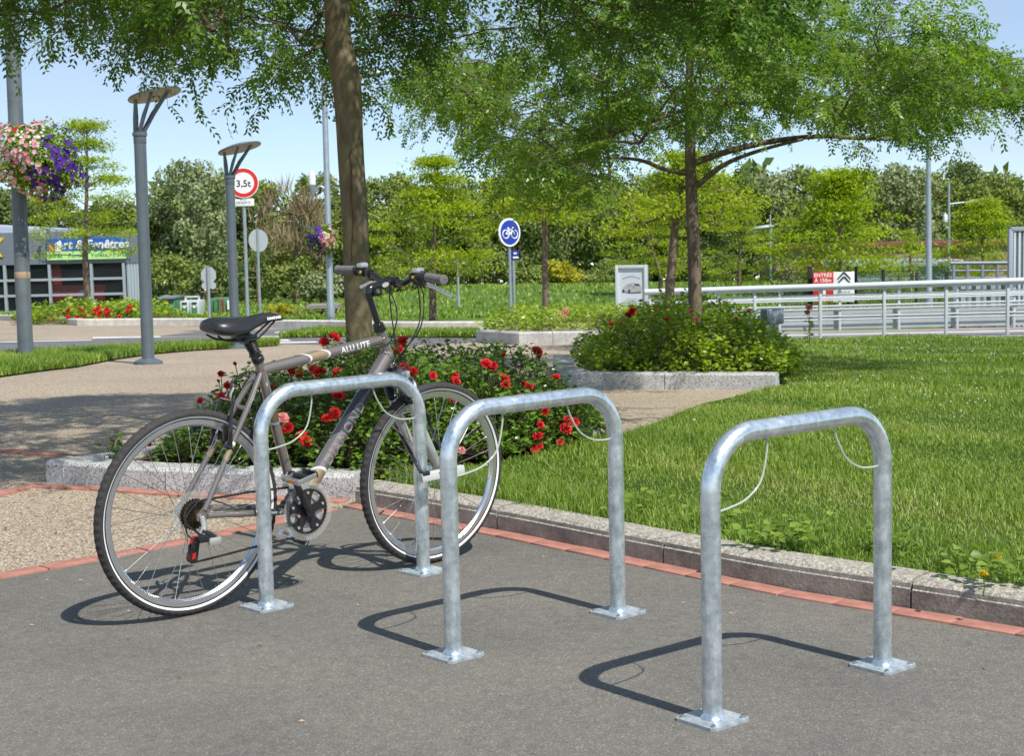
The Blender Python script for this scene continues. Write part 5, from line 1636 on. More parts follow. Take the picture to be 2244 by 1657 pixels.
rose_me = {}
def rose_mesh(key, m, seed):
    rr = np.random.default_rng(seed)
    V, Q, R = [], [], []
    rings = [(3, 0.006, 1.35, 0.018), (5, 0.010, 1.15, 0.022), (6, 0.014, 0.9, 0.026), (7, 0.018, 0.6, 0.028), (8, 0.020, 0.3, 0.029)]
    for (n, rad, tilt, ln) in rings:
        for i in range(n):
            a = 2 * math.pi * (i + rr.uniform(-0.2, 0.2)) / n + rad * 60
            tl = tilt + rr.uniform(-0.15, 0.15)
            o = np.array([math.cos(a), math.sin(a), 0]); s = np.array([-math.sin(a), math.cos(a), 0]); up = np.array([0, 0, 1.0])
            b = o * rad * 0.35 - up * 0.004
            base = len(V)
            for (u, w) in ((0.0, 0.35), (0.55, 0.95), (1.0, 0.60)):
                d = o * math.cos(tl - 0.25 * u) + up * math.sin(tl - 0.25 * u)
                p = b + d * ln * u
                for k in (-1, 0, 1):
                    V.append(p + s * k * w * ln * 0.50 + (up * 0.5 - o * 0.5) * (0.004 * abs(k)) + rr.normal(0, 0.0008, 3))
            for r_ in range(2):
                for c_ in range(2):
                    q = base + r_ * 3 + c_
                    Q.append((q, q + 1, q + 4, q + 3)); R.append(np.clip(rr.normal(0.5, 0.25) + 0.15 * r_, 0, 1))
    me = np_mesh("rose_flower", np.array(V), Q, mats=[m], rnd=R)
    rose_me[key] = me
for i in range(4): rose_mesh(("red", i), MT["petal"], 300 + i)
for i in range(2): rose_mesh(("pink", i), MT["petal_pink"], 320 + i)
bud = MB(); bud.lathe([(0, -0.012), (0.007, -0.006), (0.009, 0.002), (0.006, 0.012), (0, 0.018)], 8)
bud_me = bud.mesh("rose_bud", MT["petal"], True, 60)

def build_bed(poly, hfun, centers, labels, spill, leafm, nleaf, Lr, flowers, seed, group, gz, zlo=0.09, default_Y=9.0, name="rose_bush", fscale=1.02):
    """bushes of one bed: leaves are dealt to the nearest bush; flowers are set where their sight line meets the bushes"""
    rr = np.random.default_rng(seed)
    P = np.array(poly); x0, y0 = P.min(0) - spill; x1, y1 = P.max(0) + spill
    # tabulated height field
    gx = np.linspace(x0, x1, 90); gy = np.linspace(y0, y1, 90)
    D = np.array([[edge_dist(poly, x, y) for x in gx] for y in gy])
    Hh = hfun(*np.meshgrid(gx, gy), D); Hh[D < -spill] = 0
    def look(tab, x, y):
        i = np.clip(((x - x0) / (x1 - x0) * 89).astype(int), 0, 89); j = np.clip(((y - y0) / (y1 - y0) * 89).astype(int), 0, 89)
        return tab[j, i]
    C = np.array(centers)
    roots = []
    for c, lab in zip(centers, labels):
        roots.append(empty(name, (c[0], c[1], Tf(*c) + zlo), label=lab, cat="bush", group=group))
    # sprigs: short leafy shoots
    ns = nleaf // 9
    px = rr.uniform(x0, x1, ns * 4); py = rr.uniform(y0, y1, ns * 4)
    h = look(Hh, px, py)
    ok = h > 0.08
    px, py, h = px[ok][:ns], py[ok][:ns], h[ok][:ns]
    f = 1 - rr.random(len(px)) ** 2.0 * 0.85
    d_ = look(D, px, py)
    pz = T(px, py) + zlo + np.maximum(0.0, h * f) + rr.normal(0, 0.02, len(px))
    lowfront = (rr.random(len(px)) < 0.40)
    pz = np.where(lowfront, T(px, py) + zlo + h * rr.random(len(px)), pz)
    S = np.stack([px, py, pz], 1)
    m = 9
    who = np.argmin(np.linalg.norm(S[:, None, :2] - C[None], axis=2), 1)
    gdir = unit(np.stack([rr.normal(0, 0.5, len(S)) , rr.normal(-0.15, 0.5, len(S)), 0.75 + 0.2 * rr.random(len(S))], 1))
    tint = rr.random(len(S))
    PP, DD, NN, RR, WW = [], [], [], [], []
    for k in range(m):
        a = 2.4 * k + rr.uniform(0, 6.28, len(S))
        lat = np.stack([np.cos(a), np.sin(a), rr.uniform(-0.25, 0.45, len(S))], 1)
        PP.append(S + gdir * (0.11 * Lr / 0.04 * (k / m - 0.5))[..., None] if False else S + gdir * (Lr * 2.6 * (k / m - 0.5)))
        dd = unit(lat + gdir * 0.25)
        DD.append(dd); NN.append(unit(np.array([0, 0, 1.0]) + rr.normal(0, 0.45, (len(S), 3)) + lat * 0.2))
        RR.append(np.clip(0.5 * tint + 0.5 * rr.random(len(S)), 0, 1)); WW.append(who)
    PP = np.concatenate(PP) ; DD = np.concatenate(DD); NN = np.concatenate(NN); RR = np.concatenate(RR); WW = np.concatenate(WW)
    PP = PP + DD * Lr * 0.4
    L = Lr * rr.uniform(0.65, 1.2, len(PP))
    for b in range(len(C)):
        s = WW == b
        if not s.any(): continue
        off = np.array(roots[b].location)
        inst("foliage", ovate_mesh("foliage", PP[s] - off, DD[s], NN[s], L[s], L[s] * 0.62, leafm, RR[s]), roots[b])
        sel = np.where(who == b)[0][:: max(1, (who == b).sum() // 90)]
        top = S[sel] - off
        base = top * np.array([0.25, 0.25, 0]) + np.array([0, 0, 0.0]) + rr.normal(0, 0.02, top.shape) * np.array([1, 1, 0])
        mid = base * 0.35 + top * 0.65 + rr.normal(0, 0.02, top.shape); mid[:, 2] = top[:, 2] * 0.6
        V, Q = edge_tubes(np.concatenate([base, mid]), np.concatenate([mid, top]), np.full(2 * len(sel), 0.0035), np.full(2 * len(sel), 0.0025), 4)
        inst("stems", np_mesh("stems", V, Q, mats=[MT["twig"]], smooth=True), roots[b])
    # flowers
    for (fx, fy, kind, sc) in flowers:
        d = ray(fx, fy); hit = None
        for Y in np.arange(y0 - 0.1, y1 + 0.1, 0.02):
            q = Vector((d.x * Y / d.y, Y, CAMH + d.z * Y / d.y))
            if x0 < q.x < x1 and y0 < q.y < y1:
                hh = float(look(Hh, np.array([q.x]), np.array([q.y]))[0])
                if hh > 0.08 and q.z < Tf(q.x, q.y) + zlo + hh:
                    hit = q; break
        tall = hit is None
        if tall:
            Y = default_Y
            hit = Vector((d.x * Y / d.y, Y, CAMH + d.z * Y / d.y))
        hit = hit - Vector((0, 0.025, -0.01))
        b = int(np.argmin(np.linalg.norm(C - np.array([hit.x, hit.y]), axis=1)))
        fc = Vector((rr.normal(0.1, 0.35), -0.75 + rr.normal(0, 0.25), 0.75))
        off = roots[b].location
        M = axis_M(hit - off, fc) @ Matrix.Rotation(rr.uniform(0, 6), 4, 'Z') @ Matrix.Scale(sc * fscale, 4)
        me = bud_me if kind == "bud" else rose_me[(kind, int(rr.integers(4 if kind == "red" else 2)))]
        inst("rose_bud" if kind == "bud" else "rose_flower", me, roots[b], M)
        gz_ = Tf(hit.x, hit.y) + zlo
        foot = Vector((hit.x + rr.normal(0, 0.03), hit.y + 0.05, max(gz_ + 0.05, hit.z - 0.32)))
        st = MB(); st.tube(spline([foot - off, (foot + hit) / 2 - off + Vector((0.012, 0.01, 0)), hit - off], 4), [0.0028] * 9, 5)
        st.build("flower_stem", MT["grass"], roots[b], True)
        if tall:
            n = 26
            t = rr.uniform(0.0, 0.85, n)
            pos = np.array([list((foot + (hit - foot) * float(k)) - off) for k in t])
            a = rr.uniform(0, 6.28, n); dd = unit(np.stack([np.cos(a), np.sin(a), rr.uniform(-0.2, 0.3, n)], 1))
            LL = Lr * rr.uniform(0.7, 1.1, n)
            inst("foliage", ovate_mesh("foliage", pos + dd * 0.012, dd, np.tile([0, 0, 1.0], (n, 1)) + rr.normal(0, 0.3, (n, 3)), LL, LL * 0.6, leafm, rr.random(n)), roots[b])
    return roots

def h1(x, y, D):
    k = np.clip((D + 0.10) / 0.42, 0, 1) ** 0.65
    lump = 0.06 * np.sin(5.2 * x + 1.1) * np.sin(4.4 * y + 0.4) + 0.04 * np.sin(9 * x + 2.2 + 3 * y) + 0.03 * np.sin(13 * y - 7 * x)
    tall = 0.36 + 0.12 * np.exp(-((x + 0.65) / 0.6) ** 2) + 0.05 * np.exp(-((x - 0.05) / 0.35) ** 2)
    tall = tall * np.clip(np.maximum((x + 1.98) / 0.5, 0.55 * np.exp(-((x + 2.12) / 0.09) ** 2) * np.exp(-((y - 8.05) / 0.12) ** 2)), 0, 1)
    tall = tall * np.clip(1.25 - (y - 8.6) * 0.5, 0.5, 1)
    return k * (tall + lump)
C1 = [(-2.05, 8.0), (-1.65, 7.95), (-1.3, 7.75), (-1.25, 8.35), (-0.85, 7.7), (-0.75, 8.25), (-0.45, 7.95), (-0.15, 8.45), (0.2, 8.75), (-0.5, 9.0), (-1.0, 8.75), (-0.1, 9.2)]
LB1 = ["small rose bush at the pointed left end of the planter, behind the rear tyre", "rose bush seen through the top of the rear wheel", "rose bush seen through the lower spokes of the rear wheel",
       "rose bush below the saddle, behind the rear wheel", "rose bush seen between seat tube and down tube", "rose bush behind the top tube of the bicycle",
       "rose bush behind the crank and down tube", "rose bush seen through the front wheel", "rose bush at the right end of the bed, behind the middle rack",
       "tall rose bush behind the head tube of the bicycle", "rose bush round the foot of the mossy trunk", "back rose bush just right of the handlebar cables"]
FL1 = [(735, 742, "red", 1.1), (712, 752, "red", 0.9), (880, 752, "red", 1.15), (874, 770, "red", 0.8), (700, 818, "red", 1.1), (688, 812, "red", 0.8), (742, 820, "red", 1.0), (640, 815, "red", 0.8), (657, 822, "red", 0.7), (597, 853, "red", 0.9), (743, 870, "red", 1.0), (720, 920, "red", 0.95), (736, 908, "red", 0.9),
       (632, 940, "red", 0.95), (662, 958, "red", 0.9), (672, 970, "red", 0.9), (486, 822, "red", 0.6), (481, 838, "bud", 1.0), (517, 800, "bud", 1.2), (441, 880, "red", 0.65), (500, 848, "red", 0.6), (310, 990, "red", 0.85), (330, 978, "bud", 1.3), (486, 872, "red", 0.7), (506, 876, "red", 0.6),
       (1066, 800, "red", 1.0), (1080, 806, "red", 0.8), (1105, 832, "red", 0.9), (1108, 845, "red", 0.8), (1177, 773, "red", 1.05), (1182, 785, "bud", 1.2), (1218, 830, "red", 0.75), (1160, 847, "red", 0.8), (1146, 842, "bud", 1.2), (1103, 780, "bud", 1.2), (995, 830, "red", 0.9), (1000, 838, "red", 0.8), (950, 826, "red", 0.7),
       (885, 808, "red", 0.9), (905, 818, "red", 0.8), (992, 874, "red", 0.8), (1240, 942, "red", 1.05), (1258, 928, "red", 0.9), (1245, 925, "red", 0.9), (1178, 958, "red", 0.85), (1172, 988, "red", 0.75), (1182, 980, "red", 0.6), (1194, 906, "red", 0.7), (1185, 934, "red", 0.7), (1228, 972, "red", 0.6), (1262, 888, "bud", 1.3), (622, 918, "pink", 0.9), (608, 985, "bud", 1.0), (930, 905, "bud", 1.6), (1012, 990, "pink", 0.6)]
build_bed(BED1, h1, C1, LB1, 0.16, MT["rose_leaf"], 26000, 0.036, FL1, 41, "rose bushes behind the bicycle", 0)

def h2(x, y, D):
    k = np.clip((D + 0.12) / 0.55, 0, 1) ** 0.6
    lump = 0.07 * np.sin(4.1 * x + 0.7) * np.sin(3.3 * y + 0.2) + 0.05 * np.sin(7 * x + 1.7 + 2 * y)
    return k * (np.clip((x - b2a[0]) / 0.9, 0, 1) * 0.07 + 0.38 + 1.1 * lump + 0.08 * np.clip((y - b2a[1] - 0.5) / 1.2, 0, 1) + 0.03 * np.exp(-((x - 1.6) / 0.5) ** 2))
cx0 = b2a[0]
C2 = [(cx0 + 0.3, b2a[1] + 0.5), (cx0 + 0.9, b2a[1] + 0.4), (cx0 + 1.5, b2a[1] + 0.3), (cx0 + 0.3, b2a[1] + 1.7), (cx0 + 1.0, b2a[1] + 1.5), (cx0 + 1.75, b2a[1] + 1.2), (cx0 + 1.0, b2a[1] + 2.9)]
LB2 = ["leafy bush at the left front corner of the second planter", "leafy bush in the middle of the second planter's front", "leafy bush at the right front of the second planter, touching the lawn",
       "leafy bush with red blooms below the poster stand", "leafy bush round the slim trunk", "leafy bush in front of the grey floodlight box", "rearmost leafy bush of the second planter"]
FL2 = [(1385, 684, "red", 1.2), (1376, 692, "red", 0.9), (1338, 712, "red", 0.8), (1437, 680, "red", 0.7), (1460, 702, "red", 0.6), (1525, 702, "pink", 0.9), (1515, 685, "pink", 0.9), (1612, 700, "red", 0.6), (1640, 682, "red", 0.7), (1772, 675, "pink", 1.0), (1768, 686, "pink", 0.8), (1356, 708, "red", 0.7)]
build_bed(BED2, h2, C2, LB2, 0.22, MT["rose_leafB"], 17000, 0.052, FL2, 42, "bushes in the second planter", 0, 0.10, 14.6, "leafy_bush", 1.05)
# distant low planting behind the granite kerb
bed3 = [(BED3[0][0] + 0.1, BED3[0][1] + 0.25), (BED3[1][0], BED3[1][1] + 0.25), (BED3[3][0] + 0.4, BED3[3][1] + 0.25), (BED3[3][0] + 0.4, BED3[3][1] + 6), (BED3[0][0] + 0.4, BED3[0][1] + 6)]
def h3(x, y, D):
    return np.clip((D + 0.15) / 0.5, 0, 1) ** 0.6 * (0.30 + 0.06 * np.sin(3 * x) * np.sin(2 * y + 1))
C3 = [(bed3[1][0] - 0.3, bed3[1][1] + 0.8), (bed3[1][0] + 0.5, bed3[1][1] + 0.8), (bed3[1][0] + 1.5, bed3[1][1] + 0.9), (bed3[1][0] + 2.3, bed3[1][1] + 1.0), (bed3[1][0] + 0.4, bed3[1][1] + 3.5), (bed3[1][0] + 1.9, bed3[1][1] + 3.6)]
LB3 = ["low distant bush left of the cycle sign post's foot", "low distant bush right of the cycle sign post's foot", "low distant bush with pale blooms right of the bare trunk", "low distant bush partly hidden by the second planter", "rear distant bush around the foot of the bare trunk", "rear distant bush under the pale blooms"]
FL3 = [(1225, 690, "pink", 1.0), (1238, 682, "pink", 1.2), (1242, 684, "pink", 1.0), (1238, 694, "pink", 0.9)]
build_bed(bed3, h3, C3, LB3, 0.2, MT["rose_leafB"], 5000, 0.08, FL3, 43, "distant bushes under the cycle sign", 0, 0.15, 26.0, "leafy_bush", 1.2)

# shop-front planter with red flowers
sq = [gp(150, 712), gp(300, 711)]
sbed = [(sq[0].x - 1.6, sq[0].y + 0.4), (sq[1].x, sq[1].y + 0.4), (sq[1].x, sq[1].y + 5), (sq[0].x - 1.6, sq[0].y + 5)]
def h4(x, y, D): return np.clip((D + 0.2) / 0.8, 0, 1) ** 0.6 * (0.36 + 0.08 * np.sin(2 * x) * np.sin(2 * y))
rs_ = np.random.default_rng(5)
FL4 = [(float(rs_.uniform(115, 262)), float(rs_.uniform(676, 704)), "red", float(rs_.uniform(0.8, 1.6))) for _ in range(30)] + [(285, 672, "red", 1.2), (290, 675, "red", 1.0), (280, 682, "red", 1.0)]
mx_ = (sq[0].x + sq[1].x) / 2
build_bed(sbed, h4, [(mx_ - 2.2, sq[0].y + 1.2), (mx_, sq[0].y + 1.2), (mx_ + 1.6, sq[0].y + 1.2)], ["red-flowered bush left of the young tree at the shop front", "red-flowered bush at the foot of the young tree at the shop front", "red-flowered bush at the corrugated corner of the shop"],
          0.3, MT["rose_leafB"], 4500, 0.13, FL4, 44, "red-flowered bushes at the shop front", 0, 0.1, sq[0].y + 1.0, "rose_bush", 1.7)

# ================================================================== grass
def blades(name, X, Y, Z, hgt, wid, seed, m):
    rr = np.random.default_rng(seed)
    n = len(X)
    a = rr.uniform(0, 2 * math.pi, n); lean = rr.uniform(0.1, 1.35, n)
    dirv = np.stack([np.cos(a), np.sin(a), np.zeros(n)], 1); sidev = np.stack([-np.sin(a), np.cos(a), np.zeros(n)], 1)
    # turn the flat of each blade anyhow
    rot = rr.uniform(-0.8, 0.8, n)[:, None]; sidev = unit(sidev + dirv * rot)
    B = np.stack([X, Y, Z - 0.006], 1); up = np.array([0, 0, 1.0])
    h = hgt[:, None]; w = wid[:, None]; ln = lean[:, None]
    M_ = B + up * h * 0.55 + dirv * h * ln * 0.25; Tt = B + up * h * (1 - 0.25 * ln) + dirv * h * ln * 0.85
    V = np.stack([B - sidev * w / 2, B + sidev * w / 2, M_ + sidev * w * 0.42, M_ - sidev * w * 0.42, Tt], 1).reshape(-1, 3)
    o = np.arange(n)[:, None] * 5
    q = o + np.array([[0, 1, 2, 3]]); t = o + np.array([[3, 2, 4]])
    patch = 0.5 + 0.25 * np.sin(X * 1.7 + 0.8 * Y) * np.sin(Y * 1.1 + 0.5) + 0.15 * np.sin(5 * X + 3 * Y)
    r = np.clip(0.75 * patch + 0.62 * rr.random(n) ** 1.3 - 0.16, 0, 1)
    me = np_mesh(name, V, q, t, mats=[m], rnd=np.concatenate([r, r]))
    return tag(inst(name, me), kind="stuff")
def scatter(n, ylo, yhi, seed, margin=0.7):
    rr = np.random.default_rng(seed)
    y = rr.uniform(ylo, yhi, n); half = y * (PW / 2) / FPX
    x = rr.uniform(-1, 1, n) * (half + margin)
    ok = x > lawn_left(y) + 0.02 + 0.06 * rr.random(n) ** 2
    return x[ok], y[ok], rr
gx_, gy_, gh_, gw_ = [], [], [], []
for (n, lo, hi, hh, ww, sd_) in ((150000, 3.6, 7.5, 0.052, 0.0036, 1), (115000, 7.3, 11, 0.052, 0.0046, 2), (95000, 11, 16, 0.052, 0.0065, 3), (80000, 16, 25, 0.055, 0.010, 4)):
    x, y, rr = scatter(n, lo, hi, sd_)
    tall = 0.75 + 0.45 * np.sin(1.3 * x + 0.4) * np.sin(0.9 * y) + 0.25 * np.sin(3.1 * x + 2.2 * y)
    dk = 0.69 * (x + 0.74) + 0.72 * (y - 7.07)
    edge = 1 + 0.9 * np.exp(-((dk - 0.30) / 0.25) ** 2)
    gx_.append(x); gy_.append(y); gh_.append(hh * np.clip(tall, 0.5, 1.3) * edge * rr.uniform(0.55, 1.35, len(x))); gw_.append(ww * rr.uniform(0.7, 1.3, len(x)))
gx_, gy_, gh_, gw_ = map(np.concatenate, (gx_, gy_, gh_, gw_))
tag(blades("lawn_grass", gx_, gy_, lawn_z(gx_, gy_), gh_, gw_, 9, MT["grass"]), "short green lawn grass with longer tufts along the kerb", "grass")

def band_scatter(A, B, n, seed, dz):
    rr = np.random.default_rng(seed)
    A = np.array([[p[0], p[1]] for p in A]); B = np.array([[p[0], p[1]] for p in B])
    t = rr.random(n); w = rr.random(n)
    ia = t * (len(A) - 1); ib = t * (len(B) - 1)
    pa = np.stack([np.interp(ia, np.arange(len(A)), A[:, k]) for k in (0, 1)], 1); pb = np.stack([np.interp(ib, np.arange(len(B)), B[:, k]) for k in (0, 1)], 1)
    q = pa * (1 - w[:, None]) + pb * w[:, None]
    return q[:, 0], q[:, 1], T(q[:, 0], q[:, 1]) + dz, rr
x, y, z, rr = band_scatter(WA, WB, 36000, 12, 0.02)
tag(blades("verge_grass", x, y, z, 0.11 * rr.uniform(0.5, 1.4, len(x)), 0.012 * rr.uniform(0.7, 1.3, len(x)), 13, MT["grass"]), "green grass strip between the road and the pavement", "grass")
x, y, z, rr = band_scatter(VA, VB, 14000, 14, 0.02)
tag(blades("verge_grass", x, y, z, 0.12 * rr.uniform(0.5, 1.4, len(x)), 0.022 * rr.uniform(0.7, 1.3, len(x)), 15, MT["grass"]), "green grass strip on the far side of the road", "grass")
rr = np.random.default_rng(16)
y = 40 + 62 * rr.random(38000) ** 1.4; x = rr.uniform(-1, 1, len(y)) * (y * 0.36)
ok = (y > np.interp(x, [p[0] for p in f_near], [p[1] for p in f_near])) & ~((x > 3) & (y < 44))
x, y = x[ok], y[ok]
tag(blades("meadow_grass", x, y, field_z(x, y), 0.13 * rr.uniform(0.5, 1.5, len(x)), 0.06 * rr.uniform(0.6, 1.3, len(x)), 17, MT["grass"]), "rough green meadow grass below the wood", "grass")

# clover heads, broad weeds and dandelions in the lawn
cl = MB(); cl.lathe([(0, -0.006), (0.007, -0.004), (0.0095, 0.002), (0.006, 0.008), (0, 0.010)], 7)
V0 = np.array(cl.v); F0 = cl.f
rr = np.random.default_rng(18); cm = MB()
cnt = 0
while cnt < 130:
    y = rr.uniform(8.5, 22); x = rr.uniform(lawn_left(y) + 0.3, y * 0.36)
    if math.sin(x * 1.3) * math.sin(y * 0.9 + 1) < -0.2: continue
    z = float(lawn_z(np.array(x), np.array(y))) + rr.uniform(0.06, 0.09)
    s = rr.uniform(0.6, 1.0) * (1.0 if y < 13 else 1.2)
    cm.add([(x + v[0] * s, y + v[1] * s, z + v[2] * s) for v in V0], F0); cnt += 1
o = cm.build("clover_heads", MT["p_white"], None, True); tag(o, "small white clover heads scattered over the lawn", "clover", kind="stuff")
rr = np.random.default_rng(19)
wc = []
for (wx, wy, n) in ((1650, 1190, 26), (1700, 1200, 50), (1740, 1195, 34), (1760, 1160, 12), (2110, 1240, 14), (2150, 1275, 30), (2060, 1245, 14), (2200, 1275, 20), (1560, 1150, 30), (1960, 1205, 30), (1380, 1115, 20)):
    c = gp(wx, wy, 0.12)
    wc.append((c.x + 0.03, c.y + 0.05, n))
PP = np.concatenate([np.stack([rr.normal(c[0], 0.07, c[2]), rr.normal(c[1], 0.05, c[2]), np.zeros(c[2])], 1) for c in wc])
PP[:, 2] = lawn_z(PP[:, 0], PP[:, 1]) + rr.uniform(0.03, 0.09, len(PP))
a = rr.uniform(0, 6.28, len(PP)); D = unit(np.stack([np.cos(a), np.sin(a), rr.uniform(-0.1, 0.4, len(PP))], 1)); L = rr.uniform(0.025, 0.045, len(PP))
o = inst("broadleaf_weeds", ovate_mesh("broadleaf_weeds", PP, D, np.tile([0, -0.2, 1.0], (len(PP), 1)) + rr.normal(0, 0.3, (len(PP), 3)), L, L * 0.8, MT["grass"], rr.random(len(PP)) * 0.7))
tag(o, "broad-leaved weeds growing along the lawn kerb", "weeds", kind="stuff")
for (wx, wy, s, lab) in ((2155, 1262, 1.0, "open yellow dandelion close to the lawn kerb"), (2186, 1226, 0.9, "half-open yellow dandelion a little further into the lawn")):
    c = gp(wx, wy, 0.15)
    g0 = float(lawn_z(np.array(c.x), np.array(c.y)))
    t = empty("dandelion", (c.x, c.y, g0), label=lab, cat="dandelion", group="dandelions in the lawn")
    hgt = c.z - g0
    st = MB(); st.tube([(0, 0, 0), (0.004, 0, hgt * 0.5), (0, 0, hgt)], 0.002, 6); st.build("stalk", MT["grass"], t)
    n = 70; a = rr.uniform(0, 6.28, n); e = rr.uniform(0.05, 1.2, n)
    D = np.stack([np.cos(a) * np.cos(e), np.sin(a) * np.cos(e), np.sin(e)], 1)
    inst("flower_head", quads_mesh("flower_head", leaf_quads(np.tile([0, 0, hgt], (n, 1)) + D * 0.003, D, np.tile([0, 0, 1.0], (n, 1)), 0.017 * s, 0.005 * s), MT["p_yellow"], rr.random(n)), t)
# fallen petals on the paving
pe = MB()
rr = np.random.default_rng(20)
for (qx, qy) in [(66, 1088), (133, 1091), (298, 1097), (12, 1160), (124, 1170), (390, 1088), (372, 1090), (668, 1032), (690, 1038), (20, 1078), (232, 1079), (480, 1102), (505, 1096)]:
    c = gp(qx, qy, 0.003)
    a = rr.uniform(0, 6.28); s = rr.uniform(0.008, 0.014)
    pe.add([(c.x + s * math.cos(a + t) * (1 if k % 2 else 0.6), c.y + s * math.sin(a + t), c.z + 0.003 + 0.004 * (k % 2)) for k, t in enumerate(np.linspace(0, 6.28, 6)[:-1])], [(0, 1, 2, 3, 4)])
o = pe.build("fallen_petals", MT["petal"], None, False); tag(o, "red rose petals fallen on the paving by the planter", "petals", kind="stuff")

fl = MB(); rr = np.random.default_rng(23)
for _ in range(46):
    y = rr.uniform(3.6, 6.6); x = rr.uniform(-0.33 * y, 0.33 * y)
    if 0.72 * (y - 7.0) + 0.69 * (x + 0.73) > -0.15 or 0.78 * (y - 7.0) - 0.62 * (x + 0.83) > -0.2: continue
    a = rr.uniform(0, 6.28); s = rr.uniform(0.004, 0.010); e = rr.uniform(0.25, 0.6)
    fl.add([(x + s * math.cos(a), y + s * math.sin(a), 0.007), (x - s * e * math.sin(a), y + s * e * math.cos(a), 0.010), (x - s * math.cos(a), y - s * math.sin(a), 0.007), (x + s * e * math.sin(a), y - s * e * math.cos(a), 0.006)], [(0, 1, 2, 3)])
o = fl.build("fallen_leaf_bits", MT["wood"], None, False); tag(o, "tiny dry leaf bits scattered over the asphalt", "leaf litter", kind="stuff")
# ================================================================== street furniture
TILT = -0.030        # true plumb leans a little away from the tilted paving of the racks
def base_pt(px, py, Y=None):
    if Y is None: return gp(px, py)
    p = at(px, py, Y); p.z = Tf(p.x, Y); return p

def lamp_post(label, px, py, col_top, wide, head_px, tilt_deg=13, worn=False, Y=None, head=True, disc=0.68):
    b = base_pt(px, py, Y); Y = b.y; s = ppm(Y)
    h = (py - col_top) / s; r = wide / s / 2
    t = empty("lamp_post", b, rx=TILT, label=label, cat="lamp post", group="round-topped lamp posts")
    c = MB()
    c.lathe([(r * 1.05, 0.0), (r * 1.02, 0.02), (r, 0.4), (r * 0.98, h * 0.5), (r * 0.97, h - 0.10)], 28)
    for a in (0.15, -2.9):
        c.tube([(r * 1.0 * math.cos(a - 0.8), r * 1.0 * math.sin(a - 0.8), 0.05), (r * 0.97 * math.cos(a - 0.8), r * 0.97 * math.sin(a - 0.8), h - 0.15)], r * 0.09, 6)
    c.build("column", MT["lamp_worn"] if worn else MT["lamp"], t, True, 50)
    f = MB(); f.lathe([(r * 2.35, 0.0), (r * 2.3, 0.035), (r * 1.6, 0.06), (r * 1.06, 0.075)], 32); f.build("base_cover", MT["lamp"], t, True, 50)
    if not head: return t
    k = MB(); k.lathe([(r * 0.97, h - 0.12), (r * 1.02, h - 0.11), (r * 1.02, h - 0.03), (r * 1.18, h - 0.02), (r * 1.18, h + 0.02), (r * 0.6, h + 0.03)], 28); k.build("collar", MT["lamp"], t, True, 40)
    q = at(head_px[0], head_px[1], Y) - b
    M = Matrix.Translation((q.x, 0, q.z)) @ Matrix.Rotation(math.radians(-tilt_deg), 4, 'Y') @ Matrix.Rotation(math.radians(-3), 4, 'X')
    R = disc * 0.5
    d = MB()
    d.lathe([(R * 0.98, -0.004), (R, 0.008), (R * 0.97, 0.024), (R * 0.6, 0.055), (0, 0.07)], 40, 0, M=M)
    d.lathe([(0, -0.012), (R * 0.5, -0.012), (R * 0.985, -0.005)], 40, 1, M=M, cap=False)
    d.build("lamp_disc", [MT["lamp"], MT["lamp_under"]], t, True, 40)
    for a in (200, 275, 330):
        ar = MB()
        a_ = math.radians(a)
        foot = Vector((r * 0.6 * math.cos(a_), r * 0.6 * math.sin(a_), h))
        top = M @ Vector((R * 0.72 * math.cos(a_), R * 0.72 * math.sin(a_), -0.005))
        ar.tube([foot, foot.lerp(top, 0.4) + Vector((0, 0, 0.03)), top], [r * 0.42, r * 0.45, r * 0.28], 8, flat=0.6)
        ar.build("arm", MT["lamp"], t, True)
    return t
lamp_post("tall grey lamp post with round tilted head, in front of the shop corner", 325, 798, 296, 27, (335, 207), disc=0.66)
lamp_post("grey lamp post with round tilted head beside the weight limit sign", 516, 764, 389, 21, (523, 325), tilt_deg=14, disc=0.66)
lp = lamp_post("grey lamp post at the left edge carrying the big flower ball", 57, 790, -260, 33, None, worn=True, head=False)
s1 = ppm(lp.location.y)
tp = MB(); rr_ = 33 / s1 / 2
tp.lathe([(rr_ * 1.01, (790 - 610) / s1), (rr_ * 1.04, (790 - 608) / s1), (rr_ * 1.04, (790 - 598) / s1), (rr_ * 1.01, (790 - 596) / s1)], 24)
tp.build("tape_band", MT["wood"], lp, True)

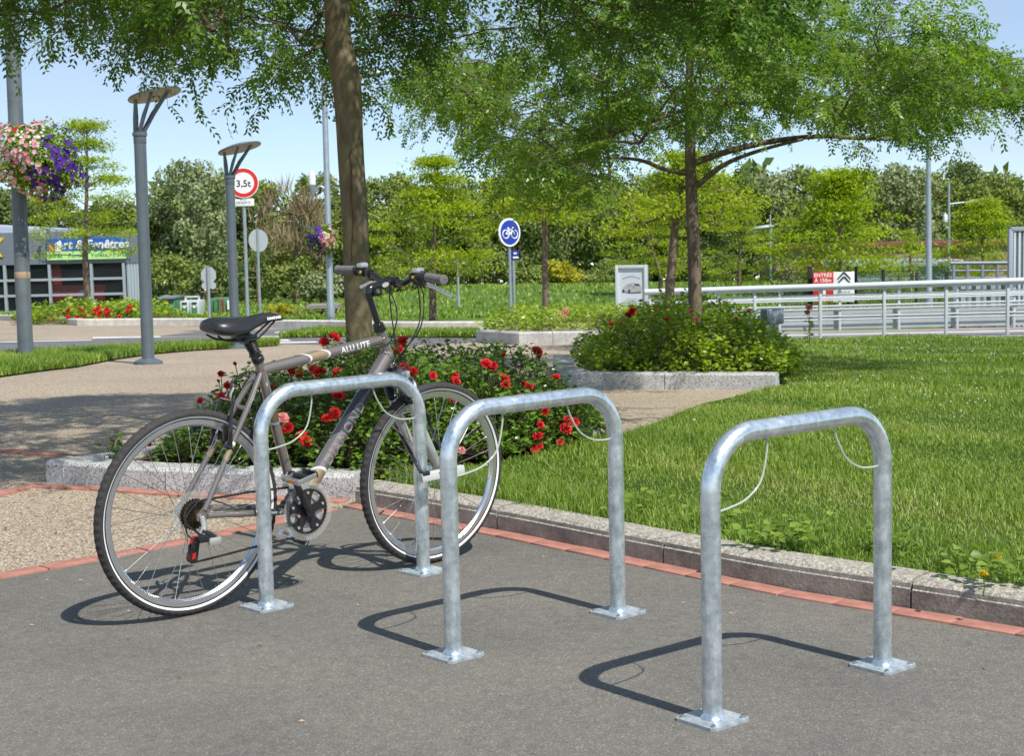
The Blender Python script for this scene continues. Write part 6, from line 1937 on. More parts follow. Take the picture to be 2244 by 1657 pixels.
def flower_ball(label, px, py, rpx, Y, seed, mix):
    rr = np.random.default_rng(seed)
    c = at(px, py, Y); R = rpx / ppm(Y)
    t = empty("hanging_flower_basket", c, label=label, cat="flower basket", group="flower balls on the lamp posts")
    bk_ = MB(); bk_.lathe([(0.02, -R * 0.45), (R * 0.42, -R * 0.38), (R * 0.55, -R * 0.05), (R * 0.52, -R * 0.05), (R * 0.3, -R * 0.3)], 20); bk_.build("basket", MT["dark_metal"], t, True)
    n = 5200
    u = unit(rr.normal(0, 1, (n, 3))); rad = R * (rr.uniform(0.55, 1.0, n)) * (1 + 0.13 * np.sin(4 * u[:, 0] + 3 * u[:, 2] * 2))
    pos = u * rad[:, None]; pos[:, 2] = pos[:, 2] * 0.85 - 0.25 * R * np.maximum(0, u[:, 0]) * (rr.random(n) < 0.6)
    d = unit(u + rr.normal(0, 0.6, (n, 3)) - np.array([0, 0, 0.3])); L = 0.055 * rr.uniform(0.6, 1.3, n)
    inst("foliage", quads_mesh("foliage", leaf_quads(pos, d, u, L, L * 0.6), MT["rose_leafB"], rr.random(n) * 0.7), t)
    for nm, mk, k, fn, sz in mix:
        u = unit(rr.normal(0, 1, (k * 6, 3)) + np.array([0, -0.35, 0.1])); u = u[fn(u)][:k]
        m = len(u)
        p = u * (R * rr.uniform(0.95, 1.06, m) * (1 + 0.13 * np.sin(4 * u[:, 0] + 6 * u[:, 2])))[:, None]; p[:, 2] = p[:, 2] * 0.85 - 0.22 * R * np.maximum(0, u[:, 0])
        # five petals per blossom
        s_ = unit(np.cross(u, np.array([0, 0, 1.0]) + rr.normal(0, .3, (m, 3)))); w_ = np.cross(u, s_)
        V = []
        for q in range(5):
            a = 2 * math.pi * q / 5
            V.append(leaf_quads(p, unit(s_ * math.cos(a) + w_ * math.sin(a) + u * 0.25), u, sz * rr.uniform(0.75, 1.25, m), sz * 0.8, 0.05, 0.6))
        o = inst(nm, quads_mesh(nm, np.concatenate(V), MT[mk], np.tile(rr.random(m), 5)), t); o["kind"] = "stuff"
    return t
left = lambda u: u[:, 0] < 0.35
right = lambda u: (u[:, 0] > 0.42) | ((u[:, 0] > 0.05) & (u[:, 2] < -0.25))
anyw = lambda u: u[:, 0] < 9
flower_ball("big ball of pink, white and purple flowers on the left lamp post", 82, 345, 96, lp.location.y - 0.12, 51, [("white_blossoms", "p_white", 300, left, 0.026), ("pink_blossoms", "p_pink", 170, left, 0.038), ("red_blossoms", "petal", 16, lambda u: u[:, 0] < -0.2, 0.045), ("purple_blossoms", "p_purple", 170, right, 0.045)])

# ---- tall mast with lantern and a second flower ball
Ym = 38.0
def mast(label, px, base_y, top_y, wide, Y, arms=(), name="street_light"):
    b = base_pt(px, base_y, Y); s = ppm(Y)
    tz = at(px, top_y, Y).z - b.z
    t = empty(name, b, rx=TILT, label=label, cat="street light", group="tall street lights")
    c = MB(); r = wide / s / 2
    c.lathe([(r * 1.25, 0), (r * 1.2, 0.5), (r, 0.55), (r * 0.7, tz)], 16); c.build("mast", MT["pole"], t, True)
    for kind, ax, ay, root_y in arms:
        q = at(ax, ay, Y) - b; rz = at(px, root_y, Y).z - b.z
        a = MB()
        if kind == "flood":
            a.tube([(0, 0, rz), (q.x * 0.9, 0, q.z)], 0.035, 8); a.build("arm", MT["pole"], t)
            hd = MB(); hd.lathe([(0, -0.5), (0.10, -0.44), (0.16, -0.1), (0.16, 0.2), (0.09, 0.44), (0, 0.5)], 16, M=Matrix.Translation((q.x, 0, q.z)) @ Matrix.Rotation(math.radians(84), 4, 'Y') @ Matrix.Scale(0.55, 4, (1, 0, 0)) )
            hd.build("lamp_head", MT["sign_back"], t, True)
        else:
            a.tube(spline([(0, 0, rz), (q.x * 0.5, 0, rz + 0.12), (q.x, 0, q.z - 0.36)], 5), 0.035, 8)
            a.lathe([(0.02, -0.42), (0.04, -0.38), (0.095, -0.12), (0.10, -0.10)], 16, M=Matrix.Translation((q.x, 0, q.z)))
            a.build("arm", MT["pole"], t, True)
            g = MB(); g.lathe([(0.085, -0.10), (0.085, 0.13), (0.07, 0.18), (0.03, 0.20), (0.025, 0.25), (0, 0.26)], 16, M=Matrix.Translation((q.x, 0, q.z))); g.build("lantern_glass", MT["frost"], t, True)
    return t
mast("tall street light with glass lantern just left of the mossy trunk", 726, 718, 20, 15, Ym, [("flood", 808, 160, 190), ("lantern", 683, 395, 418)])
mast("tall plain grey mast at the right behind the railing", 2036, 690, 300, 14, 44, [])
mast("far street light with glass lantern and crossarm right of the tall mast", 2080, 690, 400, 7, 60, [("flood", 2146, 440, 447), ("lantern", 2073, 480, 505)])
mast("far thin street light among the trees, left of the broad young tree", 1690, 680, 470, 5, 66, [("flood", 1674, 498, 500)])
mast("thin grey pole on the meadow left of the cycle sign", 1006, 706, 565, 6, 48, [])
flower_ball("small purple and pink flower ball beside the mossy trunk", 704, 523, 35, Ym - 0.2, 52, [("purple_blossoms", "p_purple", 150, lambda u: u[:, 0] < 0.15, 0.05), ("pink_blossoms", "p_pink", 90, lambda u: u[:, 0] > 0.0, 0.05), ("white_blossoms", "p_white", 50, lambda u: u[:, 0] > 0.0, 0.04)])

# ---- road signs
def sign_post(t, h, r=0.03, x=0.0, y=0.0):
    c = MB(); c.tube([(x, y, -0.02), (x, y, h)], r, 12); c.build("post", MT["pole"], t, True)
XZ = lambda x, y, z: frame_M((x, y, z), (1, 0, 0), (0, 0, 1))       # local z of this frame faces the camera
def disc(mb, r, z0, z1, n=40, mi=0, M=None, r_in=None):
    if r_in is None:
        mb.prism([(r * math.cos(a), r * math.sin(a)) for a in np.linspace(0, 2 * math.pi, n + 1)[:-1]], z0, z1, mi, M)
    else:
        mb.lathe([(r_in, z0), (r_in, z1), (r, z1), (r, z0)], n, mi, M, cap=False)

Ys = 31.0
b = base_pt(545, 752, Ys); s = ppm(Ys)
t = empty("road_sign", b, rx=TILT, label="round red-ringed 3,5t weight limit sign above a white plate", cat="road sign")
h = at(545, 368, Ys).z - b.z; sign_post(t, h, 0.035)
cz = at(546, 400, Ys).z - b.z; R = 33 / s
M = XZ(0.01, -0.05, cz) @ Matrix.Rotation(0.12, 4, 'Y')
d = MB(); disc(d, R, 0, 0.02, M=M); D = d.build("disc", MT["sign_white"], t, True, 30)
d = MB(); disc(d, R * 0.95, 0.0205, 0.023, M=M, r_in=R * 0.70); d.build("red_ring", MT["sign_red"], D, True, 30)
inst("lettering", text_mesh("3,5t", R * 0.62, MT["sign_black"], 0.001, 0, 0.004), D, M @ Matrix.Translation((0, -0.02, 0.022)))
pz = at(545, 443, Ys).z - b.z
d = MB(); d.box((0.0, -0.05, pz), (46 / s, 0.015, 16 / s), bev=0.006); Pp = d.build("plate", MT["sign_white"], t, True)
inst("lettering", text_mesh("SAUF\nDESSERTE", 0.066, MT["sign_black"], 0.001), Pp, XZ(0, -0.0585, pz + 0.028))

Y2 = 40.0
b = base_pt(572, 724, Y2); s = ppm(Y2)
t = empty("road_sign", b, rx=TILT, label="plain grey back of a round road sign, right of the weight limit sign", cat="road sign")
sign_post(t, at(572, 500, Y2).z - b.z, 0.035, 0, -0.05)
d = MB(); disc(d, 25 / s, 0, 0.02, M=XZ(0, 0.0, at(572, 527, Y2).z - b.z) @ Matrix.Rotation(0.75, 4, 'Y')); d.build("disc", MT["sign_back"], t, True, 30)

Y3 = 36.0
b = base_pt(462, 737, Y3); s = ppm(Y3)
t = empty("road_sign", b, rx=TILT, label="grey back of an octagonal stop sign above the saddle", cat="road sign")
sign_post(t, at(462, 583, Y3).z - b.z, 0.032, 0, -0.05)
zc = at(462, 603, Y3).z - b.z; r = 18.5 / s
d = MB(); d.prism([(r * math.cos(a) * 0.95, r * 1.05 * math.sin(a)) for a in np.linspace(math.pi / 8, 2 * math.pi + math.pi / 8, 9)[:-1]], 0, 0.02, M=XZ(0, 0, zc)); d.build("octagon", MT["sign_back"], t, True, 30)
zc = at(462, 626, Y3).z - b.z
for sx in (-1, 1):
    d = MB(); disc(d, 7.8 / s, 0, 0.018, 24, M=XZ(sx * 8.2 / s, 0, zc)); d.build("small_disc", MT["sign_back"], t, True, 30)

Y4 = 30.0
b = base_pt(1122, 720, Y4); s = ppm(Y4)
t = empty("road_sign", b, rx=TILT, label="round blue cycle path sign on twin grey posts", cat="road sign")
sign_post(t, at(1119, 482, Y4).z - b.z, 0.028, -0.015, 0.0); sign_post(t, at(1126, 560, Y4).z - b.z, 0.028, 0.055, 0.06)
zc = at(1118, 509, Y4).z - b.z; R = 31 / s
M = XZ(-0.02, -0.05, zc) @ Matrix.Rotation(0.72, 4, 'Y') 
d = MB(); disc(d, R, 0, 0.025, M=M); D = d.build("disc", MT["sign_white"], t, True, 30)
d = MB(); disc(d, R * 0.86, 0.027, 0.032, M=M); d.build("blue_field", MT["sign_blue"], D, True, 30)
g = MB(); w = R * 0.29
MM = M @ Matrix.Translation((0, -0.01, 0.036))
for sx in (-1, 1):
    g.tube([MM @ Vector((sx * R * 0.40 + w * math.cos(a), -R * 0.10 + w * math.sin(a), 0)) for a in np.linspace(0, 6.283, 25)[:-1]], R * 0.042, 6, closed=True)
pts = dict(r=(-0.40, -0.10), f=(0.40, -0.10), b=(-0.02, -0.10), s=(-0.14, 0.22), h=(0.24, 0.22), sa=(-0.17, 0.32), hb=(0.18, 0.38), hc=(0.32, 0.36))
for a, c in (("r", "b"), ("r", "s"), ("s", "b"), ("s", "h"), ("h", "b"), ("h", "f"), ("s", "sa"), ("h", "hb"), ("hb", "hc")):
    g.tube([MM @ Vector((pts[a][0] * R, pts[a][1] * R, 0)), MM @ Vector((pts[c][0] * R, pts[c][1] * R, 0))], R * 0.042, 6)
g.tube([MM @ Vector((-0.28 * R, 0.33 * R, 0)), MM @ Vector((-0.08 * R, 0.33 * R, 0))], R * 0.04, 6)
g.build("cycle_symbol", MT["sign_white"], D, True)
pb = at(1124, 559, Y4) - b
d = MB(); d.box((pb.x, 0.03, pb.z), (27 / s, 0.012, 21 / s), bev=0.004); Pp = d.build("street_plate", MT["plate_blue"], t, True)
d = MB(); d.box((pb.x - 9 / s, 0.022, pb.z + 3.5 / s), (5 / s, 0.004, 7 / s)); d.box((pb.x + 5 / s, 0.022, pb.z + 4 / s), (7 / s, 0.004, 4 / s)); d.box((pb.x - 9 / s, 0.022, pb.z - 5 / s), (5 / s, 0.004, 4 / s)); d.box((pb.x + 6 / s, 0.022, pb.z - 5 / s), (12 / s, 0.004, 4 / s))
d.build("plate_marks", MT["sign_white"], Pp, False)

# ---- poster stand
Yp = 31.0
b = base_pt(1385, 705, Yp); s = ppm(Yp)
t = empty("poster_stand", b, rz=-0.20, label="tall white-framed poster stand with a car advert, left end of the railing", cat="poster stand")
pw, z0, z1 = 70 / s, at(1385, 705, Yp).z - b.z, at(1385, 581, Yp).z - b.z
ph = z1 - z0; zc = (z0 + z1) / 2
d = MB(); d.box((0, 0.09, zc), (pw, 0.16, ph), bev=0.01); d.build("case", MT["sign_back"], t, True)
d = MB()
fw_ = 0.06
for sx in (-1, 1): d.box((sx * (pw / 2 - fw_ / 2), -0.02, zc), (fw_, 0.06, ph), bev=0.008)
d.box((0, -0.02, z1 - fw_ / 2), (pw - 2 * fw_, 0.06, fw_), bev=0.008); d.box((0, -0.02, z0 + fw_ / 2), (pw - 2 * fw_, 0.06, fw_), bev=0.008)
d.build("border", MT["white"], t, True)
d = MB(); d.box((0, 0.0, zc), (pw - 2 * fw_, 0.012, ph - 2 * fw_)); PO = d.build("poster", MT["poster"], t, False)
yq = -0.0085
car = MB(); cw = pw * 0.62; cz_ = zc + ph * 0.10
def poly(pts, m, dy, name):
    o = MB(); o.prism([(x * cw, z * cw) for x, z in pts], 0, 0.0015, M=XZ(0.01, yq - dy, cz_)); o.build(name, MT[m], PO, False)
poly([(-0.5, -0.12), (-0.47, 0.02), (-0.36, 0.08), (-0.22, 0.21), (0.05, 0.25), (0.36, 0.22), (0.48, 0.05), (0.50, -0.12), (0.40, -0.20), (-0.10, -0.24), (-0.45, -0.18)], "silver", 0.0, "car_print")
poly([(-0.32, 0.08), (-0.19, 0.19), (0.02, 0.21), (0.04, 0.10), (-0.1, 0.07)], "poster_mid", 0.002, "car_window_print")
poly([(0.12, 0.11), (0.14, 0.21), (0.35, 0.19), (0.43, 0.08)], "poster_dk", 0.002, "car_window_print")
poly([(0.05, -0.02), (0.05, 0.06), (0.11, 0.05), (0.12, -0.04)], "sign_red", 0.002, "tail_light_print")
for cx_ in (-0.44, -0.14): poly([(cx_ + 0.065 * math.cos(a), -0.16 + 0.085 * math.sin(a)) for a in np.linspace(0, 6.28, 17)[:-1]], "poster_dk", 0.002, "car_wheel_print")
poly([(-0.46, -0.22), (-0.1, -0.29), (0.45, -0.27), (0.48, -0.20), (0.0, -0.23)], "poster_dk", -0.001, "car_shadow_print")
for z_, w_, hh_ in ((0.30, 0.55, 0.028), (-0.10, 0.34, 0.012), (-0.135, 0.50, 0.010), (-0.175, 0.52, 0.016), (-0.21, 0.60, 0.016)):
    o = MB(); nseg = 9
    for i in range(nseg):
        xx = (i + 0.5) / nseg - 0.5
        o.box((xx * pw * w_, yq, zc + ph * (z_ - (0.55 * xx * xx * 0.3 if z_ > 0.2 else 0))), (pw * w_ / nseg * 0.72, 0.002, ph * hh_))
    o.build("print_line", MT["poster_mid"], PO, False)

# ---- ramp with white railings
Yr = 30.0
def rail_pt(px, py): return at(px, py, Yr)
root = empty("footbridge", (0, 0, 0), label="pale footbridge with white railings behind the lawn", cat="bridge")
A_, B_ = rail_pt(1412, 640), rail_pt(2420, 609)
def lerp_x(x, P, Q, yoff=0.0):
    f = (x - P.x) / (Q.x - P.x); v = P.lerp(Q, f); return v
hr_ = MB()
hr_.tube([A_, B_], 0.058, 14); hr_.build("handrail", MT["white"], root, True)
bot0, bot1 = rail_pt(1412, 750), rail_pt(2420, 731)
offs = [0.17, 0.24, 0.36, 0.43, 0.57, 0.64, 0.92]
for f_ in (0.17, 0.235, 0.375, 0.44, 0.575, 0.64, 0.93):
    hr_ = MB(); hr_.tube([A_.lerp(bot0, f_) + Vector((0.12, 0.05, 0)), B_.lerp(bot1, f_) + Vector((0, 0.05, 0))], 0.016, 8); hr_.build("rail", MT["white"], root, True)
for px in (1425, 1515, 1655, 1799, 1939, 2075, 2210, 2344):
    f_ = (px - 1412) / (2420 - 1412)
    p_ = A_.lerp(B_, f_); q_ = bot0.lerp(bot1, f_)
    m_ = MB(); m_.box(((p_.x + q_.x) / 2, Yr + 0.05, (p_.z + q_.z) / 2), (0.055, 0.07, (p_.z - q_.z) - 0.02), bev=0.008); m_.build("post", MT["white"], root, True)
# rear railing
Yr2 = 32.4
A2, B2 = at(1470, 642, Yr2), at(2420, 612, Yr2); c2_, d2_ = at(1470, 738, Yr2), at(2420, 720, Yr2)
hr_ = MB(); hr_.tube([A2, B2], 0.05, 12); hr_.build("handrail", MT["white"], root, True)
for f_ in (0.2, 0.27, 0.41, 0.48, 0.62):
    hr_ = MB(); hr_.tube([A2.lerp(c2_, f_), B2.lerp(d2_, f_)], 0.015, 8); hr_.build("rail", MT["white"], root, True)
for px in (1575, 1709, 1841, 1971, 2099, 2224, 2345):
    f_ = (px - 1470) / (2420 - 1470); p_ = A2.lerp(B2, f_); q_ = c2_.lerp(d2_, f_)
    m_ = MB(); m_.box((p_.x, Yr2 + 0.04, (p_.z + q_.z) / 2), (0.05, 0.06, p_.z - q_.z - 0.02), bev=0.008); m_.build("post", MT["white"], root, True)
pn0, pn1 = A2.lerp(c2_, 0.50), B2.lerp(d2_, 0.52)
dk = MB()
zt0, zt1 = bot0.z - 0.01, bot1.z - 0.01
x0_, x1_ = bot0.x, bot1.x
V = [(x0_, Yr - 0.08, zt0), (x1_, Yr - 0.08, zt1), (x1_, Yr2 + 0.2, zt1), (x0_, Yr2 + 0.2, zt0)]
V += [(x, y, z - 0.12) for x, y, z in V]
dk.add(V, [(0, 1, 2, 3), (7, 6, 5, 4), (0, 4, 5, 1), (1, 5, 6, 2), (2, 6, 7, 3), (3, 7, 4, 0)]); dk.build("deck", MT["deck"], root, False)
fa = MB()
V = [(x0_, Yr - 0.12, zt0 + 0.015), (x1_, Yr - 0.12, zt1 + 0.015), (x1_, Yr - 0.085, zt1 + 0.015), (x0_, Yr - 0.085, zt0 + 0.015)]
V += [(x, y, z - 0.62) for x, y, z in V]
fa.add(V, [(0, 1, 2, 3), (7, 6, 5, 4), (0, 4, 5, 1), (1, 5, 6, 2), (2, 6, 7, 3), (3, 7, 4, 0)]); fa.build("fascia", MT["pale_panel"], root, False)
pan = MB()
V = [(pn0.x, Yr2 + 0.12, pn0.z), (pn1.x, Yr2 + 0.12, pn1.z), (pn1.x, Yr2 + 0.15, pn1.z), (pn0.x, Yr2 + 0.15, pn0.z), (c2_.x, Yr2 + 0.12, zt0 + 0.03), (d2_.x, Yr2 + 0.12, zt1 + 0.03), (d2_.x, Yr2 + 0.15, zt1 + 0.03), (c2_.x, Yr2 + 0.15, zt0 + 0.03)]
pan.add(V, [(0, 1, 2, 3), (7, 6, 5, 4), (0, 4, 5, 1), (1, 5, 6, 2), (2, 6, 7, 3), (3, 7, 4, 0)]); pan.build("side_panel", MT["pale_panel"], root, False)
for px in (1799, 1939, 2075, 2210, 2344):
    f_ = (px - 1412) / (2420 - 1412); q_ = bot0.lerp(bot1, f_)
    g_ = Tf(q_.x, Yr)
    m_ = MB(); m_.box((q_.x, Yr - 0.14, (q_.z + g_) / 2 - 0.1), (0.09, 0.05, max(0.3, q_.z - g_ + 0.1)), bev=0.01); m_.build("support", MT["sign_back"], root, True)

# ---- grey railing and corrugated box at the right edge
Yg = 40.0
root = empty("railing", (0, 0, 0), label="dark grey railing above the footbridge at the right edge", cat="railing")
p_, q_ = at(2082, 577, Yg), at(2420, 575, Yg); gz = Tf(p_.x, Yg) - 0.1
m_ = MB(); m_.tube([p_, q_], 0.05, 10); m_.build("handrail", MT["grey_metal"], root, True)
for py in (593, 609): m_ = MB(); m_.tube([at(2082, py, Yg), at(2420, py - 1, Yg)], 0.022, 8); m_.build("rail", MT["grey_metal"], root, True)
for px in (2090, 2120, 2153, 2186, 2218, 2260, 2310):
    a = at(px, 577, Yg); m_ = MB(); m_.box((a.x, Yg, (a.z + gz) / 2), (0.07, 0.07, a.z - gz), bev=0.01); m_.build("post", MT["grey_metal"], root, True)
m_ = MB(); a = at(2095, 622, Yg); e_ = at(2420, 622, Yg); m_.box(((a.x + e_.x) / 2, Yg + 0.3, (a.z + gz) / 2), (e_.x - a.x, 0.2, a.z - gz)); m_.build("retaining_wall", MT["pale_panel"], root, False)
Yc = 38.0
a, e_ = at(2216, 502, Yc), at(2420, 502, Yc); gz = Tf(a.x, Yc) - 0.3
root = empty("corrugated_enclosure", ((a.x + e_.x) / 2, Yc, gz), label="white corrugated enclosure at the right edge", cat="enclosure")
w_ = e_.x - a.x; h_ = a.z - gz
m_ = MB(); m_.box((0, 0.14, h_ / 2), (w_ - 0.04, 0.06, h_ - 0.05)); m_.build("core", MT["corrug"], root, False)
for i in range(int(w_ / 0.12)):
    m_ = MB(); m_.box((-w_ / 2 + 0.10 + i * 0.12, 0.06, h_ / 2), (0.055, 0.08, h_ - 0.1), bev=0.01); m_.build("slat", MT["white"], root, True)
m_ = MB(); m_.box((-w_ / 2, 0.06, h_ / 2), (0.10, 0.14, h_), bev=0.01); m_.box((0, 0.06, h_), (w_, 0.14, 0.10), bev=0.01); m_.build("corner_trim", MT["mullion"], root, True)

# ---- entrance board on its fence
Ye = 46.0
s = ppm(Ye)
p_ = base_pt(1824, 690, Ye)
root = empty("entrance_board", p_, label="red and white entrance board behind the white railing", cat="sign board")
def L_(px, py): q = at(px, py, Ye) - p_; return q
for (x0p, x1p, m, nm) in ((1781, 1826, "sign_red", "red_panel"), (1826, 1872, "sign_white", "white_panel")):
    a, e_ = L_(x0p, 596), L_(x1p, 661)
    d = MB(); d.box(((a.x + e_.x) / 2, 0, (a.z + e_.z) / 2), (e_.x - a.x, 0.05, a.z - e_.z), bev=0.006); PN = d.build(nm, MT[m], root, True)
    if nm == "red_panel":
        c = L_(1803, 609); inst("lettering", text_mesh("ENTRÉE\nÀ 150m", 0.155, MT["sign_white"], 0.001, 0, 0.003), PN, XZ(c.x, -0.027, c.z + 0.0))
        ar = L_(1806, 640)
        o = MB(); o.prism([(-0.10, 0.05), (0, 0.22), (0.10, 0.05), (0.04, 0.05), (0.04, -0.28), (-0.04, -0.28), (-0.04, 0.05)], 0, 0.003, M=XZ(ar.x, -0.029, ar.z)); o.build("arrow", MT["sign_white"], PN, False)
    else:
        c = L_(1849, 615)
        for dz in (0.11, -0.02):
            o = MB(); o.prism([(-0.20, -0.10), (0, 0.09), (0.20, -0.10), (0.20, -0.04), (0.04, 0.14), (0, 0.16), (-0.04, 0.14), (-0.20, -0.04)], 0, 0.003, M=XZ(c.x, -0.029, c.z + dz)); o.build("chevron", MT["poster_dk"], PN, False)
        c = L_(1848, 643)
        for dz, n_ in ((0.04, 4), (-0.09, 5)):
            o = MB()
            for i in range(n_): o.box((c.x + (i - (n_ - 1) / 2) * 0.105, -0.027, c.z + dz), (0.075, 0.003, 0.05))
            o.build("print_line", MT["poster_mid"], PN, False)
for px, w_, ty in ((1775, 0.13, 585), (1858, 0.07, 585), (1876, 0.08, 585), (1936, 0.08, 591), (2008, 0.07, 598), (2074, 0.07, 602)):
    b = base_pt(px, 690, Ye + 0.2); h_ = at(px, ty, Ye + 0.2).z - b.z
    t = empty("fence_post", b, label={1775: "thick black fence post left of the red board", 1858: "thin black fence post behind the white half of the board", 1876: "black fence post right of the red and white board", 1936: "black fence post midway between the board and the tall mast", 2008: "black fence post just left of the tall mast", 2074: "short black fence post right of the tall mast"}[px], cat="fence post", group="black fence posts")
    d = MB(); d.box((0, 0, h_ / 2), (w_, w_, h_), bev=0.01); d.box((0, 0, h_), (w_ * 1.2, w_ * 1.2, 0.02)); d.build("shaft", MT["dark_metal"], t, True)
root = empty("mesh_fence", base_pt(1920, 690, Ye + 0.3), label="dark wire mesh fence between the black posts", cat="fence")
o0 = root.location
a, e_ = at(1700, 600, Ye + 0.3), at(2100, 605, Ye + 0.3)
for i in range(120):
    x = a.x + (e_.x - a.x) * i / 119
    g0 = Tf(x, Ye + 0.3)
    m_ = MB(); m_.box((x - o0.x, 0, (a.z + g0) / 2 - o0.z), (0.012, 0.012, a.z - g0)); m_.build("wire", MT["dark_metal"], root, False)
for i in range(7):
    z = a.z - (a.z - Tf(a.x, Ye)) * i / 7
    m_ = MB(); m_.box(((a.x + e_.x) / 2 - o0.x, 0.012, z - o0.z), (e_.x - a.x, 0.012, 0.016)); m_.build("wire", MT["dark_metal"], root, False)

# ---- far buildings behind the young trees
Yb = 84.0
def far_block(label, x0p, x1p, ty, m, Y, extra=None, depth=5):
    a, e_ = at(x0p, ty, Y), at(x1p, ty, Y); cx = (a.x + e_.x) / 2; g0 = float(field_z(cx, Y)) - 0.6
    t = empty("building", (cx, Y, g0), label=label, cat="building")
    w = e_.x - a.x; h = a.z - g0
    d = MB(); d.box((0, depth / 2, h / 2), (w, depth, h)); d.build("wall", MT[m], t, False)
    d = MB(); d.box((0, depth / 2, h + 0.12), (w + 0.4, depth + 0.4, 0.24), bev=0.03); d.build("roof_edge", MT["darkred"] if m == "brownwall" else MT["sign_back"], t, True)
    k = int(w / 3.2)
    for i in range(k):
        o = MB(); o.box((-w / 2 + (i + 0.5) * w / k, -0.03, h * 0.45), (w / k * 0.28, 0.08, h * 0.85)); o.build("wall_panel", MT["darkred"] if m == "brownwall" else MT["bluewall"], t, False)
    return t
far_block("long low brown building with dark red panels behind the young trees", 1700, 2330, 548, "brownwall", 76)
far_block("low pale blue shed between the board and the grey railing", 1868, 2100, 587, "bluewall", 62, depth=4)

# ---- grey floodlight box in the second planter
q = at(1692, 693, 15.6)
t = empty("floodlight", (q.x, q.y, Tf(q.x, q.y) + 0.1), rz=0.3, label="small grey floodlight box among the bushes of the second planter", cat="floodlight")
hz = q.z - t.location.z
d = MB(); d.box((0, 0, hz), (0.20, 0.16, 0.16), bev=0.025, M=Matrix.Translation((0, 0, 0)) @ Matrix.Rotation(0.0, 4, 'X')); d.build("housing", MT["grey_metal"], t, True)
d = MB(); d.tube([(0, 0, 0), (0, 0, hz - 0.07)], 0.03, 10); d.build("stalk", MT["grey_metal"], t, True)

# ---- shop at the left
Yh = 58.0
s = ppm(Yh)
def S_(px, py): return at(px, py, Yh)
a = S_(-330, 580); e_ = S_(308, 580)
g0 = float(field_z(S_(120, 690).x, Yh)) - 0.02
gl_bot = min(S_(150, 693).z, g0 + 0.4)
root = empty("shop", ((a.x + e_.x) / 2, Yh, g0), label="grey shop with glass front and blue and green sign", cat="building")
ox, oz = root.location.x, g0
def lx(px): return S_(px, 600).x - ox
def lz(py): return S_(150, py).z - oz
kx = (Yh + 8.0) / Yh
xr_ = (lx(308) + ox) * kx - ox - 0.3             # the right-hand side wall runs back at an angle
def slab(mb, x0, x1, y0, y1, x1b, z0, z1):
    x0b = min(x0, x1b - 0.3)
    V = [(x0, y0, z0), (x1, y0, z0), (x1b, y1, z0), (x0b, y1, z0), (x0, y0, z1), (x1, y0, z1), (x1b, y1, z1), (x0b, y1, z1)]
    mb.add(V, [(3, 2, 1, 0), (4, 5, 6, 7), (0, 1, 5, 4), (1, 2, 6, 5), (2, 3, 7, 6), (3, 0, 4, 7)])
d = MB(); slab(d, lx(-330), lx(308), 0.0, 8.0, xr_, lz(578), lz(507)); d.build("fascia", MT["cladding"], root, False)
d = MB(); x0_, x1_ = lx(-330), lx(70); d.add([(x0_, 1.5, lz(470)), (x1_, 1.5, lz(500)), (x1_, 8, lz(500)), (x0_, 8, lz(470)), (x0_, 1.5, lz(508)), (x1_, 1.5, lz(508)), (x1_, 8, lz(508)), (x0_, 8, lz(508))], [(0, 1, 2, 3), (0, 4, 5, 1), (1, 5, 6, 2), (3, 2, 6, 7), (0, 3, 7, 4)]); d.build("roof", MT["corrug"], root, False)
d = MB(); d.box(((lx(-330) + lx(275)) / 2, 6.8, lz(578) / 2), (lx(275) - lx(-330), 0.1, lz(578) - 0.01)) if False else d.box(((lx(-330) + lx(200)) / 2, 6.8, lz(578) / 2), (lx(200) - lx(-330), 0.1, lz(578) - 0.01)); d.box(((lx(-330) + lx(275)) / 2, 3.5, 0.02), (lx(275) - lx(-330), 6.4, 0.04)); d.build("interior", MT["shop_in"], root, False)
for (p0, p1, q0, q1) in ((130, 222, 627, 676), (110, 128, 580, 676)):
    d = MB(); d.box(((lx(p0) + lx(p1)) / 2, 0.35, (lz(q0) + lz(q1)) / 2), (lx(p1) - lx(p0), 0.2, lz(q0) - lz(q1))); d.build("display_panel", MT["shop_red"], root, False)
d = MB(); disc(d, (lx(190) - lx(163)) / 2, 0, 0.02, 28, M=XZ(lx(177), 0.235, lz(650))); d.build("round_display", MT["grey_metal"], root, True, 30)
vx = [-330, -240, -160, -75, 10, 108, 200, 271]; hy = [578, 612, 646, 682]
for i in range(len(vx) - 1):
    for j in range(len(hy) - 1):
        d = MB(); d.box(((lx(vx[i]) + lx(vx[i + 1])) / 2, 0.10, (lz(hy[j]) + lz(hy[j + 1])) / 2), (lx(vx[i + 1]) - lx(vx[i]) - 0.06, 0.02, lz(hy[j]) - lz(hy[j + 1]) - 0.06)); d.build("window_pane", MT["glass"], root, False)
for v in vx: d = MB(); d.box((lx(v), 0.06, (lz(578) + 0) / 2), (0.10, 0.14, lz(578) - 0.01)); d.build("mullion", MT["mullion"], root, False)
for y in hy[1:]:
    for i in range(len(vx) - 1):
        d = MB(); d.box(((lx(vx[i]) + lx(vx[i + 1])) / 2, 0.06, lz(y)), (lx(vx[i + 1]) - lx(vx[i]) - 0.105, 0.11, 0.09)); d.build("transom", MT["mullion"], root, False)
n_ = 9
for i in range(n_):
    x = lx(277) + (lx(306) - lx(277)) * (i + 0.5) / n_
    d = MB(); d.box((x, 0.12 - 0.03 * (i % 2), lz(578) / 2), ((lx(306) - lx(277)) / n_ * 0.98, 0.12, lz(578) - 0.015)); d.build("corrugated_panel", MT["corrug"], root, False)
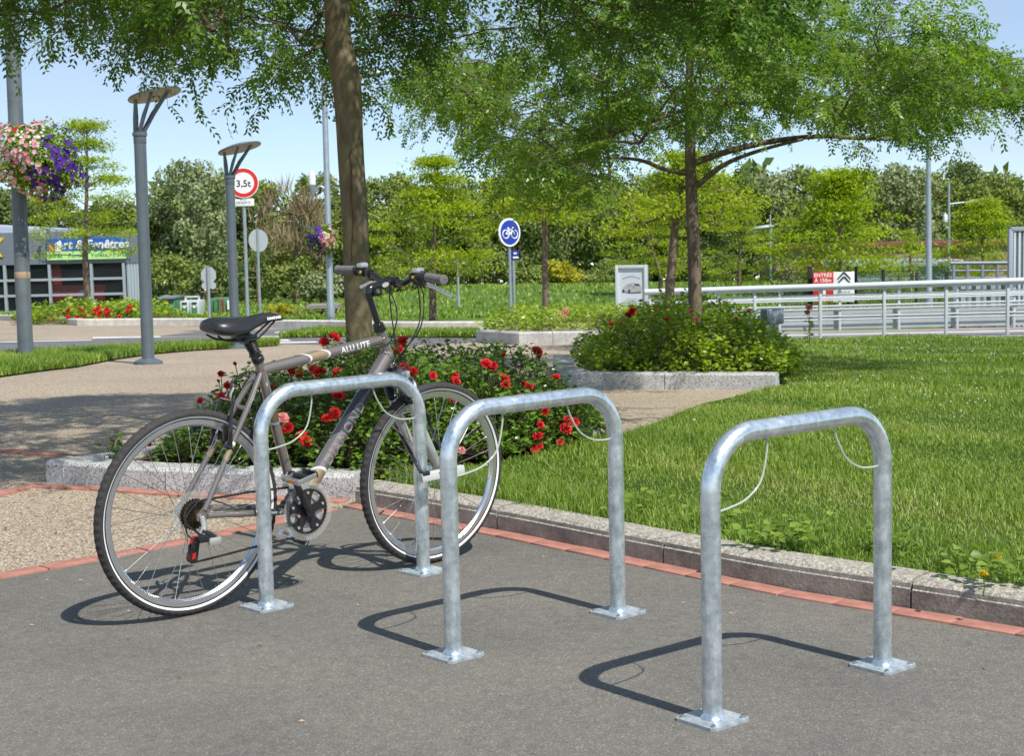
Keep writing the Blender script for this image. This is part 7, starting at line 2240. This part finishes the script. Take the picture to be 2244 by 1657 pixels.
d = MB(); slab(d, lx(300), lx(307), 0.25, 7.9, xr_ - 0.02, 0.0, lz(578) - 0.01); d.build("side_wall", MT["corrug"], root, False)
d = MB(); d.box(((lx(108) + lx(279)) / 2, -0.06, (lz(522) + lz(550)) / 2), (lx(279) - lx(108), 0.1, lz(522) - lz(550))); SB = d.build("blue_sign", MT["shop_blue"], root, False)
inst("lettering", text_mesh("Art & Fenêtres", 0.45, MT["sign_white"], 0.004, 0.15, 0.012), SB, XZ(lx(206), -0.118, lz(537)))
d = MB(); d.box((lx(118), -0.115, lz(543)), (0.18, 0.02, 0.24)); d.build("sign_mark", MT["orange"], SB, False)
d = MB(); d.box((lx(131), -0.115, lz(544)), (0.26, 0.02, 0.20)); d.prism([(-0.22, 0), (0.22, 0), (0, 0.17)], 0, 0.02, M=XZ(lx(132), -0.105, lz(539))); d.build("sign_mark", MT["sign_white"], SB, False)
d = MB(); d.box(((lx(107) + lx(279)) / 2, -0.06, (lz(550.5) + lz(569)) / 2), (lx(279) - lx(107), 0.1, lz(550.5) - lz(569))); SG = d.build("green_sign", MT["sign_green"], root, False)
inst("lettering", text_mesh("Fenêtres · Portes · Volets · Portails", 0.21, MT["green_text"], 0.003, 0, 0.003, 1.12), SG, XZ(lx(193), -0.115, lz(560)))
inst("lettering", text_mesh("X", 0.95, MT["yellow"], 0.03, 0.1, 0.03), root, XZ(lx(-13), -0.04, lz(541)))
inst("lettering", text_mesh("U", 0.42, MT["yellow"], 0.03, 0.0, 0.01), root, XZ(lx(-6), -0.04, lz(568)))
d = MB(); d.tube([(lx(106), -0.3, lz(508)), (lx(106), -0.5, lz(512))], [0.06, 0.10], 10); d.build("sign_spotlight", MT["sign_white"], root, True)

# ---- recycling yard between shop and signs
def yard_box(name, label, cat, x0p, x1p, ty, by, Y, m, depth=1.2):
    a, e_ = at(x0p, ty, Y), at(x1p, by, Y); cx = (a.x + e_.x) / 2; g = float(field_z(cx, Y))
    t = empty(name, (cx, Y, g), label=label, cat=cat)
    return t, e_.x - a.x, a.z - g
t, w, h = yard_box("skip_container", "green metal container with a yellow plate, behind the lamp post", "container", 348, 384, 655, 697, 50, "container")
d = MB(); d.box((0, 0.6, h / 2), (w, 1.2, h), bev=0.02); d.build("body", MT["container"], t, True)
d = MB(); d.box((0, 0.55, h + 0.03), (w + 0.06, 1.3, 0.06)); d.build("rim", MT["grey_metal"], t, False)
d = MB(); d.box((-w * 0.05, -0.02, h * 0.80), (w * 0.32, 0.03, h * 0.24)); d.build("yellow_plate", MT["yellow"], t, False)
t, w, h = yard_box("skip_container", "rusty green container with a small white plate, left of the second lamp post", "container", 456, 508, 655, 694, 50, "container")
d = MB(); d.box((0, 0.6, h / 2), (w, 1.2, h), bev=0.02); d.build("body", MT["container"], t, True)
for i in range(5):
    d = MB(); d.box((-w / 2 + (i + 0.5) * w / 5, -0.03, h / 2), (0.05, 0.06, h * 0.9)); d.build("rib", MT["container"], t, False)
d = MB(); d.prism([(-0.22, -0.25), (0.10, -0.30), (0.24, -0.02), (0.08, 0.10), (0.12, 0.26), (-0.14, 0.28), (-0.05, 0.05)], 0, 0.01, M=XZ(0.05, -0.005, h * 0.45)); d.build("rust_patch", MT["rust"], t, False)
d = MB(); d.box((w * 0.40, -0.07, h * 0.6), (0.09, 0.02, 0.30)); d.build("white_plate", MT["sign_white"], t, False)
t, w, h = yard_box("recycling_bank", "white double recycling bank between the green containers", "recycling bank", 393, 438, 652, 699, 49, "white")
for sx in (-1, 1):
    d = MB(); d.box((sx * w * 0.25, 0.5, h * 0.40), (w * 0.48, 1.0, h * 0.80), bev=0.03); BN = d.build("bin", MT["white"], t, True)
    d = MB(); d.box((sx * w * 0.25, -0.01, h * 0.30), (w * 0.26, 0.03, h * 0.40)); d.build("green_panel", MT["container"], BN, False)
    d = MB(); disc(d, w * 0.07, 0, 0.02, 18, M=XZ(sx * w * 0.25, -0.028, h * 0.47)); d.build("round_label", MT["sign_white"], BN, True)
    d = MB(); d.box((sx * w * 0.25, -0.01, h * 0.67), (w * 0.24, 0.03, h * 0.10)); d.build("slot", MT["dark_metal"], BN, False)
d = MB()
for sx in (-1, 1): d.box((sx * w * 0.34, 0.5, h * 0.9), (0.06, 0.06, h * 0.2))
d.box((0, 0.5, h), (w * 0.74, 0.06, 0.05)); d.build("lifting_frame", MT["white"], t, False)
t, w, h = yard_box("refuse_sack", "crumpled white sack on the grass left of the recycling bank", "sack", 364, 384, 690, 702, 47.5, "white")
rr = np.random.default_rng(77); d = MB(); d.lathe([(0.02, 0), (w * 0.45, 0.02), (w * 0.5, h * 0.4), (w * 0.33, h * 0.75), (w * 0.08, h * 0.9), (w * 0.12, h * 1.05), (0, h * 1.08)], 14)
d.v = [(x + rr.normal(0, w * 0.03), y + rr.normal(0, w * 0.03), z + abs(rr.normal(0, h * 0.03))) for x, y, z in d.v]; d.build("bag", MT["white"], t, True, 80)
t, w, h = yard_box("pallet_stack", "tall thin stack of grey wooden pallets at the left of the containers", "pallets", 352, 362, 648, 697, 51, "wood_grey")
n_ = 11
for i in range(n_):
    z = h * (i + 0.5) / n_
    d = MB(); d.box((0.02 * (i % 2), 0.4, z + h / n_ * 0.25), (w, 0.8, h / n_ * 0.35)); d.box((0.02 * (i % 2), 0.02, z - h / n_ * 0.2), (w * 0.3, 0.1, h / n_ * 0.5)); d.build("pallet", MT["wood_grey"], t, False)
t, w, h = yard_box("picnic_bench", "wooden shelter bench left of the mossy trunk", "bench", 672, 742, 673, 702, 46, "wood")
d = MB(); d.box((0, 0.5, h), (w, 1.3, 0.10)); d.build("roof", MT["wood_grey"], t, False)
d = MB(); d.box((0, -0.05, h * 0.78), (w * 0.96, 0.06, h * 0.20)); d.build("front_board", MT["wood"], t, False)
for sx in (-0.45, 0.0, 0.45): d = MB(); d.box((sx * w, 0.1, h * 0.47), (0.10, 0.10, h * 0.94)); d.build("post", MT["wood"], t, False)
d = MB(); d.box((0, 0.25, h * 0.28), (w * 0.88, 0.4, 0.07)); d.build("seat", MT["wood"], t, False)
